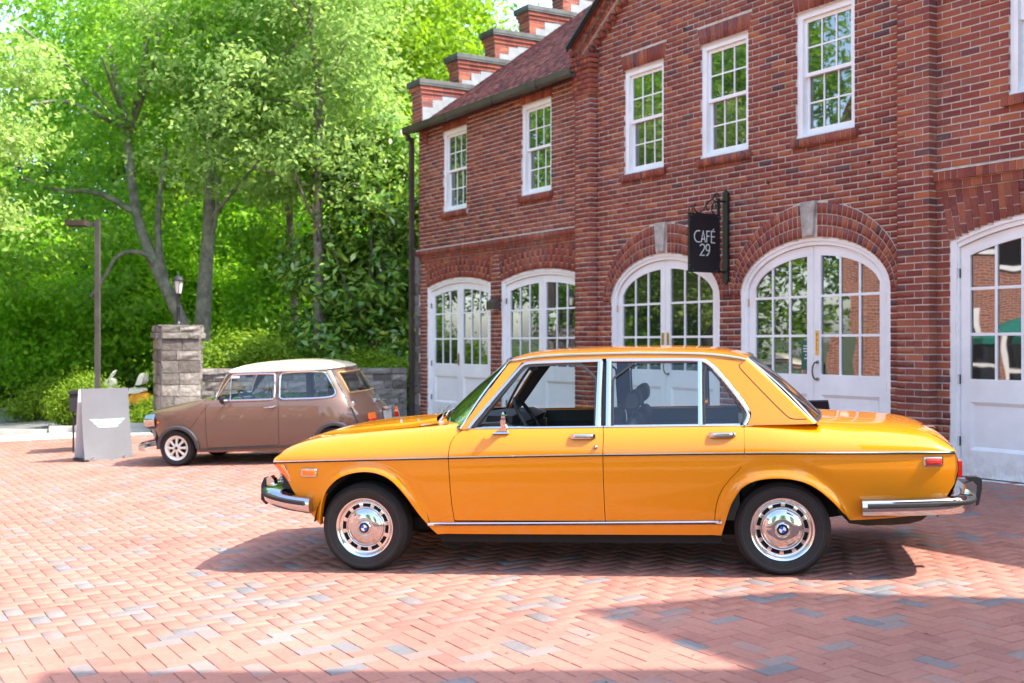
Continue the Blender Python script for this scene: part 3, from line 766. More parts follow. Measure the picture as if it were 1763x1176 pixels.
# wall lamp between the two small doors
lm = MB(); lm.box(-.14, .14, -.10, -.002, -.09, .03); lm.add([(-.14, -.10, .03), (.14, -.10, .03), (.14, -.002, .10), (-.14, -.002, .10), (-.14, -.002, .03), (.14, -.002, .03)], [(0, 1, 2, 3), (0, 3, 4), (1, 5, 2)])
wl = thing('wall_lamp', 'small dark wall lamp box on the brick pier between the two farthest doors', 'lamp', mat=BM @ Matrix.Translation((-8.845, -.008, 1.94)))
lm.build('lamp_housing', METAL_DK, wl); l2 = MB(); l2.box(-.11, .11, -.095, -.01, -.10, -.0905); l2.build('lens', LAMP_GLASS, wl)
# ------------------------------------------------------------ hanging cafe sign
sg = thing('cafe_sign', 'black hanging sign reading CAFÉ 29 on an iron scroll bracket', 'sign', mat=BM @ Matrix.Translation((-3.30, -.012, 0)))
b = MB(); b.box(-.045, .045, -.035, -.004, 2.05, 3.12); b.prism([(-.045, 3.12), (.045, 3.12), (0, 3.16)], -.035, -.004); b.prism([(0, 2.01), (.045, 2.05), (-.045, 2.05)], -.035, -.004)
b.box(-.014, .014, -.155, -.125, 2.16, 3.05); b.box(-.012, .012, -.126, -.03, 3.0, 3.025); b.box(-.012, .012, -.126, -.03, 2.15, 2.175)
br = b.build('wall_bracket', BLACK, sg)
def arc(cy, cz, r, a0, a1, n=14): return [(0, cy + r * math.cos(R(a0 + (a1 - a0) * i / n)), cz + r * math.sin(R(a0 + (a1 - a0) * i / n))) for i in range(n + 1)]
b = MB(); S_ = .011
top = 2.76
b.tube([(0, -.14, 2.995), (0, -.19, 3.03), (0, -.25, 3.02), (0, -.29, 2.975), (0, -.36, 2.945), (0, -.44, 2.92), (0, -.52, 2.87), (0, -.60, 2.81), (0, -.69, 2.775), (0, -.78, 2.785), (0, -.84, 2.83), (0, -.85, 2.865), (0, -.82, 2.88), (0, -.795, 2.86)], S_, 6)
b.tube(arc(-.24, 2.845, .085, -80, 190), S_, 6); b.tube([(0, -.225, 2.762), (0, -.30, 2.775), (0, -.35, 2.82), (0, -.36, 2.87), (0, -.335, 2.89), (0, -.32, 2.865)], S_ * .9, 6)
b.tube(arc(-.265, 2.975, .045, -30, 250), S_ * .8, 6); b.tube(arc(-.46, 2.87, .05, 90, 330), S_ * .9, 6); b.tube(arc(-.93, 2.80, .05, -60, 200), S_, 6)
b.tube([(0, -.245, 2.92), (0, -.24, 2.87), (0, -.255, 2.83)], [.006, .02, .008], 6)
b.v = [(x, -.125 + (y + .14) * .56, z + .078) for x, y, z in b.v]
b.box(-.011, .011, -.61, -.12, 2.832, 2.852); b.build('scroll_bracket', BLACK, sg, smooth=50)
b = MB(); b.box(-.011, .011, -.61, -.12, 2.148, 2.168); b.build('lower_arm', BLACK, sg)
BY0, BY1, BZ0_, BZ1_ = -.60, -.125, 2.17, 2.83
bd = MB(); bd.box(-.012, .012, BY0, BY1, BZ0_, BZ1_)
for (a, c, e, f) in ((BY0, BY0 + .014, BZ0_, BZ1_), (BY1 - .014, BY1, BZ0_, BZ1_), (BY0 + .014, BY1 - .014, BZ0_, BZ0_ + .014), (BY0 + .014, BY1 - .014, BZ1_ - .014, BZ1_)): bd.box(.0121, .016, a, c, e, f); bd.box(-.016, -.0121, a, c, e, f)
SIGNB = M('sign black', (.008, .009, .013), .45)
board = bd.build('sign_board', SIGNB, sg)

def stroke(b, pts, w=.011, x0=.0122, x1=.0150, mi=0):
    """flat lettering stroke of even width in the y-z plane, mitred"""
    P = [Vector((p[0], p[1])) for p in pts]; n = len(P); L_, R_ = [], []
    for i, p in enumerate(P):
        d0 = (P[i] - P[i - 1]).normalized() if i else (P[1] - P[0]).normalized(); d1 = (P[i + 1] - P[i]).normalized() if i < n - 1 else d0
        t = (d0 + d1); t = t.normalized() if t.length > .2 else d1; nn = Vector((-t.y, t.x)); k = 1 / max(.5, nn.dot(Vector((-d1.y, d1.x))))
        L_.append(p + nn * w / 2 * k); R_.append(p - nn * w / 2 * k)
    vs = []
    for a, c in zip(L_, R_): vs += [(x1, a.x, a.y), (x1, c.x, c.y), (x0, a.x, a.y), (x0, c.x, c.y)]
    fs = []
    for i in range(n - 1):
        o = i * 4; q = o + 4; fs += [(o, o + 1, q + 1, q), (o + 2, o, q, q + 2), (o + 1, o + 3, q + 3, q + 1)]
    fs += [(1, 0, 2, 3), (n * 4 - 4, n * 4 - 3, n * 4 - 1, n * 4 - 2)]; b.add(vs, fs, mi)
def ell(cy, cz, ry, rz_, a0, a1, n=18): return [(cy + ry * math.cos(R(a0 + (a1 - a0) * i / n)), cz + rz_ * math.sin(R(a0 + (a1 - a0) * i / n))) for i in range(n + 1)]
lt = MB(); y0 = BY0; B_, T_ = 2.507, 2.642; m = (B_ + T_) / 2; H = T_ - B_
stroke(lt, [(y0 + .165, T_ - .004)] + ell(y0 + .135, m, .058, H / 2, 78, 282) + [(y0 + .168, B_ + .002)])
stroke(lt, [(y0 + .182, B_), (y0 + .213, T_), (y0 + .246, B_)]); stroke(lt, [(y0 + .196, B_ + .038), (y0 + .232, B_ + .038)])
stroke(lt, [(y0 + .320, T_), (y0 + .268, T_), (y0 + .268, B_)]); stroke(lt, [(y0 + .268, m + .008), (y0 + .312, m + .008)])
stroke(lt, [(y0 + .397, T_), (y0 + .340, T_), (y0 + .340, B_), (y0 + .397, B_)]); stroke(lt, [(y0 + .340, m + .004), (y0 + .393, m + .004)]); stroke(lt, [(y0 + .358, T_ + .014), (y0 + .380, T_ + .030)], .009)
B2, T2 = 2.352, 2.484; r2 = .034
stroke(lt, ell(y0 + .200, T2 - r2, r2, r2, 165, -20) + [(y0 + .226, T2 - r2 - .025), (y0 + .166, B2), (y0 + .236, B2)])
stroke(lt, ell(y0 + .284, T2 - .038, .030, .038, 0, 360)); stroke(lt, [(y0 + .314, T2 - .038), (y0 + .313, T2 - .065), (y0 + .302, T2 - .10), (y0 + .276, B2 - .002), (y0 + .262, B2 + .004)])
lt.build('lettering', M('sign lettering', (.70, .74, .72), .5), board)
for yy, zz in ((BY0 + .03, BZ1_ - .007), (BY1 - .03, BZ1_ - .007), (BY0 + .007, BZ1_ - .06), (BY1 - .007, BZ1_ - .06), (BY0 + .007, BZ0_ + .06), (BY1 - .007, BZ0_ + .06), (BY0 + .05, BZ0_ + .007), (BY1 - .05, BZ0_ + .007)):
    h = MB(); h.lathe([(.0, .0195), (.005, .0185), (.006, .016)], 8, 'x', (0, yy, zz)); h.build('rivet', GREYMET, board)
# ------------------------------------------------------------ cars: x runs to the rear, near side is -y, z up from the ground
def car_matrix(pf, pr, yo):
    pf, pr = Vector(pf), Vector(pr); ex = (pr - pf).normalized(); side = Vector((-ex.y, ex.x, 0)).normalized(); m = (pf + pr) / 2
    a, c = m + side, m - side; side.z = (gz(a.x, a.y) - gz(c.x, c.y)) / 2; side = (side - ex * side.dot(ex)).normalized(); up = ex.cross(side); o = pf + side * yo
    return Matrix(((ex.x, side.x, up.x, o.x), (ex.y, side.y, up.y, o.y), (ex.z, side.z, up.z, o.z), (0, 0, 0, 1)))
def pchip(pts):
    X = np.array([p[0] for p in pts], float); Y = np.array([p[1] for p in pts], float); h = np.diff(X); dl = np.diff(Y) / h
    m = np.zeros(len(X)); m[0], m[-1] = dl[0], dl[-1]
    for i in range(1, len(X) - 1):
        if dl[i - 1] * dl[i] > 0: w1, w2 = 2 * h[i] + h[i - 1], h[i] + 2 * h[i - 1]; m[i] = (w1 + w2) / (w1 / dl[i - 1] + w2 / dl[i])
    def f(x):
        x = np.clip(np.asarray(x, float), X[0], X[-1]); i = np.clip(np.searchsorted(X, x) - 1, 0, len(X) - 2); t = (x - X[i]) / h[i]
        return (1 + 2 * t) * (1 - t) ** 2 * Y[i] + t * (1 - t) ** 2 * h[i] * m[i] + t * t * (3 - 2 * t) * Y[i + 1] + t * t * (t - 1) * h[i] * m[i + 1]
    return f
def lin(pts):
    X = [p[0] for p in pts]; Y = [p[1] for p in pts]; return lambda x: np.interp(x, X, Y)
def resample(pts, step):
    P = np.array(pts, float); s = np.concatenate([[0], np.cumsum(np.hypot(*np.diff(P, axis=0).T))]); n = max(2, int(s[-1] / step))
    q = np.linspace(0, s[-1], n + 1); return np.stack([np.interp(q, s, P[:, i]) for i in range(P.shape[1])], 1)
def smooth_poly(pts, n=3):
    P = np.array(pts, float)
    for _ in range(n):
        Q = [P[0]]
        for a, b in zip(P, P[1:]): Q += [a * .75 + b * .25, a * .25 + b * .75]
        P = np.array(Q + [P[-1]])
    return P
def region(us, vs, xl, xr, zl, zh):
    """grid of (x, z) between the seams xl(z), xr(z) and the edges zl(x), zh(x)"""
    U, V = np.meshgrid(us, vs, indexing='ij'); X = np.interp(us, [0, 1], [float(xl(.5)), float(xr(.5))])[:, None] + 0 * V; Z = 0 * V
    for _ in range(8):
        Z = zl(X) * (1 - V) + zh(X) * V; X = xl(Z) * (1 - U) + xr(Z) * U
    return X, Z
def dist_to(poly, X, Z):
    d = np.full(X.shape, 9.)
    for (x0, z0), (x1, z1) in zip(poly, poly[1:]):
        L = (x1 - x0) ** 2 + (z1 - z0) ** 2 + 1e-12; t = np.clip(((X - x0) * (x1 - x0) + (Z - z0) * (z1 - z0)) / L, 0, 1)
        d = np.minimum(d, np.hypot(X - x0 - t * (x1 - x0), Z - z0 - t * (z1 - z0)))
    return d
def both(b, fn):
    """panel surface on the near side (-y)"""
    pass
def side_strip(b, pts, w, Y, out=.004, mi=0, dep=.012, rnd_=False):
    """flat trim strip of width w laid along a polyline on a side surface Y(x,z)"""
    P = np.array(pts, float); n = len(P); T = np.zeros_like(P)
    for i in range(n): T[i] = P[min(i + 1, n - 1)] - P[max(i - 1, 0)]
    T /= np.maximum(1e-9, np.hypot(T[:, 0], T[:, 1]))[:, None]; N = np.stack([-T[:, 1], T[:, 0]], 1)
    rows = []
    for f, o in ((-.5, -dep), (-.5, out * .4), (-.25, out), (.25, out), (.5, out * .4), (.5, -dep)):
        Q = P + N * w * f; rows.append(np.stack([Q[:, 0], -(Y(Q[:, 0], Q[:, 1]) + o), Q[:, 1]], 1))
    b.grid(np.stack(rows, 1), mi)
    for e, fl in ((0, False), (n - 1, True)):
        v = [r[e] for r in rows]; b.add(v, [tuple(range(6))[::-1] if fl else tuple(range(6))], mi)
def wheel_tyre(b, r, w, rim, y0=0):
    """tyre of half width w about the y axis, outer face at -w"""
    s = r - rim
    b.lathe([(rim - .01, w * .55), (rim + .004, w * .82), (rim + s * .35, w * .99), (rim + s * .7, w), (r - .022, w * .90), (r - .008, w * .76), (r, w * .6), (r, w * .2), (r - .004, w * .18), (r - .004, w * .14), (r, w * .12), (r, -w * .12), (r - .004, -w * .14), (r - .004, -w * .18), (r, -w * .2), (r, -w * .6),
             (r - .008, -w * .76), (r - .022, -w * .90), (rim + s * .72, -w), (rim + s * .66, -w * 1.0), (rim + s * .64, -w * 1.025), (rim + s * .60, -w * 1.0), (rim + s * .35, -w * .99), (rim + s * .12, -w * .93), (rim + .004, -w * .82), (rim - .012, -w * .72)], 64, 'y', (0, y0, 0))
PAINT_Y = paint('golden yellow paint', (.67, .22, .001), .32)
CHROME2 = M('satin chrome trim', (.68, .67, .67), .16, 1.0)
REDL = M('red lens', (.55, .008, .006), .12, coat=1.0, coat_rough=.03); AMBER = M('amber lens', (.85, .16, .004), .12, coat=1.0, coat_rough=.03)
CLEARL = M('headlamp glass', (.55, .58, .6), .06, .6)
NS = 1.62
def build_sedan():
    car = thing('vintage_sedan', 'golden yellow vintage four-door sedan with chrome trim parked broadside on the brick paving', 'car', mat=car_matrix((-.967, 7.69, -.2135), (1.676, 7.19, -.1464), .80))
    # --- side surface
    W = pchip([(-.70, .765), (-.62, .785), (-.5, .812), (-.3, .836), (0, .856), (.6, .872), (1.5, .876), (2.4, .872), (2.9, .858), (3.3, .832), (3.6, .795), (3.75, .76)])
    zt = pchip([(-.66, .725), (-.35, .737), (.06, .747), (.6, .758), (1.6, .770), (2.4, .773), (3.17, .766), (3.76, .757)])
    zT = pchip([(-.66, .74), (-.62, .765), (-.57, .805), (-.5, .836), (-.36, .872), (-.05, .907), (.35, .937), (.6, .965), (.8, 1.0), (2.3, 1.0), (2.6, .975), (2.9, .928), (3.09, .908), (3.285, .892), (3.478, .872), (3.6, .845), (3.69, .797), (3.745, .762)])
    rT = pchip([(-.66, .05), (-.5, .13), (-.2, .19), (.6, .2), (2.6, .2), (3.4, .17), (3.65, .10), (3.76, .03)])
    archF = [(-.305, .300), (-.303, .347), (-.291, .397), (-.268, .485), (-.233, .554), (-.165, .617), (-.098, .648), (-.017, .667), (.063, .669), (.128, .658), (.208, .623), (.277, .553), (.339, .468), (.392, .384), (.433, .33), (.451, .3), (.498, .249)]
    archR = [(2.326, .262), (2.338, .35), (2.359, .411), (2.392, .482), (2.433, .543), (2.504, .593), (2.583, .614), (2.682, .619), (2.779, .608), (2.857, .582), (2.924, .537), (2.991, .477), (3.047, .412), (3.10, .352)]
    aF = smooth_poly(archF, 2); aR = smooth_poly(archR, 2)
    lip = list(map(tuple, aF[::3])) ; lip2 = list(map(tuple, aR[::3]))
    dl = pchip([(.20, .11), (.25, .085), (.33, .050), (.40, .028), (.5, .010), (.60, .0), (.66, -.003), (.74, .0), (.80, .0)])
    def Y(x, z):
        x = np.asarray(x, float); z = np.asarray(z, float); w = W(x); t = zt(x); s = np.clip((z - t) / np.maximum(.005, zT(x) - t), 0, .9999); r = rT(x)
        up = w - r + r * (1 - s ** NS) ** (1 / NS); lo = w - dl(z - (t - .765)) * np.where(x < -.3, 1 + np.clip((-.3 - x) * 2, 0, 1), 1)
        # bumper-level tuck at the tail
        y = np.where(z > t, up, lo)
        for pl in (lip, lip2):
            d = dist_to(pl, x, z); y = y + np.where(z < t, .016 * np.exp(-(d / .032) ** 2) - .004 * np.exp(-((d - .075) / .03) ** 2), 0)
        return y
    nose = lambda z: np.interp(z, [.30, .335, .43, .535, .602, .66, .70, .735, .76, .80, .84], [-.30, -.33, -.415, -.485, -.52, -.560, -.596, -.632, -.628, -.60, -.55])
    seamF = pchip([(.20, .622), (.341, .620), (.452, .612), (.628, .606), (.758, .602), (.829, .608), (.889, .633), (.926, .677), (1.0, .70)])
    seamB = pchip([(.2, 1.602), (.36, 1.602), (.78, 1.603), (.883, 1.606), (.945, 1.600), (1.0, 1.6)])
    seamR = pchip([(.2, 2.285), (.358, 2.286), (.461, 2.301), (.542, 2.333), (.623, 2.395), (.694, 2.457), (.766, 2.477), (.855, 2.480), (.952, 2.479), (1.0, 2.479)])
    tail = lambda z: np.interp(z, [.33, .384, .514, .559, .608, .658, .708, .75, .762], [3.60, 3.632, 3.708, 3.723, 3.738, 3.744, 3.741, 3.73, 3.725])
    SILL = .262
    nb = [(-.632, .733), (-.60, .70), (-.56, .66), (-.52, .602), (-.487, .535), (-.415, .43), (-.33, .335), (-.306, .305)]
    def panel(b, pts, side_fn, ztop, nv, mi=0):
        """columns over the bottom polyline pts, up to ztop(x); side_fn shears columns to a seam"""
        P = np.asarray(pts); V = np.linspace(0, 1, nv); G = []
        for (x, z0) in P:
            Z = z0 + (float(ztop(x)) - z0) * V; X = np.array([side_fn(x, z) for z in Z]); G.append(np.stack([X, -Y(X, Z), Z], 1))
        b.grid(np.array(G), mi); return np.array(G)
    GAP = .0022
    body = MB()
    # front fender, lower: nose edge, arch, down to the sill, back to the door
    bot = np.concatenate([resample(nb, .02), resample(aF, .012)[1:], resample([(.498, .249), (.62 - GAP, .256)], .02)[1:]])
    xe = .62 - GAP
    def shF(x, z): 
        k = max(0, (x - .30) / (xe - .30)); return x + (float(seamF(z)) - GAP - xe) * k ** 2
    G = panel(body, bot, shF, lambda x: zt(x), 24)
    lipg = G[:, 0]; body.grid(np.stack([lipg, lipg + np.array([0, .018, 0]), lipg + np.array([0, .06, .004])], 1), flip=True)
    # fender, upper
    xs = np.concatenate([np.linspace(-.632, -.45, 22), np.linspace(-.44, .62 - GAP, 48)]); G = []
    for x in xs:
        s = np.sin(np.linspace(0, math.pi / 2, 18)); z = zt(x) + (zT(x) - zt(x)) * s; k = max(0, (x - .2) / (xe - .2)); xx = x + (seamF(np.minimum(z, .94)) - GAP - xe) * k ** 2
        t = zt(x); y = W(x) - rT(x) + rT(x) * np.clip(1 - s ** NS, 0, 1) ** (1 / NS); G.append(np.stack([xx, -y, z], 1))
    body.grid(np.array(G))
    # rear quarter: lower from door seam over the arch to the tail
    def zbR(x): return np.interp(x, np.array([p[0] for p in aR]), np.array([p[1] for p in aR]))
    def seam_low(z): return seamR(z) + GAP
    # strip between the rear door seam and the arch, then the rest
    q0 = resample(aR, .012); lowq = resample([(3.10, .352), (3.16, .350), (3.35, .362), (3.49, .377), (3.60, .395)], .02)[1:]; up = resample([(3.632, .44), (3.68, .505), (3.72, .57), (3.74, .65), (3.738, .72), (3.728, .752)], .02)
    bot = np.concatenate([q0, lowq, up]); topx = np.concatenate([np.linspace(2.477 + GAP, 3.15, len(q0)), np.linspace(3.16, 3.56, len(lowq)), np.linspace(3.575, 3.728, len(up))])
    G = []
    for (x, z0), x1 in zip(bot, topx):
        V = np.linspace(0, 1, 30); Z = z0 + (float(zt(x1)) - z0) * V
        wx = np.clip((2.75 - x) / (2.75 - 2.326), 0, 1)
        X = x * (1 - V) + x1 * V
        G.append([X, Z, wx])
    # first column follows the seam, later ones relax from it
    A = []
    xs0 = np.interp(0, [0, 1], [0, 1])
    for i, (X, Z, wx) in enumerate(G):
        A.append(np.stack([X, -Y(X, Z), Z], 1))
    # keep the quarter behind the seam: a separate grid fills seam -> first arch column
    body.grid(np.array(A)); first = A[0]
    S = []
    for k in range(len(first)):
        z = first[k, 2]; xa = float(seam_low(z)); xb = first[k, 0]; t = np.linspace(0, 1, 7); X = xa + (xb - xa) * t; Z = z + 0 * t; S.append(np.stack([X, -Y(X, Z), Z], 1))
    Smask = np.array(S).transpose(1, 0, 2)
    body.grid(Smask)
    lipg = np.array(A)[:, 0]; body.grid(np.stack([lipg, lipg + np.array([0, .018, 0]), lipg + np.array([0, .06, .004])], 1), flip=True)
    xs = np.concatenate([np.linspace(2.477 + GAP, 3.45, 50), np.linspace(3.47, 3.728, 26)]); G = []
    for x in xs:
        s = np.sin(np.linspace(0, math.pi / 2, 18)); z = zt(x) + (zT(x) - zt(x)) * s
        if x < 2.95:   # below the C pillar the shoulder stops at the waist
            k = np.clip((2.95 - x) / .1, 0, 1); s = s * (1 - k) + k * np.minimum(s, (.938 - zt(x)) / (zT(x) - zt(x))); s = np.clip(s, 0, 1); z = zt(x) + (zT(x) - zt(x)) * s
        y = W(x) - rT(x) + rT(x) * np.clip(1 - s ** NS, 0, 1) ** (1 / NS); G.append(np.stack([x + 0 * z, -y, z], 1))
    body.grid(np.array(G))
    # rocker panel under the doors (two pieces are seen: the strip hides the joint)
    xs = np.linspace(.50, 2.325, 60); zs = np.linspace(.335, SILL - .012, 8)
    body.grid(np.array([[(x + (0 if x > .6 else (.335 - z) * -.0), -float(Y(x, z)), z) for z in zs] for x in xs]), flip=True)
    body.grid(np.array([[(x, -float(Y(x, SILL - .012)), SILL - .012), (x, -.70, SILL - .02)] for x in xs]), flip=True)
    body.mirror_y()
    # top of hood surround / cowl / deck surround are strips from the shoulder inwards; hood and lid are their own panels
    HY = lambda x: W(x) - rT(x)
    crown = pchip([(-.70, .0), (-.5, .018), (.0, .026), (.6, .022)])
    def hoodz(x, y):
        e = HY(x); q = np.clip(np.abs(y) / e, 0, 1); ridge = .012 * np.exp(-((np.abs(y) - .36) / .05) ** 2)
        return zT(x) + crown(x) * (1 - q * q) ** 2 + ridge * np.clip((x + .62) / .25, 0, 1) * .6
    ys = np.linspace(-1, 1, 61); HS = .93
    def top(b, xs, f0, f1, zf, n=40, bow=lambda y: 0):
        g = []
        for x in xs:
            e = float(HY(x)); yy = np.linspace(f0 * e, f1 * e, n); xx = x + np.array([bow(v) for v in yy]); g.append(np.stack([xx, yy, zf(x, yy)], 1))
        b.grid(np.array(g)); return g
    bowf = lambda y: -.05 * (1 - (abs(y) / .74) ** 2) if abs(y) < .74 else 0
    xsH = np.concatenate([np.linspace(-.632, -.5, 14), np.linspace(-.49, .555, 50)])
    top(body, xsH, -1.0, -HS, hoodz, 4); top(body, xsH, HS, 1.0, hoodz, 4)
    hood = MB(); gh = []
    for x in xsH:
        e = float(HY(x)) * HS - GAP; yy = np.linspace(-e, e, 70); k = np.clip((-.30 - x) / .33, 0, 1) ** 1.5; xx = x + np.array([bowf(v) for v in yy]) * k - .195 * np.clip((x + .1) / .655, 0, 1) ** 2 * (1 - (yy / .78) ** 2)
        zz = hoodz(x, yy); gh.append(np.stack([xx, yy, zz], 1))
    hood.grid(np.array(gh)); fe = np.array(gh[0]); hood.grid(np.stack([fe, fe + np.array([.004, 0, -.012]), fe + np.array([.03, 0, -.016])], 0), flip=True)
    ho = hood.build('hood', PAINT_Y, car, smooth=35)
    hv = MB()
    for s in (-1, 1):
        for i in range(7):
            x0 = .345 + i * .019; yc = s * .50; z = float(hoodz(x0, yc)); hv.box(x0, x0 + .013, yc - .085, yc + .085, z - .002, z + .006)
    hv.build('hood_vent', M('vent grey', (.32, .34, .38), .4, .5), ho)
    nz = MB()
    for (x, y) in ((.24, -.25), (.24, .25), (.10, -.2)): nz.lathe([(.0, .016), (.010, .012), (.012, 0)], 10, 'z', (x, y, float(hoodz(x, y))))
    nz.build('washer_nozzle', CHROME, ho)
    # roundel at the nose, cowl panel and scuttle
    # cowl panel in front of the windshield
    cg = []
    for t in np.linspace(0, 1, 8):
        row = []
        for y in np.linspace(-.76, .76, 41):
            wsx = .668 - .285 * (1 - (y / .78) ** 2) if abs(y) < .78 else .668
            x0 = .558 - .195 * (1 - (min(abs(y), .78) / .78) ** 2); x1 = wsx + .05
            x = x0 + (x1 - x0) * t; xc_ = min(x, .555); hy = float(HY(xc_)); q = max(0., (abs(y) - hy) / .2)
            z = (float(hoodz(xc_, min(abs(y), hy))) if q == 0 else float(zt(xc_) + (zT(xc_) - zt(xc_)) * max(0, 1 - q ** NS) ** (1 / NS))) - .006 + .010 * t * (1 - min(1, q * 3))
            row.append((x, y, z))
        cg.append(row)
    body.grid(np.array(cg))
    # boot lid
    dz = pchip([(2.80, .955), (2.95, .935), (3.19, .918), (3.41, .902), (3.575, .878), (3.65, .848), (3.70, .81), (3.735, .765)])
    def deckz(x, y):
        e = HY(x); q = np.clip(np.abs(y) / e, 0, 1); return zT(x) + (np.maximum(dz(x) + .012, zT(x)) - zT(x)) * (1 - q ** 4)
    xsD = np.concatenate([np.linspace(2.93, 3.5, 34), np.linspace(3.52, 3.728, 20)])
    top(body, xsD, -1.0, -.90, deckz, 5); top(body, xsD, .90, 1.0, deckz, 5)
    lid = MB(); gl = []
    for x in xsD:
        e = float(HY(x)) * .90 - GAP; yy = np.linspace(-e, e, 50); k = np.clip((x - 3.4) / .33, 0, 1) ** 1.5; xx = x + k * .03 * (1 - (yy / .7) ** 2); gl.append(np.stack([xx, yy, deckz(x, yy)], 1))
    lid.grid(np.array(gl)); fe = np.array(gl[-1]); low = fe.copy(); low[:, 2] = .60; low[:, 0] = 3.745 + .02 * (1 - (fe[:, 1] / .7) ** 2); lid.grid(np.stack([fe, (fe + low) / 2 + np.array([.012, 0, .0]), low], 0))
    ld = lid.build('boot_lid', PAINT_Y, car, smooth=35)
    em = MB(); em.lathe([(0, .012), (.035, .008), (.04, 0)], 20, 'x', (3.735, 0, .80)); em.build('badge', CHROME, ld)
    hg = MB(); hg.box(3.60, 3.68, -.32, -.20, .872, .880); hg.build('deck_badge', CHROME, ld)
    # tail and nose faces
    tl = []
    for z in np.linspace(.36, .756, 18):
        x = float(tail(z)); e = float(Y(min(x, 3.72), z)); tl.append([(x + .025 * (1 - (y / e) ** 2), y, z) for y in np.linspace(-e, e, 31)])
    body.grid(np.array(tl))
    nf = []
    for z in np.linspace(.335, .43, 6):
        x = float(nose(z)); e = float(Y(max(x, -.62), z)); nf.append([(x - .03 * (1 - (y / e) ** 2), y, z) for y in np.linspace(-e, e, 31)])
    body.grid(np.array(nf), flip=True)
    # --- greenhouse
    def yg(x, z):
        x = np.asarray(x, float); z = np.asarray(z, float); q = np.clip((z - .935) / .43, -.2, 1.2)
        return .788 - .172 * np.sign(q) * np.abs(q) ** 1.12 - .03 * np.clip((x - 2.45) / .45, 0, 1.2) ** 2
    YG = yg
    def gstrip(b, P, Q, o=0., n=6, mi=0, flip=False):
        P = np.asarray(P, float); Q = np.asarray(Q, float); G = []
        for t in np.linspace(0, 1, n):
            A = P * (1 - t) + Q * t; G.append(np.stack([A[:, 0], -(yg(A[:, 0], A[:, 1]) + o), A[:, 1]], 1))
        b.grid(np.array(G), mi, flip)
    gb = MB(); N = 24
    L = lambda a, c, n=N: np.stack([np.linspace(a[0], c[0], n), np.linspace(a[1], c[1], n)], 1)
    drip = pchip([(.985, 1.366), (1.14, 1.385), (1.4, 1.396), (1.7, 1.398), (2.0, 1.392), (2.25, 1.380), (2.45, 1.352), (2.52, 1.335)])
    # A pillar between windshield edge and door frame
    gstrip(gb, L((.665, .932), (.985, 1.366)), L((.705, .932), (1.055, 1.350)), flip=True)
    # cant rail between drip rail and door frames
    xs = np.linspace(.985, 2.50, 60); ztop = drip(xs); zlow = pchip([(.985, 1.3655), (1.055, 1.352), (1.3, 1.362), (1.6, 1.366), (2.0, 1.36), (2.235, 1.352), (2.5, 1.33)])(xs)
    gstrip(gb, np.stack([xs, ztop], 1), np.stack([xs, np.minimum(zlow, ztop - .001)], 1), flip=True)
    # C pillar
    rd = smooth_poly([(2.235, 1.352), (2.29, 1.325), (2.335, 1.28), (2.45, 1.135), (2.515, 1.035), (2.528, 1.005), (2.515, .97), (2.497, .936)], 2); rr = resample(rd, .01); m = len(rr)
    re_ = resample(smooth_poly([(2.50, 1.345), (2.60, 1.25), (2.76, 1.085), (2.90, .937)], 2), .01); rr2 = np.stack([np.interp(np.linspace(0, 1, m), np.linspace(0, 1, len(re_)), re_[:, i]) for i in (0, 1)], 1)
    gstrip(gb, rr, rr2, n=16)
    # return into the backlight
    E = np.stack([rr2[:, 0], -yg(rr2[:, 0], rr2[:, 1]), rr2[:, 1]], 1); gb.grid(np.stack([E, E + np.array([.012, .012, .004]), E + np.array([.006, .05, 0])], 0))
    # waist shelf under the C pillar
    xs = np.linspace(2.48, 2.95, 16); gb.grid(np.array([[(x, -float(Y(x, .937)), .937), (x, -float(yg(x, .937)), .9395)] for x in xs]), flip=True)
    # roof skin
    zr = pchip([(.93, 1.372), (.985, 1.392), (1.071, 1.412), (1.279, 1.426), (1.6, 1.431), (2.03, 1.425), (2.28, 1.410), (2.40, 1.393), (2.50, 1.368), (2.545, 1.35)])
    G = []
    for u in np.linspace(0, 1, 70):
        row = []
        for v in np.linspace(-1, 1, 61):
            xa = .985 - .05 * (1 - v * v); xb = 2.50 + .045 * (1 - v * v); x = xa + (xb - xa) * u; xd = .985 + (2.50 - .985) * u
            e = float(yg(xd, drip(xd))); zd = float(drip(xd)); zc = float(zr(x)); a = abs(v)
            y = e * v; z = zd + (zc - zd) * (1 - a ** 2.6) ** .8; row.append((x, y, z))
        G.append(row)
    roofm = MB(); roofm.grid(np.array(G)); 
    gb.mirror_y()
    for v, f, m_ in zip([0], [0], [0]): pass
    o = len(body.v); body.v += gb.v; body.f += [tuple(i + o for i in f) for f in gb.f]; body.m += gb.m
    o = len(body.v); body.v += roofm.v; body.f += [tuple(i + o for i in f) for f in roofm.f]; body.m += roofm.m
    bo = body.build('body', PAINT_Y, car, smooth=38, merge=.0004)
    # dark lining, wells, boot filler against stray light, black floor lowered to deepen shade
    inn = MB(); inn.box(.50, 2.32, -.72, .72, .185, .34); inn.box(2.32, 2.9, -.5, .5, .20, .34); inn.box(-.28, 2.9, -.55, .55, .24, .32); inn.box(-.48, -.34, -.6, .6, .40, .60); inn.box(.47, .60, -.72, .72, .3, .90); inn.box(2.45, 2.52, -.70, .70, .32, .90); inn.box(3.12, 3.70, -.71, .71, .42, .70); inn.box(2.50, 3.12, -.50, .50, .42, .88)
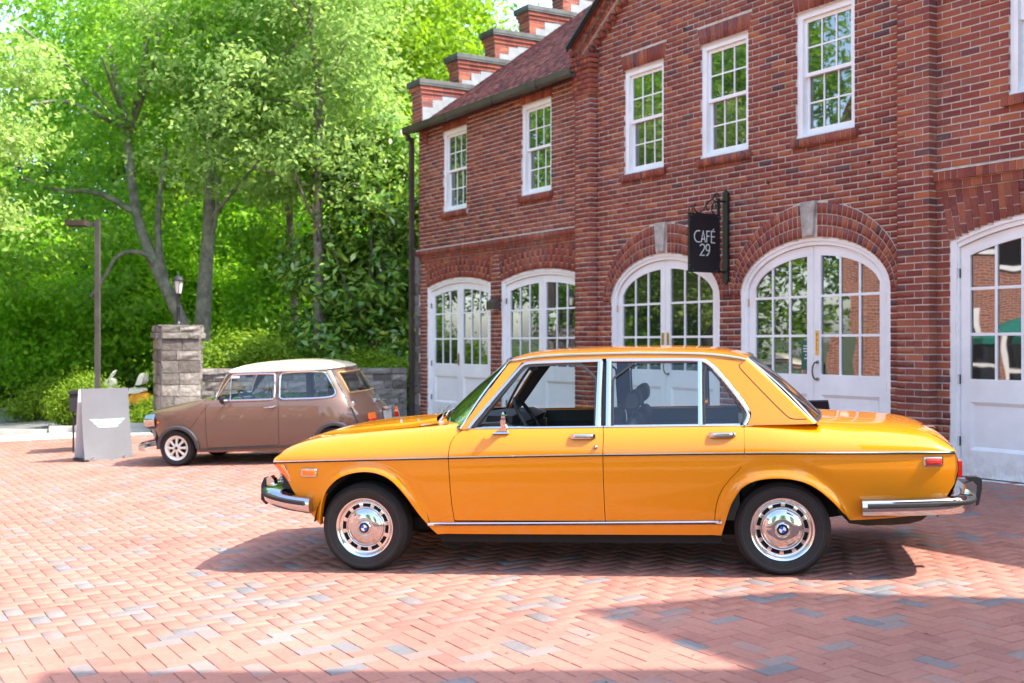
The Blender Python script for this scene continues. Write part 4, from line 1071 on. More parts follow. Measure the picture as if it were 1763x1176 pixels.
    for cx_, r in ((.06, .40), (2.70, .395)):
        for s in (-1, 1):
            pr = [(r, s * .845), (r, s * .52)] if s < 0 else [(r, s * .52), (r, s * .845)]
            inn.lathe(pr, 24, 'y', (cx_, 0, .27), a0=.16, a1=math.pi - .16); inn.lathe([(r, s * .52), (.02, s * .52)], 24, 'y', (cx_, 0, .27), a0=.16, a1=math.pi - .16)
    inn.build('underbody', DARK, car)
    tk = MB(); tk.prism([(3.05, .36), (3.12, .285), (3.22, .272), (3.38, .276), (3.48, .285), (3.555, .305), (3.60, .345), (3.62, .40), (3.05, .40)], -.55, .55); tk.build('fuel_tank', M('underside grime', (.05, .035, .02), .8, var=(9, .4)), car)
    rl = MB(); D = np.array([(x, -(float(yg(x, drip(x))) + .004), float(drip(x))) for x in np.linspace(.95, 2.50, 60)]); D[0, 2] -= .03; rl.tube(D, .0075, 6)
    lead = [(x, -(float(yg(x, z)) + .004), z) for x, z in L((.672, .94), (.965, 1.345), 20)]; rl.mirror_y(); rl.build('drip_rail', CHROME2, car, smooth=50)
    ln = MB()
    for s in (-1, 1):   # headlining and pillar linings
        pass
    G2 = [[(x, y, z - .035) for (x, y, z) in [row[i] for i in range(3, len(row) - 3, 3)]] for row in [G[i] for i in range(2, 68, 3)]]; ln.grid(np.array(G2))
    ln2 = MB()
    gstrip(ln2, L((.69, .93), (1.0, 1.36)), L((.77, .93), (1.10, 1.345)), -.035); gstrip(ln2, L((1.565, .93), (1.572, 1.36)), L((1.64, .93), (1.645, 1.36)), -.03); gstrip(ln2, rr, rr2, -.03, 6)
    xs = np.linspace(1.0, 2.45, 30); gstrip(ln2, np.stack([xs, drip(xs)], 1), np.stack([xs, drip(xs) - .062], 1), -.03); ln2.mirror_y(); o = len(ln.v); ln.v += ln2.v; ln.f += [tuple(i + o for i in f) for f in ln2.f]; ln.m += ln2.m
    ln.build('lining', CLOTH, car)
    # --- doors: skins between the seams, frames, glass
    def door(sg_, rear):
        b = MB(); xl = (lambda z: seamB(z) + GAP) if rear else (lambda z: seamF(z) + GAP); xr = (lambda z: seamR(z) - GAP) if rear else (lambda z: seamB(z) - GAP)
        us = np.linspace(0, 1, 60)
        X, Z = region(us, np.linspace(0, 1, 36), xl, xr, lambda x: .345 + 0 * x, lambda x: zt(x)); b.grid(np.stack([X, -Y(X, Z), Z], -1)); edge1 = np.stack([X, -Y(X, Z), Z], -1)
        X, Z = region(us, np.linspace(0, 1, 20), xl, xr, lambda x: zt(x), lambda x: .938 + 0 * x); b.grid(np.stack([X, -Y(X, Z), Z], -1)); edge2 = np.stack([X, -Y(X, Z), Z], -1)
        for e in (edge1, edge2):
            for c, fl in ((e[0], False), (e[-1], True)): b.grid(np.stack([c, c + np.array([0, .03, 0])], 0), flip=not fl)
        c = edge2[:, -1]; b.grid(np.stack([c, np.stack([c[:, 0], -yg(c[:, 0], .938 + 0 * c[:, 0]) + .06, .9385 + 0 * c[:, 0]], 1)], 1))
        if sg_ > 0: b.v = [(x, -y, z) for x, y, z in b.v]; b.f = [tuple(reversed(f)) for f in b.f]
        d = b.build('door', PAINT_Y, car, smooth=38, merge=.0004)
        def put(mb, name, mat, smooth=40):
            if sg_ > 0: mb.v = [(x, -y, z) for x, y, z in mb.v]; mb.f = [tuple(reversed(f)) for f in mb.f]
            return mb.build(name, mat, d, smooth=smooth)
        f = MB(); k = MB()
        if not rear:
            outl = smooth_poly([(.725, .940), (.735, .955), (1.045, 1.318), (1.075, 1.345), (1.115, 1.353), (1.588, 1.356)], 2)
            side_strip(f, resample(outl, .02), .020, yg, .007, dep=.02)
            side_strip(f, [(1.567, .94), (1.571, 1.1), (1.577, 1.352)], .036, yg, .007, dep=.02)
            side_strip(k, resample(smooth_poly([(.755, .945), (1.055, 1.30), (1.085, 1.325), (1.12, 1.334), (1.55, 1.338), (1.548, .95)], 1), .02), .016, yg, .001, dep=.02)
        else:
            outl = smooth_poly([(1.615, 1.357), (2.20, 1.349), (2.255, 1.335), (2.32, 1.275), (2.44, 1.122), (2.502, 1.030), (2.510, 1.005), (2.502, .975), (2.482, .940)], 2)
            side_strip(f, resample(outl, .02), .022, yg, .007, dep=.02); side_strip(f, [(1.634, .94), (1.634, 1.352)], .036, yg, .007, dep=.02); side_strip(f, [(2.213, .94), (2.216, 1.34)], .032, yg, .006, dep=.02)
            side_strip(k, resample(smooth_poly([(1.66, .945), (1.66, 1.336), (2.20, 1.331)], 1), .02), .012, yg, .001, dep=.02)
            side_strip(k, resample(smooth_poly([(2.236, .95), (2.238, 1.322), (2.29, 1.275), (2.41, 1.12), (2.478, 1.02), (2.482, .985), (2.462, .95)], 1), .02), .012, yg, .001, dep=.02)
        put(f, 'window_frame', CHROME2); put(k, 'window_seal', RUBBER)
        def pane(poly, name='window_pane'):
            g = MB(); P = np.array(poly, float); c = P.mean(0); ring = resample(np.vstack([P, P[:1]]), .04)[:-1]; v = [(c[0], -(float(yg(c[0], c[1])) - .012), c[1])] + [(x, -(float(yg(x, z)) - .012), z) for x, z in ring]
            n_ = len(ring); g.add(v, [(0, 1 + (i + 1) % n_, 1 + i) for i in range(n_)]); put(g, name, CGLASS, True)
        if rear: pane([(1.64, .93), (2.21, .93), (2.21, 1.345), (1.64, 1.35)]); pane([(2.22, .93), (2.475, .93), (2.495, .99), (2.49, 1.03), (2.30, 1.285), (2.225, 1.34)], 'quarter_pane')
        elif sg_ > 0: pane([(.75, .93), (1.56, .93), (1.57, 1.345), (1.11, 1.345), (1.06, 1.32)])
        # waist moulding, side moulding, handle
        mo = MB(); a, c = (1.602 + GAP, 2.479 - GAP) if rear else (.700, 1.602 - GAP)
        xs = np.linspace(a, c, 24); side_strip(mo, np.stack([xs, .940 + 0 * xs], 1), .014, Y, .006); put(mo, 'waist_moulding', CHROME2)
        a, c = (1.605 + GAP, 2.477 - GAP) if rear else (.604, 1.602 - GAP); xs = np.linspace(a, c, 24)
        mo = MB(); side_strip(mo, np.stack([xs, zt(xs) + .002], 1), .011, Y, .007); put(mo, 'side_moulding', CHROME2)
        mk = MB(); side_strip(mk, np.stack([xs, zt(xs) - .0065], 1), .007, Y, .004); put(mk, 'moulding_insert', RUBBER)
        hx0, hx1 = (2.262, 2.425) if rear else (1.395, 1.555); hz = .884
        sc_ = MB(); n_ = 14
        for t in np.linspace(0, 1, n_): pass
        pts = []
        for i in range(9):
            u = i / 8; x = hx0 + .018 + (hx1 - hx0 - .036) * u; dpt = .042 * math.sin(math.pi * u) ** .6; pts.append((x, dpt))
        G_ = [[(x, -(float(Y(x, hz - .012 - dd * t)) + .0015 - .028 * math.sin(math.pi * min(1, t * .98)) * (1 if 0 < u_ < 8 else 0)), hz - .012 - dd * t) for t in np.linspace(0, 1, 7)] for u_, (x, dd) in enumerate(pts)]
        sc_.grid(np.array(G_), flip=False); put(sc_, 'handle_recess', M('recess shade yellow', (.50, .17, .006), .4))  # darker copy of the body yellow, shade painted into the recess
        h = MB(); G_ = []
        for u in np.linspace(0, 1, 16):
            x = hx0 + (hx1 - hx0) * u; e = min(1, math.sin(math.pi * u) * 4 + .05); yy = float(Y(x, hz)); out = .012 + .022 * min(1, math.sin(math.pi * u) * 2.2)
            hh = .017 * (.75 + .25 * e); G_.append([(x, -(yy + out * .2), hz - hh), (x, -(yy + out * .85), hz - hh * .9), (x, -(yy + out), hz), (x, -(yy + out * .85), hz + hh * .8), (x, -(yy + .002), hz + hh)])
        h.grid(np.array(G_)); h.add([tuple(p) for p in G_[0]], [(0, 1, 2, 3, 4)]); h.add([tuple(p) for p in G_[-1]], [(4, 3, 2, 1, 0)]); put(h, 'handle', CHROME)
        if not rear:
            lk = MB(); yy = float(Y(1.556, .815)); lk.lathe([(0, -yy - .010), (.010, -yy - .009), (.014, -yy - .004), (.015, -yy + .004)], 16, 'y', (1.556, 0, .815)); put(lk, 'lock', CHROME)
        # inner door card
        cd = MB(); a, c = (1.63, 2.44) if rear else (.75, 1.58); cd.box(a, c, -.765, -.70, .34, .925); cd.box(a + .02, c - .02, -.70, -.66, .60, .68)
        put(cd, 'door_card', CLOTH, False)
        st = MB(); st.box(a, c, -.7645, -.699, .9255, .936); st.box(a + .05, c - .05, -.6995, -.695, .84, .85); st.tube([(a + .55, -.695, .80), (a + .60, -.655, .84)], .007, 6); put(st, 'card_trim', M('dark trim gloss', (.05, .07, .08), .15, .5), False)
        return d
    for s in (-1, 1): door(s, False); door(s, True)
    # --- mouldings on body parts
    for s in (-1, 1):
        m1 = MB(); xs = np.concatenate([np.linspace(-.628, -.5, 8), np.linspace(-.48, .600, 26)]); side_strip(m1, np.stack([xs, zt(xs) + .002], 1), .011, Y, .007); xs2 = np.linspace(2.481, 3.724, 40); m5 = MB(); side_strip(m5, np.stack([xs2, zt(xs2) + .002], 1), .011, Y, .007)
        xs3 = np.linspace(2.483, 2.89, 16); m6 = MB(); side_strip(m6, np.stack([xs3, .940 + 0 * xs3], 1), .014, Y, .006)
        m2 = MB(); side_strip(m2, np.stack([xs, zt(xs) - .0065], 1), .007, Y, .004); m7 = MB(); side_strip(m7, np.stack([xs2, zt(xs2) - .0065], 1), .007, Y, .004)
        m3 = MB(); xs4 = np.linspace(.445, 2.33, 50); zz = np.interp(xs4, [.445, 2.33], [.316, .334]); side_strip(m3, np.stack([xs4, zz], 1), .024, Y, .012)
        m4 = MB(); side_strip(m4, np.stack([xs4[1:-1], zz[1:-1] - .001], 1), .007, lambda x, z: Y(x, z) + .0115, .003)
        # groove of the air outlet panel on the C pillar
        gv = MB(); side_strip(gv, resample(smooth_poly([(2.475, 1.318), (2.455, 1.31), (2.462, 1.285), (2.74, .985), (2.775, .968), (2.86, .968)], 2), .02), .0055, yg, .0012)
        for mb, nm, mt in ((m1, 'side_moulding', CHROME2), (m5, 'side_moulding', CHROME2), (m6, 'waist_moulding', CHROME2), (m7, 'moulding_insert', RUBBER), (m2, 'moulding_insert', RUBBER), (m3, 'sill_moulding', CHROME2), (m4, 'sill_insert', RUBBER), (gv, 'panel_groove', DARK)):
            if s > 0: mb.v = [(x, -y, z) for x, y, z in mb.v]; mb.f = [tuple(reversed(f)) for f in mb.f]
            mb.build(nm, mt, car, smooth=40)
    # --- windshield and backlight
    def screen(pb, pt, ob, ot, name):
        """curved glass: pb/pt half widths low/high with (x,z) at the edge; ob/ot bow of the middle"""
        G = []
        for t in np.linspace(0, 1, 14):
            e = pb[2] + (pt[2] - pb[2]) * t; x0 = pb[0] + (pt[0] - pb[0]) * t; z0 = pb[1] + (pt[1] - pb[1]) * t; bw = ob + (ot - ob) * t
            G.append([(x0 + bw * (1 - v ** 2) + .02 * math.sin(math.pi * t) * (1 if ob > 0 else -1), v * e, z0 + .006 * (1 - v * v)) for v in np.linspace(-1, 1, 41)])
        G = np.array(G); g = MB(); g.grid(G); gl = g.build(name, CGLASS, car, smooth=True)
        edge = np.concatenate([G[:, 0], G[-1, 1:], G[::-1, -1][1:], G[0, ::-1][1:-1]])
        b = MB(); b.tube(edge, .009, 6, closed=True); b.build('screen_trim', CHROME2, gl, smooth=50)
        b = MB(); c = edge.mean(0); b.tube(c + (edge - c) * .985, .010, 6, closed=True); b.build('screen_seal', RUBBER, gl, smooth=50)
        return gl
    screen((.668, .938, .775), (.968, 1.358, .600), -.285, -.085, 'windshield')
    screen((2.915, .945, .715), (2.515, 1.345, .575), .075, .035, 'backlight')
    wp = MB()
    for y0 in (-.45, .10):
        k_ = lambda y: .668 - .285 * (1 - (y / .775) ** 2)
        wp.tube([(k_(y0) - .04, y0, .955), (k_(y0) - .02, y0 + .02, .985), (k_(y0 + .2) + .015, y0 + .22, 1.015), (k_(y0 + .28) + .03, y0 + .28, 1.03)], .006, 6); wp.tube([(k_(y0 + .02) - .01, y0 + .02, .985), (k_(y0 + .24) + .015, y0 + .24, 1.02), (k_(y0 + .42) + .04, y0 + .42, 1.04)], .0045, 5)
    wp.build('wiper', CHROME2, car)
    # --- lamps
    for s in (-1, 1):
        def sd(mb, nm, mt, parent=car, smooth=40):
            if s > 0: mb.v = [(x, -y, z) for x, y, z in mb.v]; mb.f = [tuple(reversed(f)) for f in mb.f]
            return mb.build(nm, mt, parent, smooth=smooth)
        def blob(poly, out, name, mat, rim=.0, parent=car, base=Y, seg=6):
            """raised lens over an outline on the side"""
            b = MB(); P = resample(np.vstack([poly, poly[:1]]), .008)[:-1]; c = P.mean(0); rings = [(1.0, -.004), (1.0, out * .55), (.93, out * .9), (.8, out), (.4, out * 1.04)]
            G = []
            for k, h in rings:
                Q = c + (P - c) * k; G.append(np.stack([Q[:, 0], -(base(Q[:, 0], Q[:, 1]) + h), Q[:, 1]], 1))
            G = np.array(G); b.grid(G, closed=True, flip=False); n_ = len(P); b.add([tuple(p) for p in G[-1]], [tuple(range(n_))]); return sd(b, name, mat, parent)
        def rrect(x0, x1, z0, z1, r=.008): 
            pts = []
            for cx_, cz_, a in ((x1 - r, z1 - r, 0), (x0 + r, z1 - r, 90), (x0 + r, z0 + r, 180), (x1 - r, z0 + r, 270)):
                for k in range(4): pts.append((cx_ + r * math.cos(R(a + 30 * k)), cz_ + r * math.sin(R(a + 30 * k))))
            return np.array(pts)
        bz = blob(rrect(-.420, -.303, .632, .690), .010, 'marker_bezel', CHROME); blob(rrect(-.410, -.313, .641, .681, .005), .016, 'marker_lens', AMBER, parent=bz)
        bz = blob(rrect(3.536, 3.652, .676, .735), .012, 'marker_bezel', CHROME); blob(rrect(3.546, 3.642, .685, .726, .005), .019, 'marker_lens', REDL, parent=bz)
        # wrap-round turn signal at the front corner
        b = MB(); G = []
        for z, xa, xb in ((.712, -.618, -.552), (.70, -.610, -.545), (.66, -.572, -.524), (.625, -.540, -.505), (.610, -.526, -.498)):
            e = float(Y(-.55, z)) + .004; G.append([(xb, -e - .002, z), (xb - .015, -e - .010, z), ((xa + xb) / 2, -e - .008, z), (xa - .004, -e + .01, z), (xa - .022, -e + .05, z), (xa - .018, -e + .10, z)])
        b.grid(np.array(G)); ts = sd(b, 'turn_signal', AMBER, smooth=60)
        b = MB(); q = [g[0] for g in G]; b.tube([(p[0] + .003, p[1], p[2]) for p in q], .004, 5); q = G[-1]; b.tube([(p[0], p[1], p[2] - .003) for p in q], .004, 5); sd(b, 'signal_trim', CHROME2, ts)
        # tail lamp cluster on the rear face
        b = MB(); b.box(3.745, 3.775, -.70, -.40, .60, .70); b.box(3.74, 3.768, -.745, -.701, .60, .70); sd(b, 'tail_lamp', REDL, smooth=False)
        # grille with twin round headlamps each side
        for yy in (.62, .40):
            xg = -.605 - .03 * (1 - (yy / .7) ** 2)
            b = MB(); b.lathe([(.0, xg - .025), (.05, xg - .02), (.078, xg - .004), (.08, xg + .02)], 24, 'x', (0, -yy, .645)); hl = sd(b, 'headlamp', CLEARL); b = MB(); b.lathe([(.080, xg - .008), (.090, xg - .010), (.093, xg + .01)], 24, 'x', (0, -yy, .645)); sd(b, 'headlamp_ring', CHROME, hl)
    gr = MB(); gr.box(-.58, -.50, -.74, .74, .54, .72); gr_o = gr.build('grille', RUBBER, car)
    gb2 = MB()
    for i in range(9): z = .555 + i * .02; gb2.box(-.602, -.581, -.73, .73, z, z + .006)
    gb2.build('grille_bars', M('dark grille bars', (.06, .06, .065), .4, .6), gr_o)
    kb = MB()
    for s in (-1, 1): kb.prism([(s * .045 - .035, .50), (s * .045 + .035, .50), (s * .045 + .04, .56), (s * .045 + .04, .68), (s * .045 + .025, .71), (s * .045 - .025, .71), (s * .045 - .04, .68), (s * .045 - .04, .56)], 0, .05)
    kb.v = [(-.66 + y, x, z) for x, y, z in kb.v]; kb.build('kidney_grille', CHROME, gr_o)
    # --- bumpers: chrome blade swept round the corners, with a black rubber strip and overriders
    def sweep(b, path, sec, sg, mi=0):
        P = [Vector(p) for p in path]; G = []
        for i, p in enumerate(P):
            t = P[min(i + 1, len(P) - 1)] - P[max(i - 1, 0)]; t.z = 0; t.normalize(); nn = Vector((t.y, -t.x, 0)) * sg; G.append([tuple(p + nn * o + Vector((0, 0, h))) for o, h in sec])
        b.grid(np.array(G), mi); b.add(G[0], [tuple(range(len(sec)))]); b.add(G[-1], [tuple(range(len(sec)))[::-1]])
    secC = [(-.085, -.045), (.012, -.052), (.034, -.032), (.040, -.005), (.040, .020), (.030, .040), (.012, .050), (-.085, .046)]
    secK = [(.030, -.002), (.050, .002), (.056, .010), (.054, .024), (.034, .030)]
    def bumper(pts, name, sg):
        p = smooth_poly(pts, 3); path = [tuple(q) for q in resample(p, .03)]
        full = path + [(x, -y, z) for x, y, z in path[::-1][1:]]
        b = MB(); sweep(b, full, secC, sg); o = b.build(name, CHROME, car, smooth=45); b = MB(); sweep(b, full[1:-1], secK, sg); b.build('bumper_strip', RUBBER, o, smooth=45); return o
    # paths run so that the outside is to the right of travel
    fb_ = bumper([(-.35, -.848, .445), (-.50, -.84, .462), (-.64, -.80, .49), (-.72, -.68, .505), (-.755, -.40, .51), (-.77, 0, .51)], 'front_bumper', -1)
    rb_ = bumper([(3.165, -.862, .434), (3.40, -.852, .437), (3.68, -.82, .442), (3.80, -.74, .444), (3.835, -.45, .445), (3.845, 0, .445)], 'rear_bumper', 1)
    for s in (-1, 1):
        o1 = MB(); o1.prism([(-.80, .43), (-.765, .415), (-.735, .44), (-.735, .57), (-.76, .60), (-.79, .585)], s * .50 - .032, s * .50 + .032); o1.build('overrider', CHROME, fb_, smooth=30)
        o1 = MB(); o1.prism([(-.835, .435), (-.80, .40), (-.79, .42), (-.79, .575), (-.805, .59), (-.83, .54)], s * .50 - .034, s * .50 + .034); o1.build('overrider_pad', RUBBER, fb_)
        o1 = MB(); o1.prism([(3.81, .36), (3.85, .355), (3.885, .39), (3.895, .52), (3.87, .55), (3.83, .53)], s * .48 - .032, s * .48 + .032); o1.build('overrider', CHROME, rb_, smooth=30)
        o1 = MB(); o1.prism([(3.885, .39), (3.905, .40), (3.925, .50), (3.925, .56), (3.90, .572), (3.84, .572), (3.84, .552), (3.87, .548), (3.895, .52)], s * .48 - .034, s * .48 + .034); o1.build('overrider_pad', RUBBER, rb_)
        b = MB(); b.box(3.70, 3.83, s * .48 - .03, s * .48 + .03, .43, .47); b.box(-.72, -.55, s * .50 - .03, s * .50 + .03, .46, .50); b.build('bumper_bracket', DARK, car)
    # --- wheels
    shared = {}
    for x in (.0, 2.696):
        for s in (-1, 1):
            t = MB(); wheel_tyre(t, .294, .100, .190)
            ty = MB()
            w = t.build('wheel', TYRE, car, smooth=45); w.location = (x, s * .715, .290); w.rotation_euler = (0, (0.35 if x < 1 else 1.1) * 1, 0 if s < 0 else math.pi)
            r = MB(); r.lathe([(.186, -.07), (.197, -.079), (.199, -.084), (.195, -.088), (.188, -.086), (.182, -.080), (.176, -.070), (.168, -.062), (.162, -.060), (.1585, -.061), (.157, -.050)], 64, 'y'); r.lathe([(.137, -.050), (.136, -.061), (.132, -.064), (.126, -.062), (.122, -.056)], 64, 'y')
            rm = r.build('rim', CHROME2, w, smooth=50)
            b = MB(); b.lathe([(.165, -.045), (.10, -.045)], 48, 'y'); b.build('rim_back', DARK, rm)
            if 'web' not in shared:
                sp = MB(); g = []
                for a in np.linspace(-.085, .085, 5):
                    g.append([(q * math.cos(a), h, q * math.sin(a)) for q, h in ((.164, -.050), (.163, -.060), (.158, -.062), (.142, -.063), (.128, -.062), (.122, -.056))])
                sp.grid(np.array(g))
                for e in (0, -1): v = g[e]; sp.add(v + [(p[0], -.046, p[2]) for p in (v[-1], v[0])], [tuple(range(8)), ])
                shared['web'] = sp.mesh('rim_web', CHROME2, 40)
            for k in range(12): o = link('rim_web', shared['web'], rm); o.rotation_euler = (0, 2 * math.pi * k / 12, 0)
            c = MB(); c.lathe([(.127, -.056), (.126, -.066), (.121, -.072), (.114, -.074), (.112, -.0725), (.108, -.074), (.104, -.077), (.095, -.081), (.070, -.0865), (.050, -.089), (.047, -.088), (.043, -.094), (.034, -.096)], 64, 'y'); cap = c.build('hub_cap', CHROME, w, smooth=45)
            l = MB(); l.lathe([(.035, -.095), (.033, -.0985), (.022, -.0988)], 40, 'y'); lg = l.build('roundel', M('roundel black', (.008, .008, .01), .2), cap)
            for q, col in enumerate(('blue', 'white', 'blue', 'white')):
                pass
            g = MB(); a_ = 0.5 if x < 1 else .75
            for q in range(4):
                n_ = 8; v = [(0, -.0995, 0)] + [(.0215 * math.cos(a_ + q * math.pi / 2 + math.pi / 2 * i / n_), -.0992, .0215 * math.sin(a_ + q * math.pi / 2 + math.pi / 2 * i / n_)) for i in range(n_ + 1)]
                g.add(v, [tuple([0] + list(range(n_ + 1, 0, -1)))], q % 2)
            g.build('roundel_quarters', [M('roundel white', (.75, .77, .8), .2), M('roundel blue', (.01, .10, .50), .2)], cap)
            li = MB(); li.lathe([(.245, -.1026), (.2455, -.1032), (.2462, -.1026)], 64, 'y'); li.build('sidewall_line', M('worn tyre', (.10, .095, .09), .7), w)
    # --- door mirror (driver side, the near one)
    b = MB(); G = []
    for z, xa, xb, d_ in ((.905, .885, 1.0, .022), (.912, .890, .995, .024), (.925, .918, .985, .03), (.94, .938, .982, .042), (.955, .944, .985, .058), (.985, .945, .992, .072), (1.02, .952, .990, .076), (1.04, .957, .984, .072), (1.048, .963, .978, .068)):
        y0 = -(float(Y((xa + xb) / 2, min(z, .915)))) + .004; ye = y0 - d_; yi = y0 if z < .93 else ye + .035
        G.append([(xa, yi, z), (xa + .006, ye, z), (xb - .006, ye, z), (xb, yi, z)])
    G = np.array(G); b.grid(G, closed=True); b.add(G[-1].tolist(), [(0, 1, 2, 3)]); b.build('door_mirror', CHROME, car, smooth=50)
    # --- interior
    b = MB(); b.box(.58, 1.0, -.70, .70, .55, .88); b.prism([(.55, .88), (.98, .88), (1.0, .93), (.90, .965), (.60, .95)], -.70, .70); b.build('dashboard', CLOTH, car, smooth=20)
    b = MB(); b.prism([(.78, .94), (.96, .92), (.97, .995), (.80, 1.0)], -.55, -.20); b.build('instrument_binnacle', CLOTH, car)
    sw = MB(); C_ = Vector((1.06, -.38, .935)); ax = Vector((.86, 0, .51)).normalized(); u = Vector((0, 1, 0)); v = ax.cross(u)
    sw.tube([C_ + u * .195 * math.cos(a) + v * .195 * math.sin(a) for a in np.linspace(0, 2 * math.pi, 41)[:-1]], .0135, 8, closed=True)
    wheel_o = sw.build('steering_wheel', RUBBER, car, smooth=60)
    sp = MB(); hubc = C_ - ax * .05
    sp.tube([hubc - ax * .25, hubc], .03, 10); sp.tube([hubc - ax * .02, hubc + ax * .015], .05, 12)
    for a in (0, math.pi, -math.pi / 2): sp.tube([hubc, C_ + u * .19 * math.cos(a) + v * .19 * math.sin(a)], [.018, .011], 6)
    sp.build('wheel_spokes', CLOTH, wheel_o, smooth=40)
    b = MB(); b.tube([C_ - ax * .012 + u * .15 * math.cos(a) + v * .15 * math.sin(a) for a in np.linspace(-2.8, -.35, 20)], .0045, 6); b.build('horn_ring', CHROME, wheel_o, smooth=60)
    def cushion(b, pts, y0, y1, r=.05):
        P = smooth_poly(list(pts) + [pts[0]], 2)[:-1]; c = P.mean(0); ys = [(y0, .80), (y0 + r * .3, .92), (y0 + r, 1.), (y1 - r, 1.), (y1 - r * .3, .92), (y1, .80)]
        G = np.array([[(c[0] + (x - c[0]) * k, y, c[1] + (z - c[1]) * k) for x, z in P] for y, k in ys]); b.grid(G, closed=True); b.add(G[0].tolist(), [tuple(range(len(P)))[::-1]]); b.add(G[-1].tolist(), [tuple(range(len(P)))])
    for yc in (-.38, .38):
        b = MB(); cushion(b, [(1.15, .40), (1.20, .52), (1.62, .50), (1.66, .36), (1.2, .34)], yc - .26, yc + .26); st = b.build('front_seat', CLOTH, car, smooth=60)
        b = MB(); cushion(b, [(1.58, .44), (1.66, .74), (1.72, .92), (1.745, .985), (1.80, .985), (1.835, .90), (1.78, .62), (1.70, .42)], yc - .25, yc + .25); b.build('seat_back', CLOTH, st, smooth=60)
        b = MB(); cushion(b, [(1.715, 1.02), (1.71, 1.07), (1.735, 1.14), (1.80, 1.15), (1.82, 1.08), (1.80, 1.02)], yc - .14, yc + .14, .04); b.tube([(1.76, yc - .05, .95), (1.765, yc - .05, 1.05)], .008, 6); b.tube([(1.76, yc + .05, .95), (1.765, yc + .05, 1.05)], .008, 6); b.build('head_restraint', CLOTH, st, smooth=60)
    b = MB(); cushion(b, [(2.05, .36), (2.08, .54), (2.45, .50), (2.5, .36)], -.66, .66); rs = b.build('rear_seat', CLOTH, car, smooth=60)
    b = MB(); cushion(b, [(2.40, .48), (2.50, .78), (2.55, .945), (2.62, .945), (2.60, .70), (2.55, .48)], -.66, .66); b.box(2.55, 2.93, -.70, .70, .90, .925); b.build('seat_back', CLOTH, rs, smooth=60)
    b = MB(); b.box(1.02, 1.04, -.105, .105, 1.275, 1.335); b.tube([(1.03, 0, 1.33), (1.06, 0, 1.375)], .008, 6); b.build('rear_view_mirror', RUBBER, car)
    return car
sedan = build_sedan()
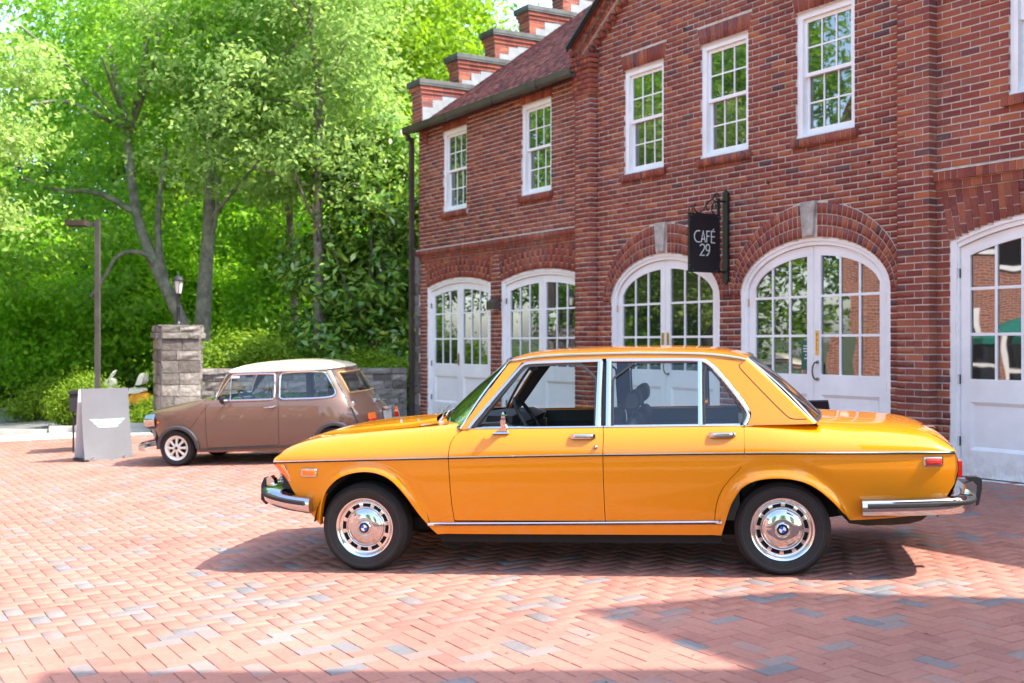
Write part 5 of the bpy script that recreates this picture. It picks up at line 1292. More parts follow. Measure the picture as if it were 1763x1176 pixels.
# ------------------------------------------------------------ small two-door car
PAINT_B = paint('warm brown paint', (.155, .092, .064), .3)
CREAM = paint('cream roof paint', (.85, .75, .52), .35)
FLARE = M('dark flare plastic', (.05, .05, .055), .45)
def build_mini():
    car = thing('vintage_city_car', 'small brown vintage two-door car with a cream roof parked behind the yellow sedan', 'car', mat=car_matrix((-4.208, 14.6, -.2415), (-2.203, 14.246, -.168), .66))
    xf = pchip([(.16, -.40), (.25, -.50), (.40, -.57), (.52, -.61), (.60, -.625), (.64, -.60), (.685, -.52), (.722, -.36), (.766, -.12), (.803, .12), (.815, .26)])
    xr = pchip([(.16, 2.44), (.30, 2.53), (.45, 2.575), (.56, 2.56), (.65, 2.495), (.79, 2.365), (.97, 2.24), (1.17, 2.10)])
    ws = pchip([(.16, .655), (.22, .675), (.40, .698), (.55, .70), (.68, .69), (.79, .662), (.80, .655), (1.0, .612), (1.17, .562)])
    xg = pchip([(.80, .34), (.815, .345), (1.15, .60), (1.17, .615)])
    def outline(z, cabin, n=520):
        a = float(xg(z)) if cabin else float(xf(z)); b = float(xr(z)); w = float(ws(z)); pts = []
        xm = (.75 if cabin else .42); xn = 1.80
        pf, qf = (2.2, 2.6) if cabin else (2.3, 2.3); pr, qr = 3.2, 2.4
        t = np.linspace(0, math.pi / 2, 60)
        F = np.stack([xm - (xm - a) * np.cos(t) ** (2 / pf), -w * np.sin(t) ** (2 / qf)], 1)
        B = np.stack([xn + (b - xn) * np.sin(t) ** (2 / pr), -w * np.cos(t) ** (2 / qr)], 1)
        H = np.vstack([F, B[1:] if xn > xm else B]); H = np.vstack([F[:-1], [[xm, -w]], [[xn, -w]], B[1:]])
        O = np.vstack([H, (H * [1, -1])[::-1][1:-1]]); O = np.vstack([O, O[:1]])
        s = np.concatenate([[0], np.cumsum(np.hypot(*np.diff(O, axis=0).T))]); q = np.linspace(0, s[-1], n + 1)[:-1]
        return np.stack([np.interp(q, s, O[:, 0]), np.interp(q, s, O[:, 1]), np.full(n, z)], 1)
    def shell(b, zs, cabin, drop, mi=0):
        G = np.array([outline(z, cabin) for z in zs]); n = G.shape[1]; V = G.reshape(-1, 3); fs = []
        for i in range(len(zs) - 1):
            for j in range(n):
                j2 = (j + 1) % n; c = (G[i, j] + G[i + 1, j2]) / 2
                if drop(c): continue
                fs.append((i * n + j, i * n + j2, (i + 1) * n + j2, (i + 1) * n + j))
        b.add(V.tolist(), fs, mi); return G
    def in_arch(c): return any((c[0] - x) ** 2 + (c[2] - .225) ** 2 < .246 ** 2 for x in (.035, 2.095)) and abs(c[1]) > .3
    b = MB(); zs = np.concatenate([np.linspace(.165, .60, 40), np.linspace(.605, .76, 36)[1:], np.linspace(.76, .815, 26)[1:]])
    G = shell(b, zs, False, in_arch); top = G[-1]; n = len(top)
    b.add(top.tolist(), [tuple(range(n))])
    winF = smooth_poly([(.515, .815), (.745, 1.108), (.775, 1.122), (1.30, 1.122), (1.325, 1.10), (1.322, .815), (1.30, .803), (.53, .803)], 1); winR = smooth_poly([(1.388, .83), (1.388, 1.10), (1.42, 1.128), (1.93, 1.128), (1.975, 1.10), (2.09, .89), (2.10, .85), (2.06, .803), (1.42, .803)], 2)
    def inside(P, x, z):
        r = False
        for (x0, z0), (x1, z1) in zip(P, np.roll(P, -1, 0)):
            if (z0 > z) != (z1 > z) and x < (x1 - x0) * (z - z0) / (z1 - z0) + x0: r = not r
        return r
    def in_win(c):
        if abs(c[1]) > .48 and c[0] > .5 and c[0] < 2.12 and (inside(winF, c[0], c[2]) or inside(winR, c[0], c[2])): return True
        if c[0] < .86 and abs(c[1]) < .565 - (c[2] - .84) * .17 and .835 < c[2] < 1.125: return True
        return c[0] > 2.05 and abs(c[1]) < .47 - (c[2] - .84) * .13 and .845 < c[2] < 1.105
    shell(b, np.linspace(.80, 1.16, 46), True, in_win)
    body = b.build('body', PAINT_B, car, smooth=40)
    # roof
    rb = MB(); zc = pchip([(.60, 1.15), (.66, 1.212), (.80, 1.245), (1.145, 1.270), (1.402, 1.278), (1.735, 1.268), (2.01, 1.245), (2.10, 1.212), (2.135, 1.165)])
    O = outline(1.155, True, 160); c = np.array([1.36, 0, 1.155]); G = []
    for t in np.linspace(0, 1, 20):
        k = math.cos(t * math.pi / 2) ** .62 * 1.0; P = c + (O - c) * [k * 1.012, k * 1.012, 1]; e = math.sin(t * math.pi / 2) ** .9
        base = 1.148 + .012 * np.clip((P[:, 0] - 1.7) / .4, 0, 1) ** 2
        P[:, 2] = base + (np.array([float(zc(x)) for x in P[:, 0]]) - base) * np.clip(e, 0, 1); G.append(P)
    rb.grid(np.array(G), closed=True); rb.build('roof', CREAM, car, smooth=50)
    gt = MB(); gt.tube(np.array(G[0]) + [0, 0, -.004], .009, 6, closed=True); gt.build('roof_gutter', CHROME2, car, smooth=50)
    inn = MB(); inn.box(.30, 2.3, -.6, .6, .17, .24); inn.box(-.3, 2.3, -.36, .36, .15, .3); inn.box(-.35, -.22, -.5, .5, .2, .5); inn.box(.33, .40, -.62, .62, .2, .75); inn.box(1.72, 1.80, -.62, .62, .2, .78); inn.build('underbody', DARK, car)
    sY = lambda x, z: ws(z) + 0 * np.asarray(x)
    def near_y(x, z, cabin):
        O = outline(float(z), cabin, 520); O = O[O[:, 1] < 0]; i = np.argsort(np.abs(O[:, 0] - x))[:2]; return -O[i, 1].mean()
    cab = lambda x, z: np.array([near_y(a, c_, True) for a, c_ in zip(np.atleast_1d(x), np.atleast_1d(z))]); low = lambda x, z: np.array([near_y(a, c_, False) for a, c_ in zip(np.atleast_1d(x), np.atleast_1d(z))])
    for s in (-1, 1):
        def sd(mb, nm, mt, parent=car, smooth=40):
            if s > 0: mb.v = [(x, -y, z) for x, y, z in mb.v]; mb.f = [tuple(reversed(f)) for f in mb.f]
            return mb.build(nm, mt, parent, smooth=smooth)
        # glass with chrome frames
        for P, nm in ((winF, 'window_pane'), (winR, 'quarter_pane')):
            Q = resample(np.vstack([P, P[:1]]), .03)[:-1]; yy = cab(Q[:, 0], Q[:, 1]); k = len(Q); cc = P.mean(0)
            g = MB(); g.add([(cc[0], -float(cab(cc[0], cc[1])[0]) + .008, cc[1])] + [(x, -y + .008, z) for (x, z), y in zip(Q, yy)], [(0, 1 + (i + 1) % k, 1 + i) for i in range(k)]); gp = sd(g, nm, CGLASS, smooth=True)
            f = MB(); f.tube([(x, -y - .003, z) for (x, z), y in zip(Q, yy)], .012, 6, closed=True); sd(f, 'window_frame', CHROME2, gp, 50)
            if nm == 'window_pane':
                f = MB(); f.tube([(.745, -float(cab(.745, z)[0]) - .002, z) for z in np.linspace(.81, 1.11, 6)], .008, 6); sd(f, 'vent_bar', CHROME2, gp, 50)
        # flares, sill strip, seams
        for x0 in (.035, 2.095):
            b = MB(); A = np.linspace(-.02, math.pi + .02, 40); rows = []
            for r_, o in ((.240, -.03), (.240, .022), (.258, .030), (.280, .024), (.288, -.004)):
                q = [(x0 + r_ * math.cos(a), .225 + r_ * math.sin(a)) for a in A]; rows.append([(x, -(float(sY(x, min(z, .6))) * (1 - .10 * max(0, (-.1 - x) * 1.5) - .25 * max(0, x - 2.15)) + o), z) for x, z in q])
            b.grid(np.array(rows).transpose(1, 0, 2), flip=True); sd(b, 'wheel_arch_flare', FLARE, smooth=50)
        b = MB(); side_strip(b, [(x, .200 + (x - .3) * .016) for x in np.linspace(.31, 1.83, 30)], .022, sY, .018); sd(b, 'sill_strip', FLARE)
        b = MB(); pts = resample([(.465, .775), (.40, .705), (.30, .575), (.205, .470)], .02); side_strip(b, pts, .014, low, .008); sd(b, 'front_seam', PAINT_B)
        b = MB(); pts = resample([(2.03, 1.14), (2.12, .97), (2.21, .807)], .02); side_strip(b, pts, .016, cab, .012); pts = resample([(2.21, .80), (2.31, .62), (2.37, .46)], .02); side_strip(b, pts, .016, low, .012); sd(b, 'rear_seam', FLARE)
        dr = MB(); side_strip(dr, resample([(.425, .775), (.425, .235), (.44, .222), (1.34, .235), (1.372, .26), (1.385, .70), (1.372, .79)], .02), .005, low, .0015); sd(dr, 'door_gap', DARK)
        b = MB(); y = float(low(1.27, .71)[0]); b.tube([(1.34, -y - .003, .715), (1.335, -y - .035, .715), (1.30, -y - .04, .713), (1.22, -y - .035, .708), (1.20, -y - .03, .705)], [.008, .010, .011, .010, .005], 8); b.lathe([(.016, -y - .006), (.018, -y)], 12, 'y', (1.33, 0, .715)); sd(b, 'door_handle', CHROME, smooth=50)
        b = MB(); y = float(low(-.275, .545)[0]); b.lathe([(0, -y - .022), (.014, -y - .018), (.020, -y), (.02, -y + .01)], 14, 'y', (-.275, 0, .545)); sd(b, 'side_indicator', AMBER, smooth=50)
        b = MB(); y = .69; b.tube([(.70, -y + .02, .78), (.715, -y - .05, .785), (.72, -y - .085, .80)], .010, 6); b.lathe([(0, .66), (.03, .67), (.048, .70), (.05, .735), (.046, .737)], 16, 'x', (0, -y - .10, .815)); mr = sd(b, 'door_mirror', RUBBER, smooth=45)
        b = MB(); b.lathe([(.046, .738), (0, .738)], 16, 'x', (0, -y - .10, .815)); sd(b, 'mirror_glass', CHROME, mr)
        # lamps
        x0 = -.46
        b = MB(); b.lathe([(0, x0 - .055), (.05, x0 - .045), (.078, x0 - .02), (.084, x0)], 22, 'x', (0, -.455, .555)); hl = sd(b, 'headlamp', CLEARL, smooth=50); b = MB(); b.lathe([(.082, x0 - .022), (.094, x0 - .018), (.100, x0 + .03), (.10, x0 + .12)], 22, 'x', (0, -.455, .555)); sd(b, 'headlamp_ring', CHROME, hl, 50)
        b = MB(); G = []
        for z in (.462, .47, .53, .595, .603): G.append([(2.50 + .0, -.60, z), (2.545 - (z - .46) * .15, -.585, z), (2.585 - (z - .46) * .25, -.53, z), (2.59 - (z - .46) * .25, -.49, z), (2.53, -.47, z)])
        b.grid(np.array(G[2:]), 0); b.grid(np.array(G[:3]), 1); sd(b, 'tail_lamp', [AMBER, REDL], smooth=50)
        # wheels
        for x in (0, 2.037):
            t = MB(); wheel_tyre(t, .229, .088, .150); w = t.build('wheel', TYRE, car, smooth=45); w.location = (x, s * .585, .226); w.rotation_euler = (0, x, 0 if s < 0 else math.pi)
            WA = M('pale alloy', (.74, .70, .60), .45) if 'pale alloy' not in bpy.data.materials else bpy.data.materials['pale alloy']
            r = MB(); r.lathe([(.14, -.02), (.152, -.066), (.158, -.072), (.155, -.078), (.146, -.074), (.132, -.060), (.122, -.052), (.118, -.03)], 40, 'y'); rm = r.build('rim', WA, w, smooth=50)
            bk = MB(); bk.lathe([(.14, -.02), (0, -.02)], 24, 'y'); bk.build('rim_back', DARK, rm)
            sp = MB()
            for k in range(8):
                a = k * math.pi / 4; d_ = Vector((math.cos(a), 0, math.sin(a))); sp.tube([d_ * .028 + Vector((0, -.066, 0)), d_ * .075 + Vector((0, -.062, 0)), d_ * .122 + Vector((0, -.048, 0))], [.020, .014, .022], 8)
            sp.lathe([(0, -.078), (.03, -.076), (.042, -.066), (.044, -.04)], 20, 'y'); sp.build('spokes', WA, rm, smooth=50)
            h = MB(); h.lathe([(0, -.092), (.016, -.090), (.019, -.078)], 14, 'y'); h.build('hub', RUBBER, rm, smooth=50)
    # screens
    def scr(zs, fx, hw, nm, up):
        G = [[(float(x_), y, z) for y in np.linspace(-hw(z), hw(z), 25) for x_ in [fx(y, z)]] for z in zs]; G = np.array(G); g = MB(); g.grid(G); o = g.build(nm, CGLASS, car, smooth=True)
        e = np.concatenate([G[:, 0], G[-1, 1:], G[::-1, -1][1:], G[0, ::-1][1:-1]]); f = MB(); f.tube(e, .012, 6, closed=True); f.build('screen_trim', CHROME2 if up else M('amber seal', (.45, .26, .10), .5), o, smooth=50)
    def fx(y, z): w = float(ws(z)); a = float(xg(z)); q = min(1, abs(y) / w); return .75 - (.75 - a) * max(0, 1 - q ** 2.6) ** (1 / 2.2)
    def bx(y, z): w = float(ws(z)); b_ = float(xr(z)); q = min(1, abs(y) / w); return 1.8 + (b_ - 1.8) * max(0, 1 - q ** 2.4) ** (1 / 3.2)
    scr(np.linspace(.838, 1.122, 8), fx, lambda z: .562 - (z - .84) * .17, 'windshield', True); scr(np.linspace(.848, 1.102, 8), bx, lambda z: .467 - (z - .84) * .13, 'rear_window', False)
    b = MB(); b.lathe([(0, -.03), (.03, -.026), (.034, -.01), (.03, 0)], 18, 'y', (2.335, -.655, .725)); b.build('fuel_cap', CHROME, car, smooth=50)
    b = MB(); b.obox((2.575, 0, .515), (0, .17, 0), (-.006, 0, .075), (.004, 0, .0005)); pl = b.build('number_plate', M('plate grey', (.50, .52, .50), .5), car)
    b = MB(); b.box(2.55, 2.60, -.09, .09, .61, .645); b.build('plate_lamp', CHROME, car); b = MB(); b.box(2.40, 2.46, -.05, .05, .72, .745); b.build('boot_handle', CHROME, car)
    b = MB(); b.grid(np.array([[(.42 - (.42 - float(xf(z))) * (1 - (abs(y) / .70) ** 2.3) ** (1 / 2.3) - .012, y, z) for y in np.linspace(-.33, .33, 21)] for z in np.linspace(.38, .58, 8)])); b.build('grille', CHROME2, car, smooth=True); 
    for nm, sg_, z0 in (('front_bumper', -1, .235), ('rear_bumper', 1, .27)):
        pts = [((-.42 if sg_ < 0 else 2.42), -.64), ((-.56 if sg_ < 0 else 2.57), -.57), ((-.67 if sg_ < 0 else 2.65), -.30), ((-.69 if sg_ < 0 else 2.66), 0)]
        P = smooth_poly(pts, 3); F = np.vstack([P, (P * [1, -1])[::-1][1:]]); b = MB(); b.grid(np.array([[(x - sg_ * .02, y, z0 - .045), (x + sg_ * .012, y, z0 - .04), (x + sg_ * .02, y, z0), (x + sg_ * .012, y, z0 + .035), (x - sg_ * .02, y, z0 + .045)] for x, y in F])); b.build(nm, CHROME, car, smooth=60)
    # interior
    RED = M('dark red vinyl', (.10, .018, .016), .5)
    b = MB(); b.box(.42, .62, -.58, .58, .55, .80); b.build('dashboard', CLOTH, car)
    C_ = Vector((.86, -.30, .80)); ax = Vector((.6, 0, .8)).normalized(); u = Vector((0, 1, 0)); v = ax.cross(u); b = MB(); b.tube([C_ + u * .17 * math.cos(a) + v * .17 * math.sin(a) for a in np.linspace(0, 6.2832, 33)[:-1]], .013, 6, closed=True); b.tube([C_ - ax * .25, C_], .02, 6); b.build('steering_wheel', M('wood rim', (.16, .06, .025), .4), car, smooth=50)
    def pad(x0, x1, y0, y1, z0, z1, lean, nm, mt):
        b = MB(); b.prism(smooth_poly([(x0, z0), (x0 + lean, z1), (x1 + lean, z1), (x1, z0), (x0, z0)], 2).tolist()[:-1], y0, y1); return b.build(nm, mt, car)
    for yc in (-.30, .30): pad(1.15, 1.27, yc - .22, yc + .22, .30, .80, .14, 'front_seat', CLOTH); 
    pad(1.85, 1.98, -.5, .5, .35, .82, .10, 'rear_seat', RED); b = MB(); b.box(1.6, 1.72, .55, .60, .3, 1.14); b.box(1.30, 1.36, .55, .60, .3, 1.14); b.box(.5, 2.1, .56, .62, .30, .80); b.build('door_card', RED, car)
    b = MB(); b.box(.72, .75, -.09, .09, 1.06, 1.11); b.build('rear_view_mirror', RUBBER, car)
    b = MB(); b.obox((.80, -.595, 1.09), (.05, 0, 0), (0, .003, -.001), (0, 0, .014)); b.build('tax_label', WHITE, car)
build_mini()
# ------------------------------------------------------------ yard wall, gate pier, lamps, signs
def rough_stone(b, w, h, d, r, mi=0):
    """one split-faced stone: bulged uneven front, origin at the middle of its back face"""
    j = lambda s: r.uniform(-s, s); nx, nz = 3, 3; F = []
    for i in range(nx):
        for k in range(nz):
            x = -w / 2 + w * i / (nx - 1); z = -h / 2 + h * k / (nz - 1); e = (i in (0, nx - 1)) or (k in (0, nz - 1))
            F.append((x + (j(.008)), -d + (.012 + j(.008) if e else -.012 + j(.02)), z + j(.006)))
    B = [(-w / 2, 0, -h / 2), (w / 2, 0, -h / 2), (w / 2, 0, h / 2), (-w / 2, 0, h / 2)]; o = F + B; fs = []
    for i in range(nx - 1):
        for k in range(nz - 1): a = i * nz + k; fs.append((a, a + nz, a + nz + 1, a + 1))
    fs += [(9, 10, 6, 3, 0), (10, 11, 8, 7, 6), (11, 12, 2, 5, 8), (12, 9, 0, 1, 2)]
    return b.add(o, fs, mi)
rs = random.Random(11)
def stone_face(parent, W_, H_, mat, rows, depth=.05, wr=(.22, .46), names='stone', y=0.):
    """courses of stones over a face W_ x H_ in the x-z plane of a placing matrix"""
    z = 0.
    for h in rows:
        x = 0.
        while x < W_ - .02:
            w = min(rs.uniform(*wr), W_ - x)
            if W_ - x - w < .12: w = W_ - x
            b = MB(); rough_stone(b, w - .014, h - .014, depth, rs); o = b.build(names, STONE, parent); o.matrix_local = mat @ Matrix.Translation((x + w / 2, y, z + h / 2)); x += w
        z += h
def rows_for(H, lo, hi):
    out = []; z = 0
    while z < H - lo: h = min(rs.uniform(lo, hi), H - z); out.append(h); z += h
    s = H / sum(out); return [h * s for h in out]
PIX, PIY = -6.04, 20.0
zb = gz(PIX, PIY) - .05
pier = thing('gate_pier', 'square grey stone gate pier with a lantern on top behind the small brown car', 'pier', (PIX, PIY, zb), R(25))
pw, ph = .66, 1.66
b = MB(); b.box(0, pw, .0, pw, 0, ph + .22); b.build('mortar_core', MORTAR, pier)
for k, (mx, my, a) in enumerate(((0, 0, 0), (pw, 0, 90), (0, pw, -90))):
    m = Matrix.Translation((mx, my, 0)) @ Matrix.Rotation(R(a), 4, 'Z')
    stone_face(pier, pw, ph, m, rows_for(ph, .15, .25), wr=(.2, .42)); stone_face(pier, pw, .11, m @ Matrix.Translation((0, 0, ph)), [.11], .10, (.3, .6)); stone_face(pier, pw, .11, m @ Matrix.Translation((0, 0, ph + .11)), [.11], .07, (.18, .3))
b = MB(); b.box(-.05, pw + .05, -.05, pw + .05, ph + .2205, ph + .235); b.build('cap', STONE, pier)
WA_, WB_ = Vector((PIX + .40, PIY + .45, 0)), Vector((-1.92, 21.15, 0)); dw = (WB_ - WA_); WL = dw.length; ang = math.atan2(dw.y, dw.x); WH = 1.16
yard = thing('yard_wall', 'low grey fieldstone wall running from the gate pier to the brick house', 'wall', (WA_.x, WA_.y, -.30), ang)
b = MB(); b.box(0, WL, .0, .32, 0, WH - .09); b.build('mortar_core', MORTAR, yard)
stone_face(yard, WL, WH - .10, Matrix.Identity(4), rows_for(WH - .10, .10, .20), wr=(.14, .42)); stone_face(yard, WL, .10, Matrix.Translation((0, 0, WH - .10)), [.10], .08, (.35, .8), 'coping_stone')
b = MB(); b.box(0, WL, -.02, .36, WH - .09, WH - .005); b.build('coping_back', STONE, yard)
lz = zb + ph + .235
lp = thing('post_lantern', 'black carriage lantern on a short post standing on the stone gate pier', 'lantern', (PIX + .17, PIY + .43, lz))
b = MB(); b.lathe([(.07, 0), (.07, .02), (.045, .04), (.035, .08), (.032, .30), (.04, .31), (.04, .33), (.03, .34), (.028, .50), (.045, .53), (.06, .545), (.06, .56)], 14, 'z'); b.build('post', BLACK, lp, smooth=40)
b = MB(); b.lathe([(.055, .565), (.085, .78)], 6, 'z'); b.build('lantern_glass', LAMP_GLASS, lp)
b = MB()
for k in range(6): a = k * math.pi / 3; b.tube([(.057 * math.cos(a), .057 * math.sin(a), .56), (.088 * math.cos(a), .088 * math.sin(a), .785)], .006, 5)
b.lathe([(.11, .78), (.112, .795), (.06, .85), (.03, .875), (.012, .885), (.014, .90), (.004, .925), (0, .93)], 12, 'z'); b.build('lantern_roof', BLACK, lp)
sx, sy = -7.67, 21.5; sz = gz(sx, sy)
st = thing('street_lamp', 'tall brown square lamp post with a flat rectangular light head on one arm', 'street lamp', (sx, sy, sz))
POLE = M('grey brown pole', (.075, .066, .060), .6, .2, var=(3, .3)); b = MB(); b.box(-.042, .042, -.042, .042, 0, 3.86); b.box(-.13, .13, -.13, .13, 0, .12); b.build('pole', POLE, st)
b = MB(); b.box(-.26, -.043, -.025, .025, 3.74, 3.81); b.build('arm', POLE, st); b = MB(); b.box(-.56, -.20, -.13, .13, 3.75, 3.85); b.box(-.54, -.22, -.11, .11, 3.735, 3.7495); b.build('light_head', METAL_DK, st)
# silver A-frame board with a pale winged emblem
A0, A1 = Vector((-5.71, 15.55, 0)), Vector((-5.20, 15.98, 0)); dv = A1 - A0; wd = dv.length
ab = thing('a_frame_board', 'silver grey A-frame board with a pale green winged emblem standing on the paving', 'sign board', (A0.x, A0.y, gz(A0.x, A0.y)), math.atan2(dv.y, dv.x))
SILV = M('brushed silver panel', (.22, .225, .24), .36, .45, var=(2, .08)); H_ = .97
def panel_curve(t): return .02 + .09 * t + .025 * math.sin(math.pi * t)
b = MB(); n = 18; g = [[(x, panel_curve(k / n), H_ * k / n + .01) for x in (-.0 - .02 * (k / n), wd - .04 * (k / n))] for k in range(n + 1)]; b.grid(np.array(g)); g2 = [[(x, y + .012, z) for x, y, z in r] for r in g]; b.grid(np.array(g2), flip=True)
b.grid(np.array([[r[0] for r in g], [r[0] for r in g2]])); b.grid(np.array([[r[1] for r in g], [r[1] for r in g2]]), flip=True); b.add([g[-1][0], g[-1][1], g2[-1][1], g2[-1][0]], [(0, 1, 2, 3)]); fp = b.build('front_panel', SILV, ab, smooth=40)
b = MB(); b.add([(0, .42, 0), (wd, .42, 0), (wd - .03, .20, H_), (-.02, .20, H_), (0, .43, 0), (wd, .43, 0), (wd - .03, .21, H_), (-.02, .21, H_)], [(0, 1, 2, 3), (7, 6, 5, 4), (0, 3, 7, 4), (1, 5, 6, 2), (3, 2, 6, 7)]); b.build('back_panel', M('white panel', (.70, .70, .72), .5), ab)
b = MB(); b.box(0, .0, 0, 0, 0, 0); b = MB(); b.box(-.015, .05, .0, .43, .0, .03); b.box(wd - .05, wd + .01, 0, .43, 0, .03); b.build('base_rail', RUBBER, ab)
b = MB()
for x in (.10, wd - .13): b.lathe([(.0, .012), (.014, .016), (.016, .03)], 10, 'y', (x, 0, .05))
b.build('fixing', CHROME2, ab, smooth=40)
MINT = M('pale mint print', (.42, .66, .52), .5); WHT = M('white print', (.82, .84, .84), .5); b = MB()
def wp(x, z, o=.0025): t = (z - .01) / H_; return (x, panel_curve(t) - o, z)
cxm = wd * .50; zt_ = .565
for k in range(3):
    z1 = zt_ - k * .043; z0 = z1 - .028
    for s in (-1, 1):
        xi = .125; xo1 = .245 - k * .045; xo0 = xo1 - .030; q = [wp(cxm + s * xi, z0), wp(cxm + s * xo0, z0), wp(cxm + s * xo1, z1), wp(cxm + s * xi, z1)]; b.add(q, [(0, 1, 2, 3)], 0)
rr_ = random.Random(4)
for (z0, z1, h) in ((.528, .560, 1), (.486, .516, 1), (.452, .468, 1)):
    x = cxm - .11
    while x < cxm + .105:
        w = rr_.uniform(.018, .04); q = [wp(x, z0), wp(x + w, z0), wp(x + w, z1), wp(x, z1)]; b.add(q, [(0, 1, 2, 3)], 1); x += w + rr_.uniform(.004, .012)
b.build('winged_emblem', [MINT, WHT], fp)
# black folding table behind the A-frame board
tx, ty = -6.55, 17.3; tb = thing('folding_table', 'black table edge showing behind the silver A-frame board', 'table', (tx, ty, gz(tx, ty)), R(14))
b = MB(); b.box(-.02, .78, -.35, .35, .86, .90); b.build('table_top', BLACK, tb); b = MB(); b.box(.0, .76, -.33, -.31, .60, .859); b.box(-.0, .02, -.3099, .33, .60, .859); b.build('apron', M('black cloth', (.015, .015, .017), .8), tb)
for (x, y) in ((.05, -.28), (.70, -.28), (.05, .28), (.70, .28)): b = MB(); b.tube([(x, y, 0), (x, y, .86)], .015, 8); b.build('leg', BLACK, tb)
# golf cart beyond the bushes
gx_, gy_ = -8.22, 23.6; gc = thing('golf_cart', 'cream golf cart seat and wheel showing above the shrubs beside the gate pier', 'golf cart', (gx_, gy_, gz(gx_, gy_)), R(8)); gc.scale = (.74, .74, .74)
CRM = M('cream vinyl', (.80, .74, .66), .5); ORG = M('orange yellow body', (.75, .32, .03), .4)
b = MB(); b.prism(smooth_poly([(-.9, .30), (-.95, .55), (-.55, .70), (-.15, .62), (0, .38), (.55, .38), (.65, .72), (1.05, .74), (1.15, .5), (1.1, .3), (-.9, .3)], 1).tolist()[:-1], -.5, .5); b.build('body', ORG, gc, smooth=30)
b = MB(); b.prism(smooth_poly([(.45, .74), (.45, .86), (.98, .88), (1.0, .74), (.45, .74)], 2).tolist()[:-1], -.48, .48); b.build('seat', CRM, gc, smooth=40); b = MB(); b.prism(smooth_poly([(.82, .96), (.92, 1.28), (1.02, 1.30), (1.02, .98), (.82, .96)], 2).tolist()[:-1], -.48, .48); b.build('seat_back', CRM, gc, smooth=40)
b = MB(); b.prism(smooth_poly([(-.10, .70), (-.02, 1.10), (.14, 1.16), (.22, 1.0), (.10, .70), (-.10, .70)], 2).tolist()[:-1], -.40, .40); b.build('dash_cowl', CRM, gc, smooth=40)
b = MB(); b.tube([(.17 + .08 * math.cos(a), -.15 + .19 * math.sin(a), 1.25 + .11 * math.cos(a)) for a in np.linspace(0, 6.2832, 25)[:-1]], .018, 6, closed=True); b.tube([(.0, -.15, .95), (.17, -.15, 1.25)], .02, 6); b.build('steering_wheel', CRM, gc, smooth=50)
for x in (-.6, .75):
    for y in (-.45, .45): b = MB(); b.lathe([(.10, -.07), (.20, -.08), (.23, -.05), (.23, .05), (.20, .08), (.10, .07)], 20, 'y', (x, y, .23)); b.lathe([(0, -.05), (.11, -.06), (.11, .06), (0, .05)], 14, 'y', (x, y, .23)); b.build('wheel', TYRE, gc, smooth=40)
# dark menu stand in front of the cafe door, hidden below by the yellow car
mx_, my_ = 2.87, 11.05; ms = thing('menu_stand', 'small black slanted menu stand in front of the cafe door behind the yellow car', 'stand', (mx_, my_, gz(mx_, my_)), R(-24))
b = MB(); b.obox((0, 0, .70), (.15, 0, .005), (0, .010, .006), (-.006, -.07, .10)); b.build('tray', M('menu stand black', (.02, .021, .028), .5), ms); b = MB(); b.tube([(0, .02, .02), (0, .02, .66)], .015, 8); b.build('post', BLACK, ms); b = MB(); b.lathe([(.0, .03), (.15, .012), (.16, 0)], 20, 'z'); b.build('base', BLACK, ms, smooth=40)
# foot of a black easel at the left edge
ex_, ey_ = -4.17, 9.42; ea = thing('display_easel', 'black metal easel at the left edge of the paving, only its foot in view', 'easel', (ex_, ey_, gz(ex_, ey_)))
for (fx_, fy_) in ((0, 0), (-.62, -.05), (-.3, .55)):
    b = MB(); b.tube([(fx_, fy_, 0.012), (-.31 + (fx_ + .31) * .1, fy_ * .2, 1.45)], .013, 8); b.lathe([(0, -.012), (.019, -.012), (.019, .03), (.012, .035)], 10, 'z', (fx_, fy_, .012)); b.build('leg', BLACK, ea, smooth=40)
b = MB(); b.tube([(-.53, -.035, .5), (-.085, -.0, .5)], .012, 8); b.build('ledge', BLACK, ea); b = MB(); b.box(-.55, -.07, -.03, -.015, .53, 1.25); b.build('display_panel', M('display panel', (.03, .03, .035), .5), ea)
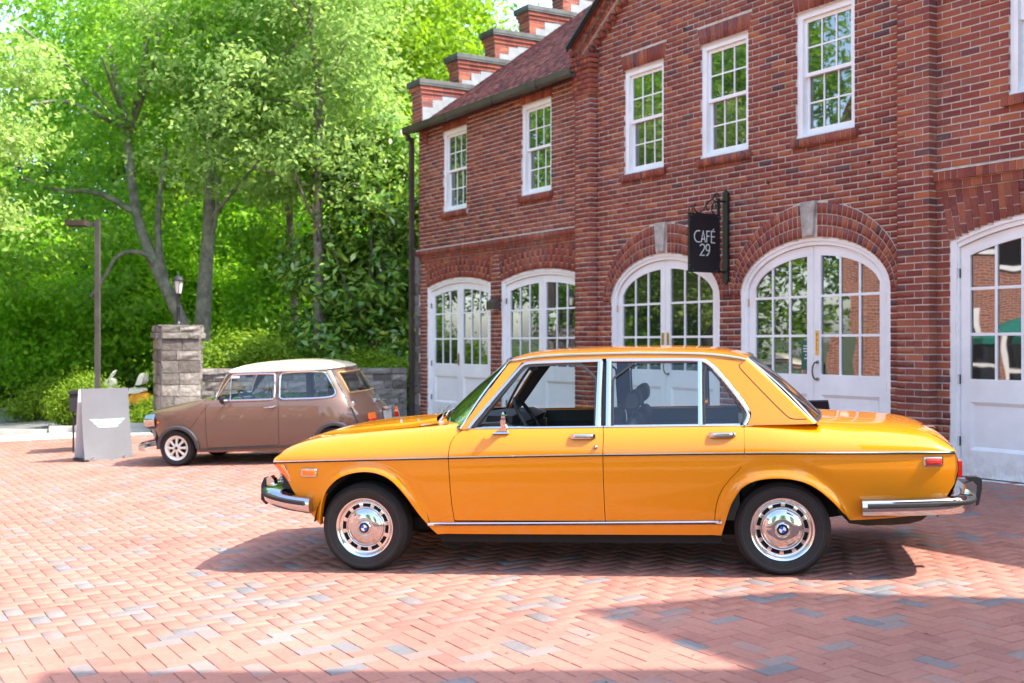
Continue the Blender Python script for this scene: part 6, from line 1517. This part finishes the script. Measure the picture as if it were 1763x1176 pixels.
# ------------------------------------------------------------ planting
def leaf_quads(C, N, size, r, flat=.5, asp=.55, jitter=.5, up=(0, 0, 1)):
    """rhombic leaves at points C with mean normals N"""
    n = len(C); nn = N + r.normal(0, jitter, (n, 3)); nn /= np.linalg.norm(nn, axis=1)[:, None]
    t = r.normal(0, 1, (n, 3)); t[:, 2] -= .35; t -= nn * (t * nn).sum(1)[:, None]; t /= np.linalg.norm(t, axis=1)[:, None]; s = np.cross(nn, t)
    L = size * r.uniform(.6, 1.25, n)[:, None]; W_ = L * asp
    V = np.stack([C - t * L * .5, C + s * W_ * .5 + t * L * .05 + nn * L * .08, C + t * L * .5 - nn * L * .10, C - s * W_ * .5 + t * L * .05 + nn * L * .08], 1)
    return V.reshape(-1, 3)
def crown_mesh(name, lobes, sprays, per, size, mats, seed, spread=(.42, .42, .16), droop=.25, asp=.55, shell=.55):
    r = np.random.RandomState(seed); vol = np.array([l[3] * l[4] * l[5] for l in lobes]) ** .75; pick = r.choice(len(lobes), sprays, p=vol / vol.sum()); Lb = np.array(lobes)[pick]
    d = r.normal(0, 1, (sprays, 3)); d /= np.linalg.norm(d, axis=1)[:, None]; rad = (1 - shell * r.uniform(0, 1, sprays) ** 1.8)[:, None] * r.uniform(.85, 1.12, (sprays, 1))
    c = Lb[:, :3] + d * Lb[:, 3:] * rad
    k = per; C = np.repeat(c, k, 0); out = np.repeat(d, k, 0); ang = np.repeat(np.arctan2(d[:, 1], d[:, 0]) + r.normal(0, .5, sprays), k)
    a = r.normal(0, spread[0], len(C)) ; b_ = r.normal(0, spread[1] * .7, len(C)); h = r.normal(0, spread[2], len(C))
    scl = np.repeat(r.uniform(.6, 1.35, sprays), k); a, b_, h = a * scl, b_ * scl, h * scl
    P = C + np.stack([np.cos(ang) * a - np.sin(ang) * b_, np.sin(ang) * a + np.cos(ang) * b_, h - droop * np.abs(a)], 1)
    N = np.stack([out[:, 0] * .5, out[:, 1] * .5, .55 + .35 * out[:, 2]], 1)
    V = leaf_quads(P, N, size, r, asp=asp, jitter=.55); Q = np.arange(len(V)).reshape(-1, 4)
    return fastmesh(name, V, Q, mats)
def limb(b, pts, r0, r1, n=9, wig=.0, rr=None):
    P = smooth_poly(pts, 2); k = len(P); b.tube(P, [r0 + (r1 - r0) * (i / (k - 1)) ** .8 for i in range(k)], n)
def twigs(b, base, tips, r0=.035, rr=random.Random(2)):
    for t in tips:
        a, c = Vector(base), Vector(t); m = (a + c) / 2 + Vector((rr.uniform(-.3, .3), rr.uniform(-.3, .3), rr.uniform(-.1, .5))); limb(b, [a, m, c], r0, r0 * .3, 6)
def tree(name, label, cat, loc, trunk, crown, group=None, rz=0, sc=1., barkmat=None):
    t = thing(name, label, cat, loc, rz, group); t.scale = (sc, sc, sc) if not isinstance(sc, tuple) else sc
    if trunk is not None: link('trunk', trunk if isinstance(trunk, bpy.types.Mesh) else trunk.mesh('trunk', barkmat or BARK, 60), t)
    link('crown', crown, t); return t
LF_PALE = leaf_mat('pale leaf', [(0, (0.135, 0.230, 0.056)), (.35, (0.216, 0.338, 0.087)), (.7, (0.297, 0.419, 0.120)), (1, (0.405, 0.486, 0.161))], .42, tb=.8)
LF_MID = leaf_mat('mid leaf', [(0, (0.081, 0.200, 0.032)), (.4, (0.152, 0.317, 0.043)), (.75, (0.244, 0.421, 0.054)), (1, (0.386, 0.528, 0.064))], .45)
LF_LIME = leaf_mat('lime leaf', [(0, (0.105, 0.201, 0.019)), (.4, (0.167, 0.285, 0.022)), (.8, (0.230, 0.343, 0.029)), (1, (0.314, 0.379, 0.048))], .5, tb=.5)
LF_DARK = leaf_mat('dark glossy leaf', [(0, (0.060, 0.141, 0.028)), (.45, (0.124, 0.264, 0.042)), (.8, (0.287, 0.424, 0.059)), (.93, (0.655, 0.601, 0.070)), (1, (0.819, 0.352, 0.070))], .22, .22, .6)
LF_BLUE = leaf_mat('blue green leaf', [(0, (0.034, 0.101, 0.067)), (.5, (0.067, 0.168, 0.101)), (1, (0.134, 0.246, 0.123))], .25)
LF_SHRUB = leaf_mat('shrub leaf', [(0, (0.081, 0.162, 0.016)), (.4, (0.149, 0.257, 0.022)), (.8, (0.230, 0.338, 0.027)), (1, (0.338, 0.405, 0.041))], .4)
def lobes(seed, n, z0, z1, rad, size, taper=.5):
    r = random.Random(seed); out = []
    for i in range(n):
        f = (i + .5) / n; z = z0 + (z1 - z0) * f; k = 1 - taper * abs(f - .4) / .6; a = i * 2.4 + r.uniform(-.4, .4); q = rad * k * r.uniform(.35, .8); s = size * r.uniform(.7, 1.25)
        out.append((q * math.cos(a), q * math.sin(a), z, s, s, s * .62))
    return out
# slim street trees with pale leaves behind the wall
cm_slim = crown_mesh('crown', lobes(3, 22, 3.9, 10.5, 2.3, 1.0) + [(-2.3, -.3, 5.2, 1.1, .9, .55), (-2.6, 0, 6.6, 1.2, 1, .6), (-1.9, -.4, 4.3, 1.0, .8, .45), (-2.9, .1, 7.9, 1.2, 1, .6), (-3.0, -.2, 4.7, .8, .7, .35)], 800, 24, .135, LF_PALE, 21, (.25, .25, .10))
def slim_trunk(seed, h, r0):
    b = MB(); rr = random.Random(seed); pts = [(rr.uniform(-.06, .06) * i, rr.uniform(-.06, .06) * i, h * i / 5) for i in range(6)]; limb(b, pts, r0, r0 * .35, 12)
    for i in range(16):
        z = h * (.30 + .6 * i / 16); a = rr.uniform(0, 6.28); L_ = rr.uniform(1.1, 2.3) * (1 - .4 * i / 16); limb(b, [(0, 0, z), (L_ * .5 * math.cos(a), L_ * .5 * math.sin(a), z + .35), (L_ * math.cos(a), L_ * math.sin(a), z + rr.uniform(.4, 1.0))], r0 * .28, .012, 6)
    return b
GZB = .34
tree('street_tree', 'slim grey trunk of a pale leafed tree, the thicker of two behind the stone wall', 'tree', (-3.98, 23.8, GZB), slim_trunk(1, 10, .135), cm_slim)
tree('street_tree', 'thinner shaded grey trunk left of the slim pale leafed tree behind the stone wall', 'tree', (-4.92, 26.0, GZB), slim_trunk(2, 10, .10), cm_slim, rz=2.1)
# big old tree with a leaning fork
bt = MB()
limb(bt, [(0, 0, -.3), (.02, 0, .6), (.0, 0, 1.5), (.05, 0, 2.6), (.12, .1, 3.8), (.10, .2, 5.2), (.3, .3, 8)], .255, .09, 14)
limb(bt, [(.0, -.05, .7), (-.28, -.1, 1.5), (-.62, -.1, 2.3), (-1.10, .0, 3.2), (-1.55, .2, 4.3), (-1.75, .4, 6.0), (-2.2, .5, 8)], .195, .07, 12)
limb(bt, [(-.72, -.1, 2.45), (-.95, .0, 3.3), (-1.0, .1, 4.2), (-.85, .2, 5.6)], .125, .04, 10); limb(bt, [(-.95, -.1, 3.0), (-1.2, -.25, 3.35), (-1.75, -.3, 3.30), (-2.0, -.35, 2.75), (-2.3, -.35, 2.35)], .065, .035, 8)
limb(bt, [(-1.5, .2, 4.2), (-2.3, .1, 4.7), (-3.2, 0, 4.65), (-4.0, -.1, 5.0)], .085, .03, 8); limb(bt, [(.1, .1, 4.0), (.9, -.1, 4.9), (1.6, -.3, 5.6)], .07, .02, 8); limb(bt, [(.05, 0, 3.2), (.3, 0, 3.9), (.35, .1, 5)], .06, .03, 8)
limb(bt, [(.12, .05, .2), (.40, .2, .5), (.62, .4, .9)], .17, .06, 9)
r_ = random.Random(9); twigs(bt, (-1.7, .4, 6), [(r_.uniform(-4, 0), r_.uniform(-2, 2), r_.uniform(6, 9)) for _ in range(10)], .06, r_); twigs(bt, (.15, .2, 5.5), [(r_.uniform(-1.5, 2.8), r_.uniform(-2, 2), r_.uniform(6, 9)) for _ in range(10)], .06, r_)
big = crown_mesh('crown', [(-3.8, -.5, 5.2, 1.9, 1.6, .9), (-2.6, .8, 6.8, 2.2, 2, 1.3), (-4.8, .5, 7.0, 2.0, 2, 1.2), (.2, 0, 7.6, 2.2, 2, 1.5), (1.9, .2, 6.0, 1.7, 1.6, 1.0), (-1.0, 1.5, 8.4, 2.4, 2, 1.4), (-3.2, -.6, 3.6, 1.6, 1.4, .6), (-4.6, 0, 3.0, 1.5, 1.3, .6), (-2.6, 1.8, 4.4, 1.6, 1.2, .8), (-5.6, .6, 4.6, 1.5, 1.5, .9), (.5, 1.8, 4.3, 1.4, 1.2, .8), (-3.4, 1.2, 9.2, 2.4, 2, 1.2), (1.2, -.6, 8.9, 2, 1.8, 1.2), (-2.4, 1.6, 2.6, 1.5, 1.2, .6)], 1050, 28, .15, LF_MID, 5, (.32, .32, .12))
tree('old_tree', 'big old grey tree with a forked leaning trunk behind the gate pier', 'tree', (-6.72, 25.2, -.05), bt, big, barkmat=BARK2)
# overhanging pale branches at the left edge, from a tree whose trunk is outside the frame
nt_ = MB(); limb(nt_, [(0, 0, 0), (.1, 0, 2), (0, .1, 5), (.2, 0, 8)], .22, .08, 12); r_ = random.Random(5)
for z, x, y in ((3.2, 2.4, -.3), (4.2, 3.0, .4), (5.2, 3.2, -.6), (6.2, 2.8, .2), (5.0, 2.6, 1.2)): limb(nt_, [(0, 0, z - .8), (x * .5, y * .5, z), (x, y, z - .1)], .06, .015, 7)
near = crown_mesh('crown', [(1.7, 0, 2.75, 1.0, .9, .40), (1.3, .3, 3.3, 1.2, 1, .5), (2.5, .2, 3.95, 1.3, 1.0, .5), (2.9, -.2, 5.2, 1.4, 1.1, .55), (1.6, .4, 5.9, 1.5, 1.2, .6), (3.1, .3, 6.4, 1.3, 1.1, .5), (.4, .2, 4.7, 1.4, 1.2, .7), (1.2, 0, 7.2, 1.7, 1.4, .7), (.4, .2, 3.4, 1, .9, .4)], 950, 26, .112, LF_PALE, 8, (.24, .24, .08), .35)
tree('overhanging_tree', 'pale leafed tree with drooping branches reaching in from the left edge', 'tree', (-11.7, 18.9, gz(-11, 18.9)), nt_, near, barkmat=BARK2)
# evergreen with large glossy leaves beside the house
mg = MB(); limb(mg, [(0, 0, -.3), (.05, 0, 1.5), (0, .1, 3.5), (.1, 0, 5.2)], .12, .04, 10); r_ = random.Random(6); twigs(mg, (0, 0, .8), [(r_.uniform(-1.6, 1.6), r_.uniform(-1, 1), r_.uniform(.8, 4.5)) for _ in range(18)], .03, r_)
cm_mag = crown_mesh('crown', [(-.9, -.2, .9, 1.0, .8, .75), (.7, -.3, .8, 1.1, .8, .75), (0, 0, 2.0, 1.35, 1.1, .9), (1.0, .1, 2.3, 1.0, .9, .9), (-1.0, .2, 2.5, 1.0, .9, .8), (.1, 0, 3.5, 1.3, 1.1, 1.0), (.9, .3, 3.9, 1.0, .9, .9), (-.6, .3, 4.4, .9, .9, .8), (.3, .2, 5.0, .9, .8, .7)], 900, 22, .20, LF_DARK, 13, (.24, .24, .12), .1, .42, .5)
tree('magnolia', 'broad evergreen with large glossy dark leaves beside the brick house', 'tree', (-2.95, 24.3, .45), mg, cm_mag)
# round leafy shrubs
cm_sh = crown_mesh('crown', [(-.6, 0, .45, .75, .6, .45), (.5, .1, .5, .8, .6, .48), (0, -.1, .85, .7, .55, .42), (-.2, .2, .3, 1, .7, .3)], 420, 26, .085, LF_SHRUB, 17, (.16, .16, .09), .1)
def shrub(label, x, y, s, cat='shrub', me=None, rz=0, z=None, nm='shrub'):
    t = thing(nm, label, cat, (x, y, gz(x, y) - .02 if z is None else z), rz); t.scale = s if isinstance(s, tuple) else (s, s, s); b = MB(); rr = random.Random(int(x * 100)); twigs(b, (0, 0, 0), [(rr.uniform(-.6, .6), rr.uniform(-.4, .4), rr.uniform(.5, .9)) for _ in range(7)], .02, rr); link('stem', b.mesh('stem', BARK, 60), t); link('crown', me or cm_sh, t); return t
shrub('large yellow green shrub to the left of the silver A-frame board', -8.2, 22.3, (.58, .7, .85))
shrub('low yellow green shrub between the A-frame board and the gate pier', -6.85, 22.3, (.9, .6, .42), rz=1.9)
shrub('spreading green shrub left of the golf cart', -9.7, 24.8, (.8, .8, .75), rz=.7)
shrub('bright green shrub on the bank behind the stone wall', -5.35, 23.0, (1.2, .9, 1.05), z=.28, rz=.4)
shrub('low bright shrub on the bank near the thicker slim trunk', -2.9, 23.0, (1.3, .8, .55), z=.50, rz=2.4)
# blue-green conifers and the trees beyond the road
cm_con = crown_mesh('crown', [(0, 0, .6 + i * .62, 1.75 - i * .22, 1.75 - i * .22, .42) for i in range(8)], 700, 24, .16, LF_BLUE, 31, (.30, .30, .10), .35, .35, .7)
tc = MB(); limb(tc, [(0, 0, -.2), (0, 0, 5.8)], .13, .02, 8); tcm = tc.mesh('trunk', BARK, 60)
for i, (x, y, s, lb) in enumerate([(-10.6, 31.5, .85, 'dark blue green conifer right of the lamp post across the road'), (-12.6, 33, 1.0, 'dark blue green conifer left of the lamp post across the road'), (-14.6, 34.5, .9, 'farther blue green conifer at the left edge across the road'), (-8.9, 34.0, .7, 'smaller blue green conifer beyond the golf cart')]):
    tree('conifer', lb, 'conifer', (x, y, gz(x, y)), tcm, cm_con, 'conifers across the road', i * 1.7, s)
cm_far = crown_mesh('crown', lobes(41, 26, 2.4, 12.5, 4.2, 1.9), 1050, 26, .22, LF_LIME, 43, (.42, .42, .17)); cm_far2 = crown_mesh('crown', lobes(47, 24, 1.6, 11.5, 4.0, 1.8), 950, 26, .21, LF_MID, 44, (.42, .42, .17))
tf = slim_trunk(7, 12, .24).mesh('trunk', BARK, 60)
far = [(-7.8, 33, cm_far, 1.0, 'lime green tree rising above the old forked tree'), (-3.3, 34, cm_far, 1.02, 'lime green tree above the slim pale trees'), (-12.6, 36.5, cm_far2, 1.05, 'mid green tree behind the lamp post'), (-17.2, 37, cm_far, .72, 'lime green tree at the far left across the road'), (-9.8, 42, cm_far, 1.35, 'tall lime green tree in the second row behind the lamp post'), (-4.6, 46, cm_far, 1.2, 'tall lime green tree in the second row left of the stepped parapet'), (-.2, 40, cm_far2, .86, 'looser green tree showing past the stepped parapet'), (-14.0, 48, cm_far2, 1.45, 'tall green tree in the second row at the left'), (-6.6, 55, cm_far2, 1.6, 'tallest green tree in the back row at the middle'), ]
for i, (x, y, me, s, lb) in enumerate(far): tree('woodland_tree', lb, 'tree', (x, y, gz(x, y)), tf, me, 'woodland trees behind the yard', i * 1.1, s)
LF_UND = leaf_mat('understory leaf', [(0, (0.136, 0.301, 0.030)), (.4, (0.230, 0.435, 0.038)), (.8, (0.352, 0.572, 0.054)), (1, (0.486, 0.662, 0.090))], .5)
cm_un = crown_mesh('crown', [(-.9, 0, 1.0, 1.0, .8, .6), (.8, .1, .9, 1.1, .8, .6), (0, -.1, 1.7, 1.2, .9, .7), (-.8, .2, 2.4, 1.0, .8, .6), (.7, .2, 2.7, 1.1, .9, .6), (0, .1, 3.5, 1.0, .9, .6)], 760, 26, .13, LF_UND, 23, (.30, .30, .12), .2)
ut = MB(); limb(ut, [(0, 0, -.2), (.05, 0, 1), (0, 0, 3.2)], .06, .02, 8); utm = ut.mesh('trunk', BARK, 60)
for i, (x, y, sc_, lb) in enumerate([(-9.4, 28.6, 1.15, 'young lime green tree right of the lamp post, in front of the conifers'), (-12.3, 30.2, 1.2, 'young lime green tree left of the lamp post, in front of the conifers'), (-7.4, 30.5, 1.3, 'young lime green tree seen between lamp post and gate pier'), (-5.4, 27.4, 1.05, 'young lime green tree just right of the old forked trunk'), (-14.6, 30.5, 1.0, 'young lime green tree at the left edge behind the kerb'), (-4.1, 28.4, 1.25, 'young lime green tree between the two slim trunks and the house')]):
    tree('young_tree', lb, 'tree', (x, y, gz(x, y)), utm, cm_un, 'young trees under the tall ones', i * 1.9, sc_)
# far wood that closes the view under the crowns
r = np.random.RandomState(77); n = 5200; aa = r.uniform(-.66, .30, n); dd = r.uniform(58, 74, n); hh = r.uniform(0, 9, n) * r.uniform(.4, 1, n); Cc = np.stack([np.sin(aa) * dd, np.cos(aa) * dd, hh], 1)
k = 12; P = np.repeat(Cc, k, 0) + r.normal(0, .55, (n * k, 3)) * [1, 1, .6]; V = leaf_quads(P, np.tile([0, -.4, .6], (len(P), 1)), .42, r); link('far_wood', fastmesh('far_wood', V, np.arange(len(V)).reshape(-1, 4), LF_MID), None, kind='stuff')
# low hedge line and undergrowth across the road
n = 1500; xx = r.uniform(-26, -6.2, n); yy = 27.8 + (xx + 12) * (-.12) + r.uniform(0, 6, n); keep = (xx < -12.1 - (yy - 27) * .12) | (yy > 31.5); xx, yy = xx[keep], yy[keep]; zz = np.array([gz(a, c) for a, c in zip(xx, yy)]) + r.uniform(0, 1.3, len(xx)); Cc = np.stack([xx, yy, zz], 1); k = 22; P = np.repeat(Cc, k, 0) + r.normal(0, .22, (len(xx) * k, 3)); V = leaf_quads(P, np.tile([0, -.2, .7], (len(P), 1)), .13, r); link('undergrowth', fastmesh('undergrowth', V, np.arange(len(V)).reshape(-1, 4), LF_MID), None, kind='stuff')
n = 26000; xx = r.uniform(-5.3, -1.7, n); yy = r.uniform(21.6, 27, n); zz = .56 * np.clip((yy - 21.2) / 2.2, 0, 1); P = np.stack([xx, yy, zz + r.uniform(.0, .12, n)], 1); V = leaf_quads(P, np.tile([0, -.6, .4], (n, 1)), .11, r, asp=.3); link('bank_grass', fastmesh('bank_grass', V, np.arange(len(V)).reshape(-1, 4), LF_SHRUB), None, kind='stuff')
# ------------------------------------------------------------ across the yard, outside the frame (seen in the panes and the chrome)
def brickwall(name):
    m, nt, bb_ = newmat(name); setp(bb_, rough=.9); g = nt.nodes.new('ShaderNodeNewGeometry'); mp = nt.nodes.new('ShaderNodeMapping'); mp.inputs['Rotation'].default_value = (R(90), 0, R(90))
    sx_ = nt.nodes.new('ShaderNodeSeparateXYZ'); cx_ = nt.nodes.new('ShaderNodeCombineXYZ'); a_ = nt.nodes.new('ShaderNodeMath'); a_.operation = 'ADD'
    nt.links.new(g.outputs['Position'], sx_.inputs[0]); nt.links.new(sx_.outputs[0], a_.inputs[0]); nt.links.new(sx_.outputs[1], a_.inputs[1]); nt.links.new(a_.outputs[0], cx_.inputs[0]); nt.links.new(sx_.outputs[2], cx_.inputs[1])
    t = nt.nodes.new('ShaderNodeTexBrick'); nt.links.new(cx_.outputs[0], t.inputs[0]); t.inputs['Scale'].default_value = 1; t.inputs['Brick Width'].default_value = .215; t.inputs['Row Height'].default_value = .07; t.inputs['Mortar Size'].default_value = .009
    t.inputs['Color1'].default_value = (.34, .10, .055, 1); t.inputs['Color2'].default_value = (.22, .06, .04, 1); t.inputs['Mortar'].default_value = (.42, .34, .28, 1); nt.links.new(t.outputs[0], bb_.inputs['Base Color']); return m
ob = thing('yard_house', 'red brick house across the yard reflected in the cafe door panes', 'building', (-15.5, 3, gz(-15.5, 3) - .2))
b = MB(); b.box(-6, 0, -14, 13.6, 0, 7); b.build('wall', brickwall('yard house brick'), ob); b = MB(); b.prism([(-6.3, 7), (.3, 7), (-3, 9.4)], -14.3, 13.9); b.build('roof', SHINGLE, ob)
for y in (-10, -6.5, -3, .5, 4, 8, 9.6, 11.2):
    for z in (.9, 4.2):
        w = MB(); w.box(-.02, .05, y - .55, y + .55, z, z + 1.7); f = w.build('window', WHITE, ob); w = MB(); w.box(.051, .06, y - .43, y + .43, z + .12, z + .80); w.box(.051, .06, y - .43, y + .43, z + .88, z + 1.58); w.build('pane', PANE, f)
um = thing('green_umbrella', 'green market umbrella across the yard reflected in the nearest door', 'umbrella', (-13.6, 11.4, gz(-13.6, 11.4))); b = MB(); b.lathe([(0, 2.75), (.5, 2.6), (1.3, 2.25), (1.33, 2.1)], 8, 'z'); b.build('canopy', M('green canvas', (.01, .16, .12), .8), um); b = MB(); b.tube([(0, 0, 0), (0, 0, 2.9)], .03, 8); b.build('pole', WHITE, um)
for i, (x, y, s, lb) in enumerate([(-15.5, 19.5, 1.0, 'tree across the yard beside the red brick house'), (-13.5, 22.5, .8, 'second tree across the yard beyond the red brick house'), (-20, 24, 1.25, 'tall tree across the yard behind the red brick house'), (-24, 12, 1.45, 'tall tree rising over the red brick house'), (-23, 2, 1.4, 'tree rising over the near end of the red brick house'), (-9, -15, .8, 'tree behind the photographer at the left'), (-1, -17, .85, 'tree straight behind the photographer'), (7, -16, .8, 'tree behind the photographer at the right')]): tree('yard_tree', lb, 'tree', (x, y, gz(x, y)), tf, cm_far2, 'trees across the yard', i * 2.2, s)
cn = thing('shadow_canopy', 'unseen flat slab on posts, added at the right to shade the near paving', 'canopy', (2.9, 4.30, 0))  # added out of view to shade the nearest strip of paving
b = MB(); b.prism([(0, 6.3), (7, 6.3), (7, 6.5), (0, 6.5)], -5, 0); b.v = [(x, y - .08 * x, z) for x, y, z in b.v]; b.build('roof', METAL_DK, cn)
for x, y in ((3.2, -.6), (6.6, -.9), (3.2, -4.8), (6.6, -5.0)): b = MB(); b.box(x - .08, x + .08, y - .08, y + .08, gz(2.9 + x, 4.3 + y), 6.3); b.build('post', METAL_DK, cn)
r = np.random.RandomState(19); n = 420; xx = r.uniform(-4, 4, n); yy = r.uniform(5.0, 16, n); keep = np.array([in_view(a, c) and (a - P0[0]) * NV[0] + (c - P0[1]) * NV[1] > .1 for a, c in zip(xx, yy)]); xx, yy = xx[keep], yy[keep]
zz = np.array([gz(a, c) for a, c in zip(xx, yy)]) + .006; V = leaf_quads(np.stack([xx, yy, zz], 1), np.tile([0, 0, 1.], (len(xx), 1)), .022, r, asp=.5, jitter=.15); link('leaf_litter', fastmesh('leaf_litter', V, np.arange(len(V)).reshape(-1, 4), tone_mat('dry leaf', [(0, (.10, .06, .03)), (.5, (.25, .17, .06)), (.8, (.12, .16, .04)), (1, (.5, .42, .3))])), None, kind='stuff')
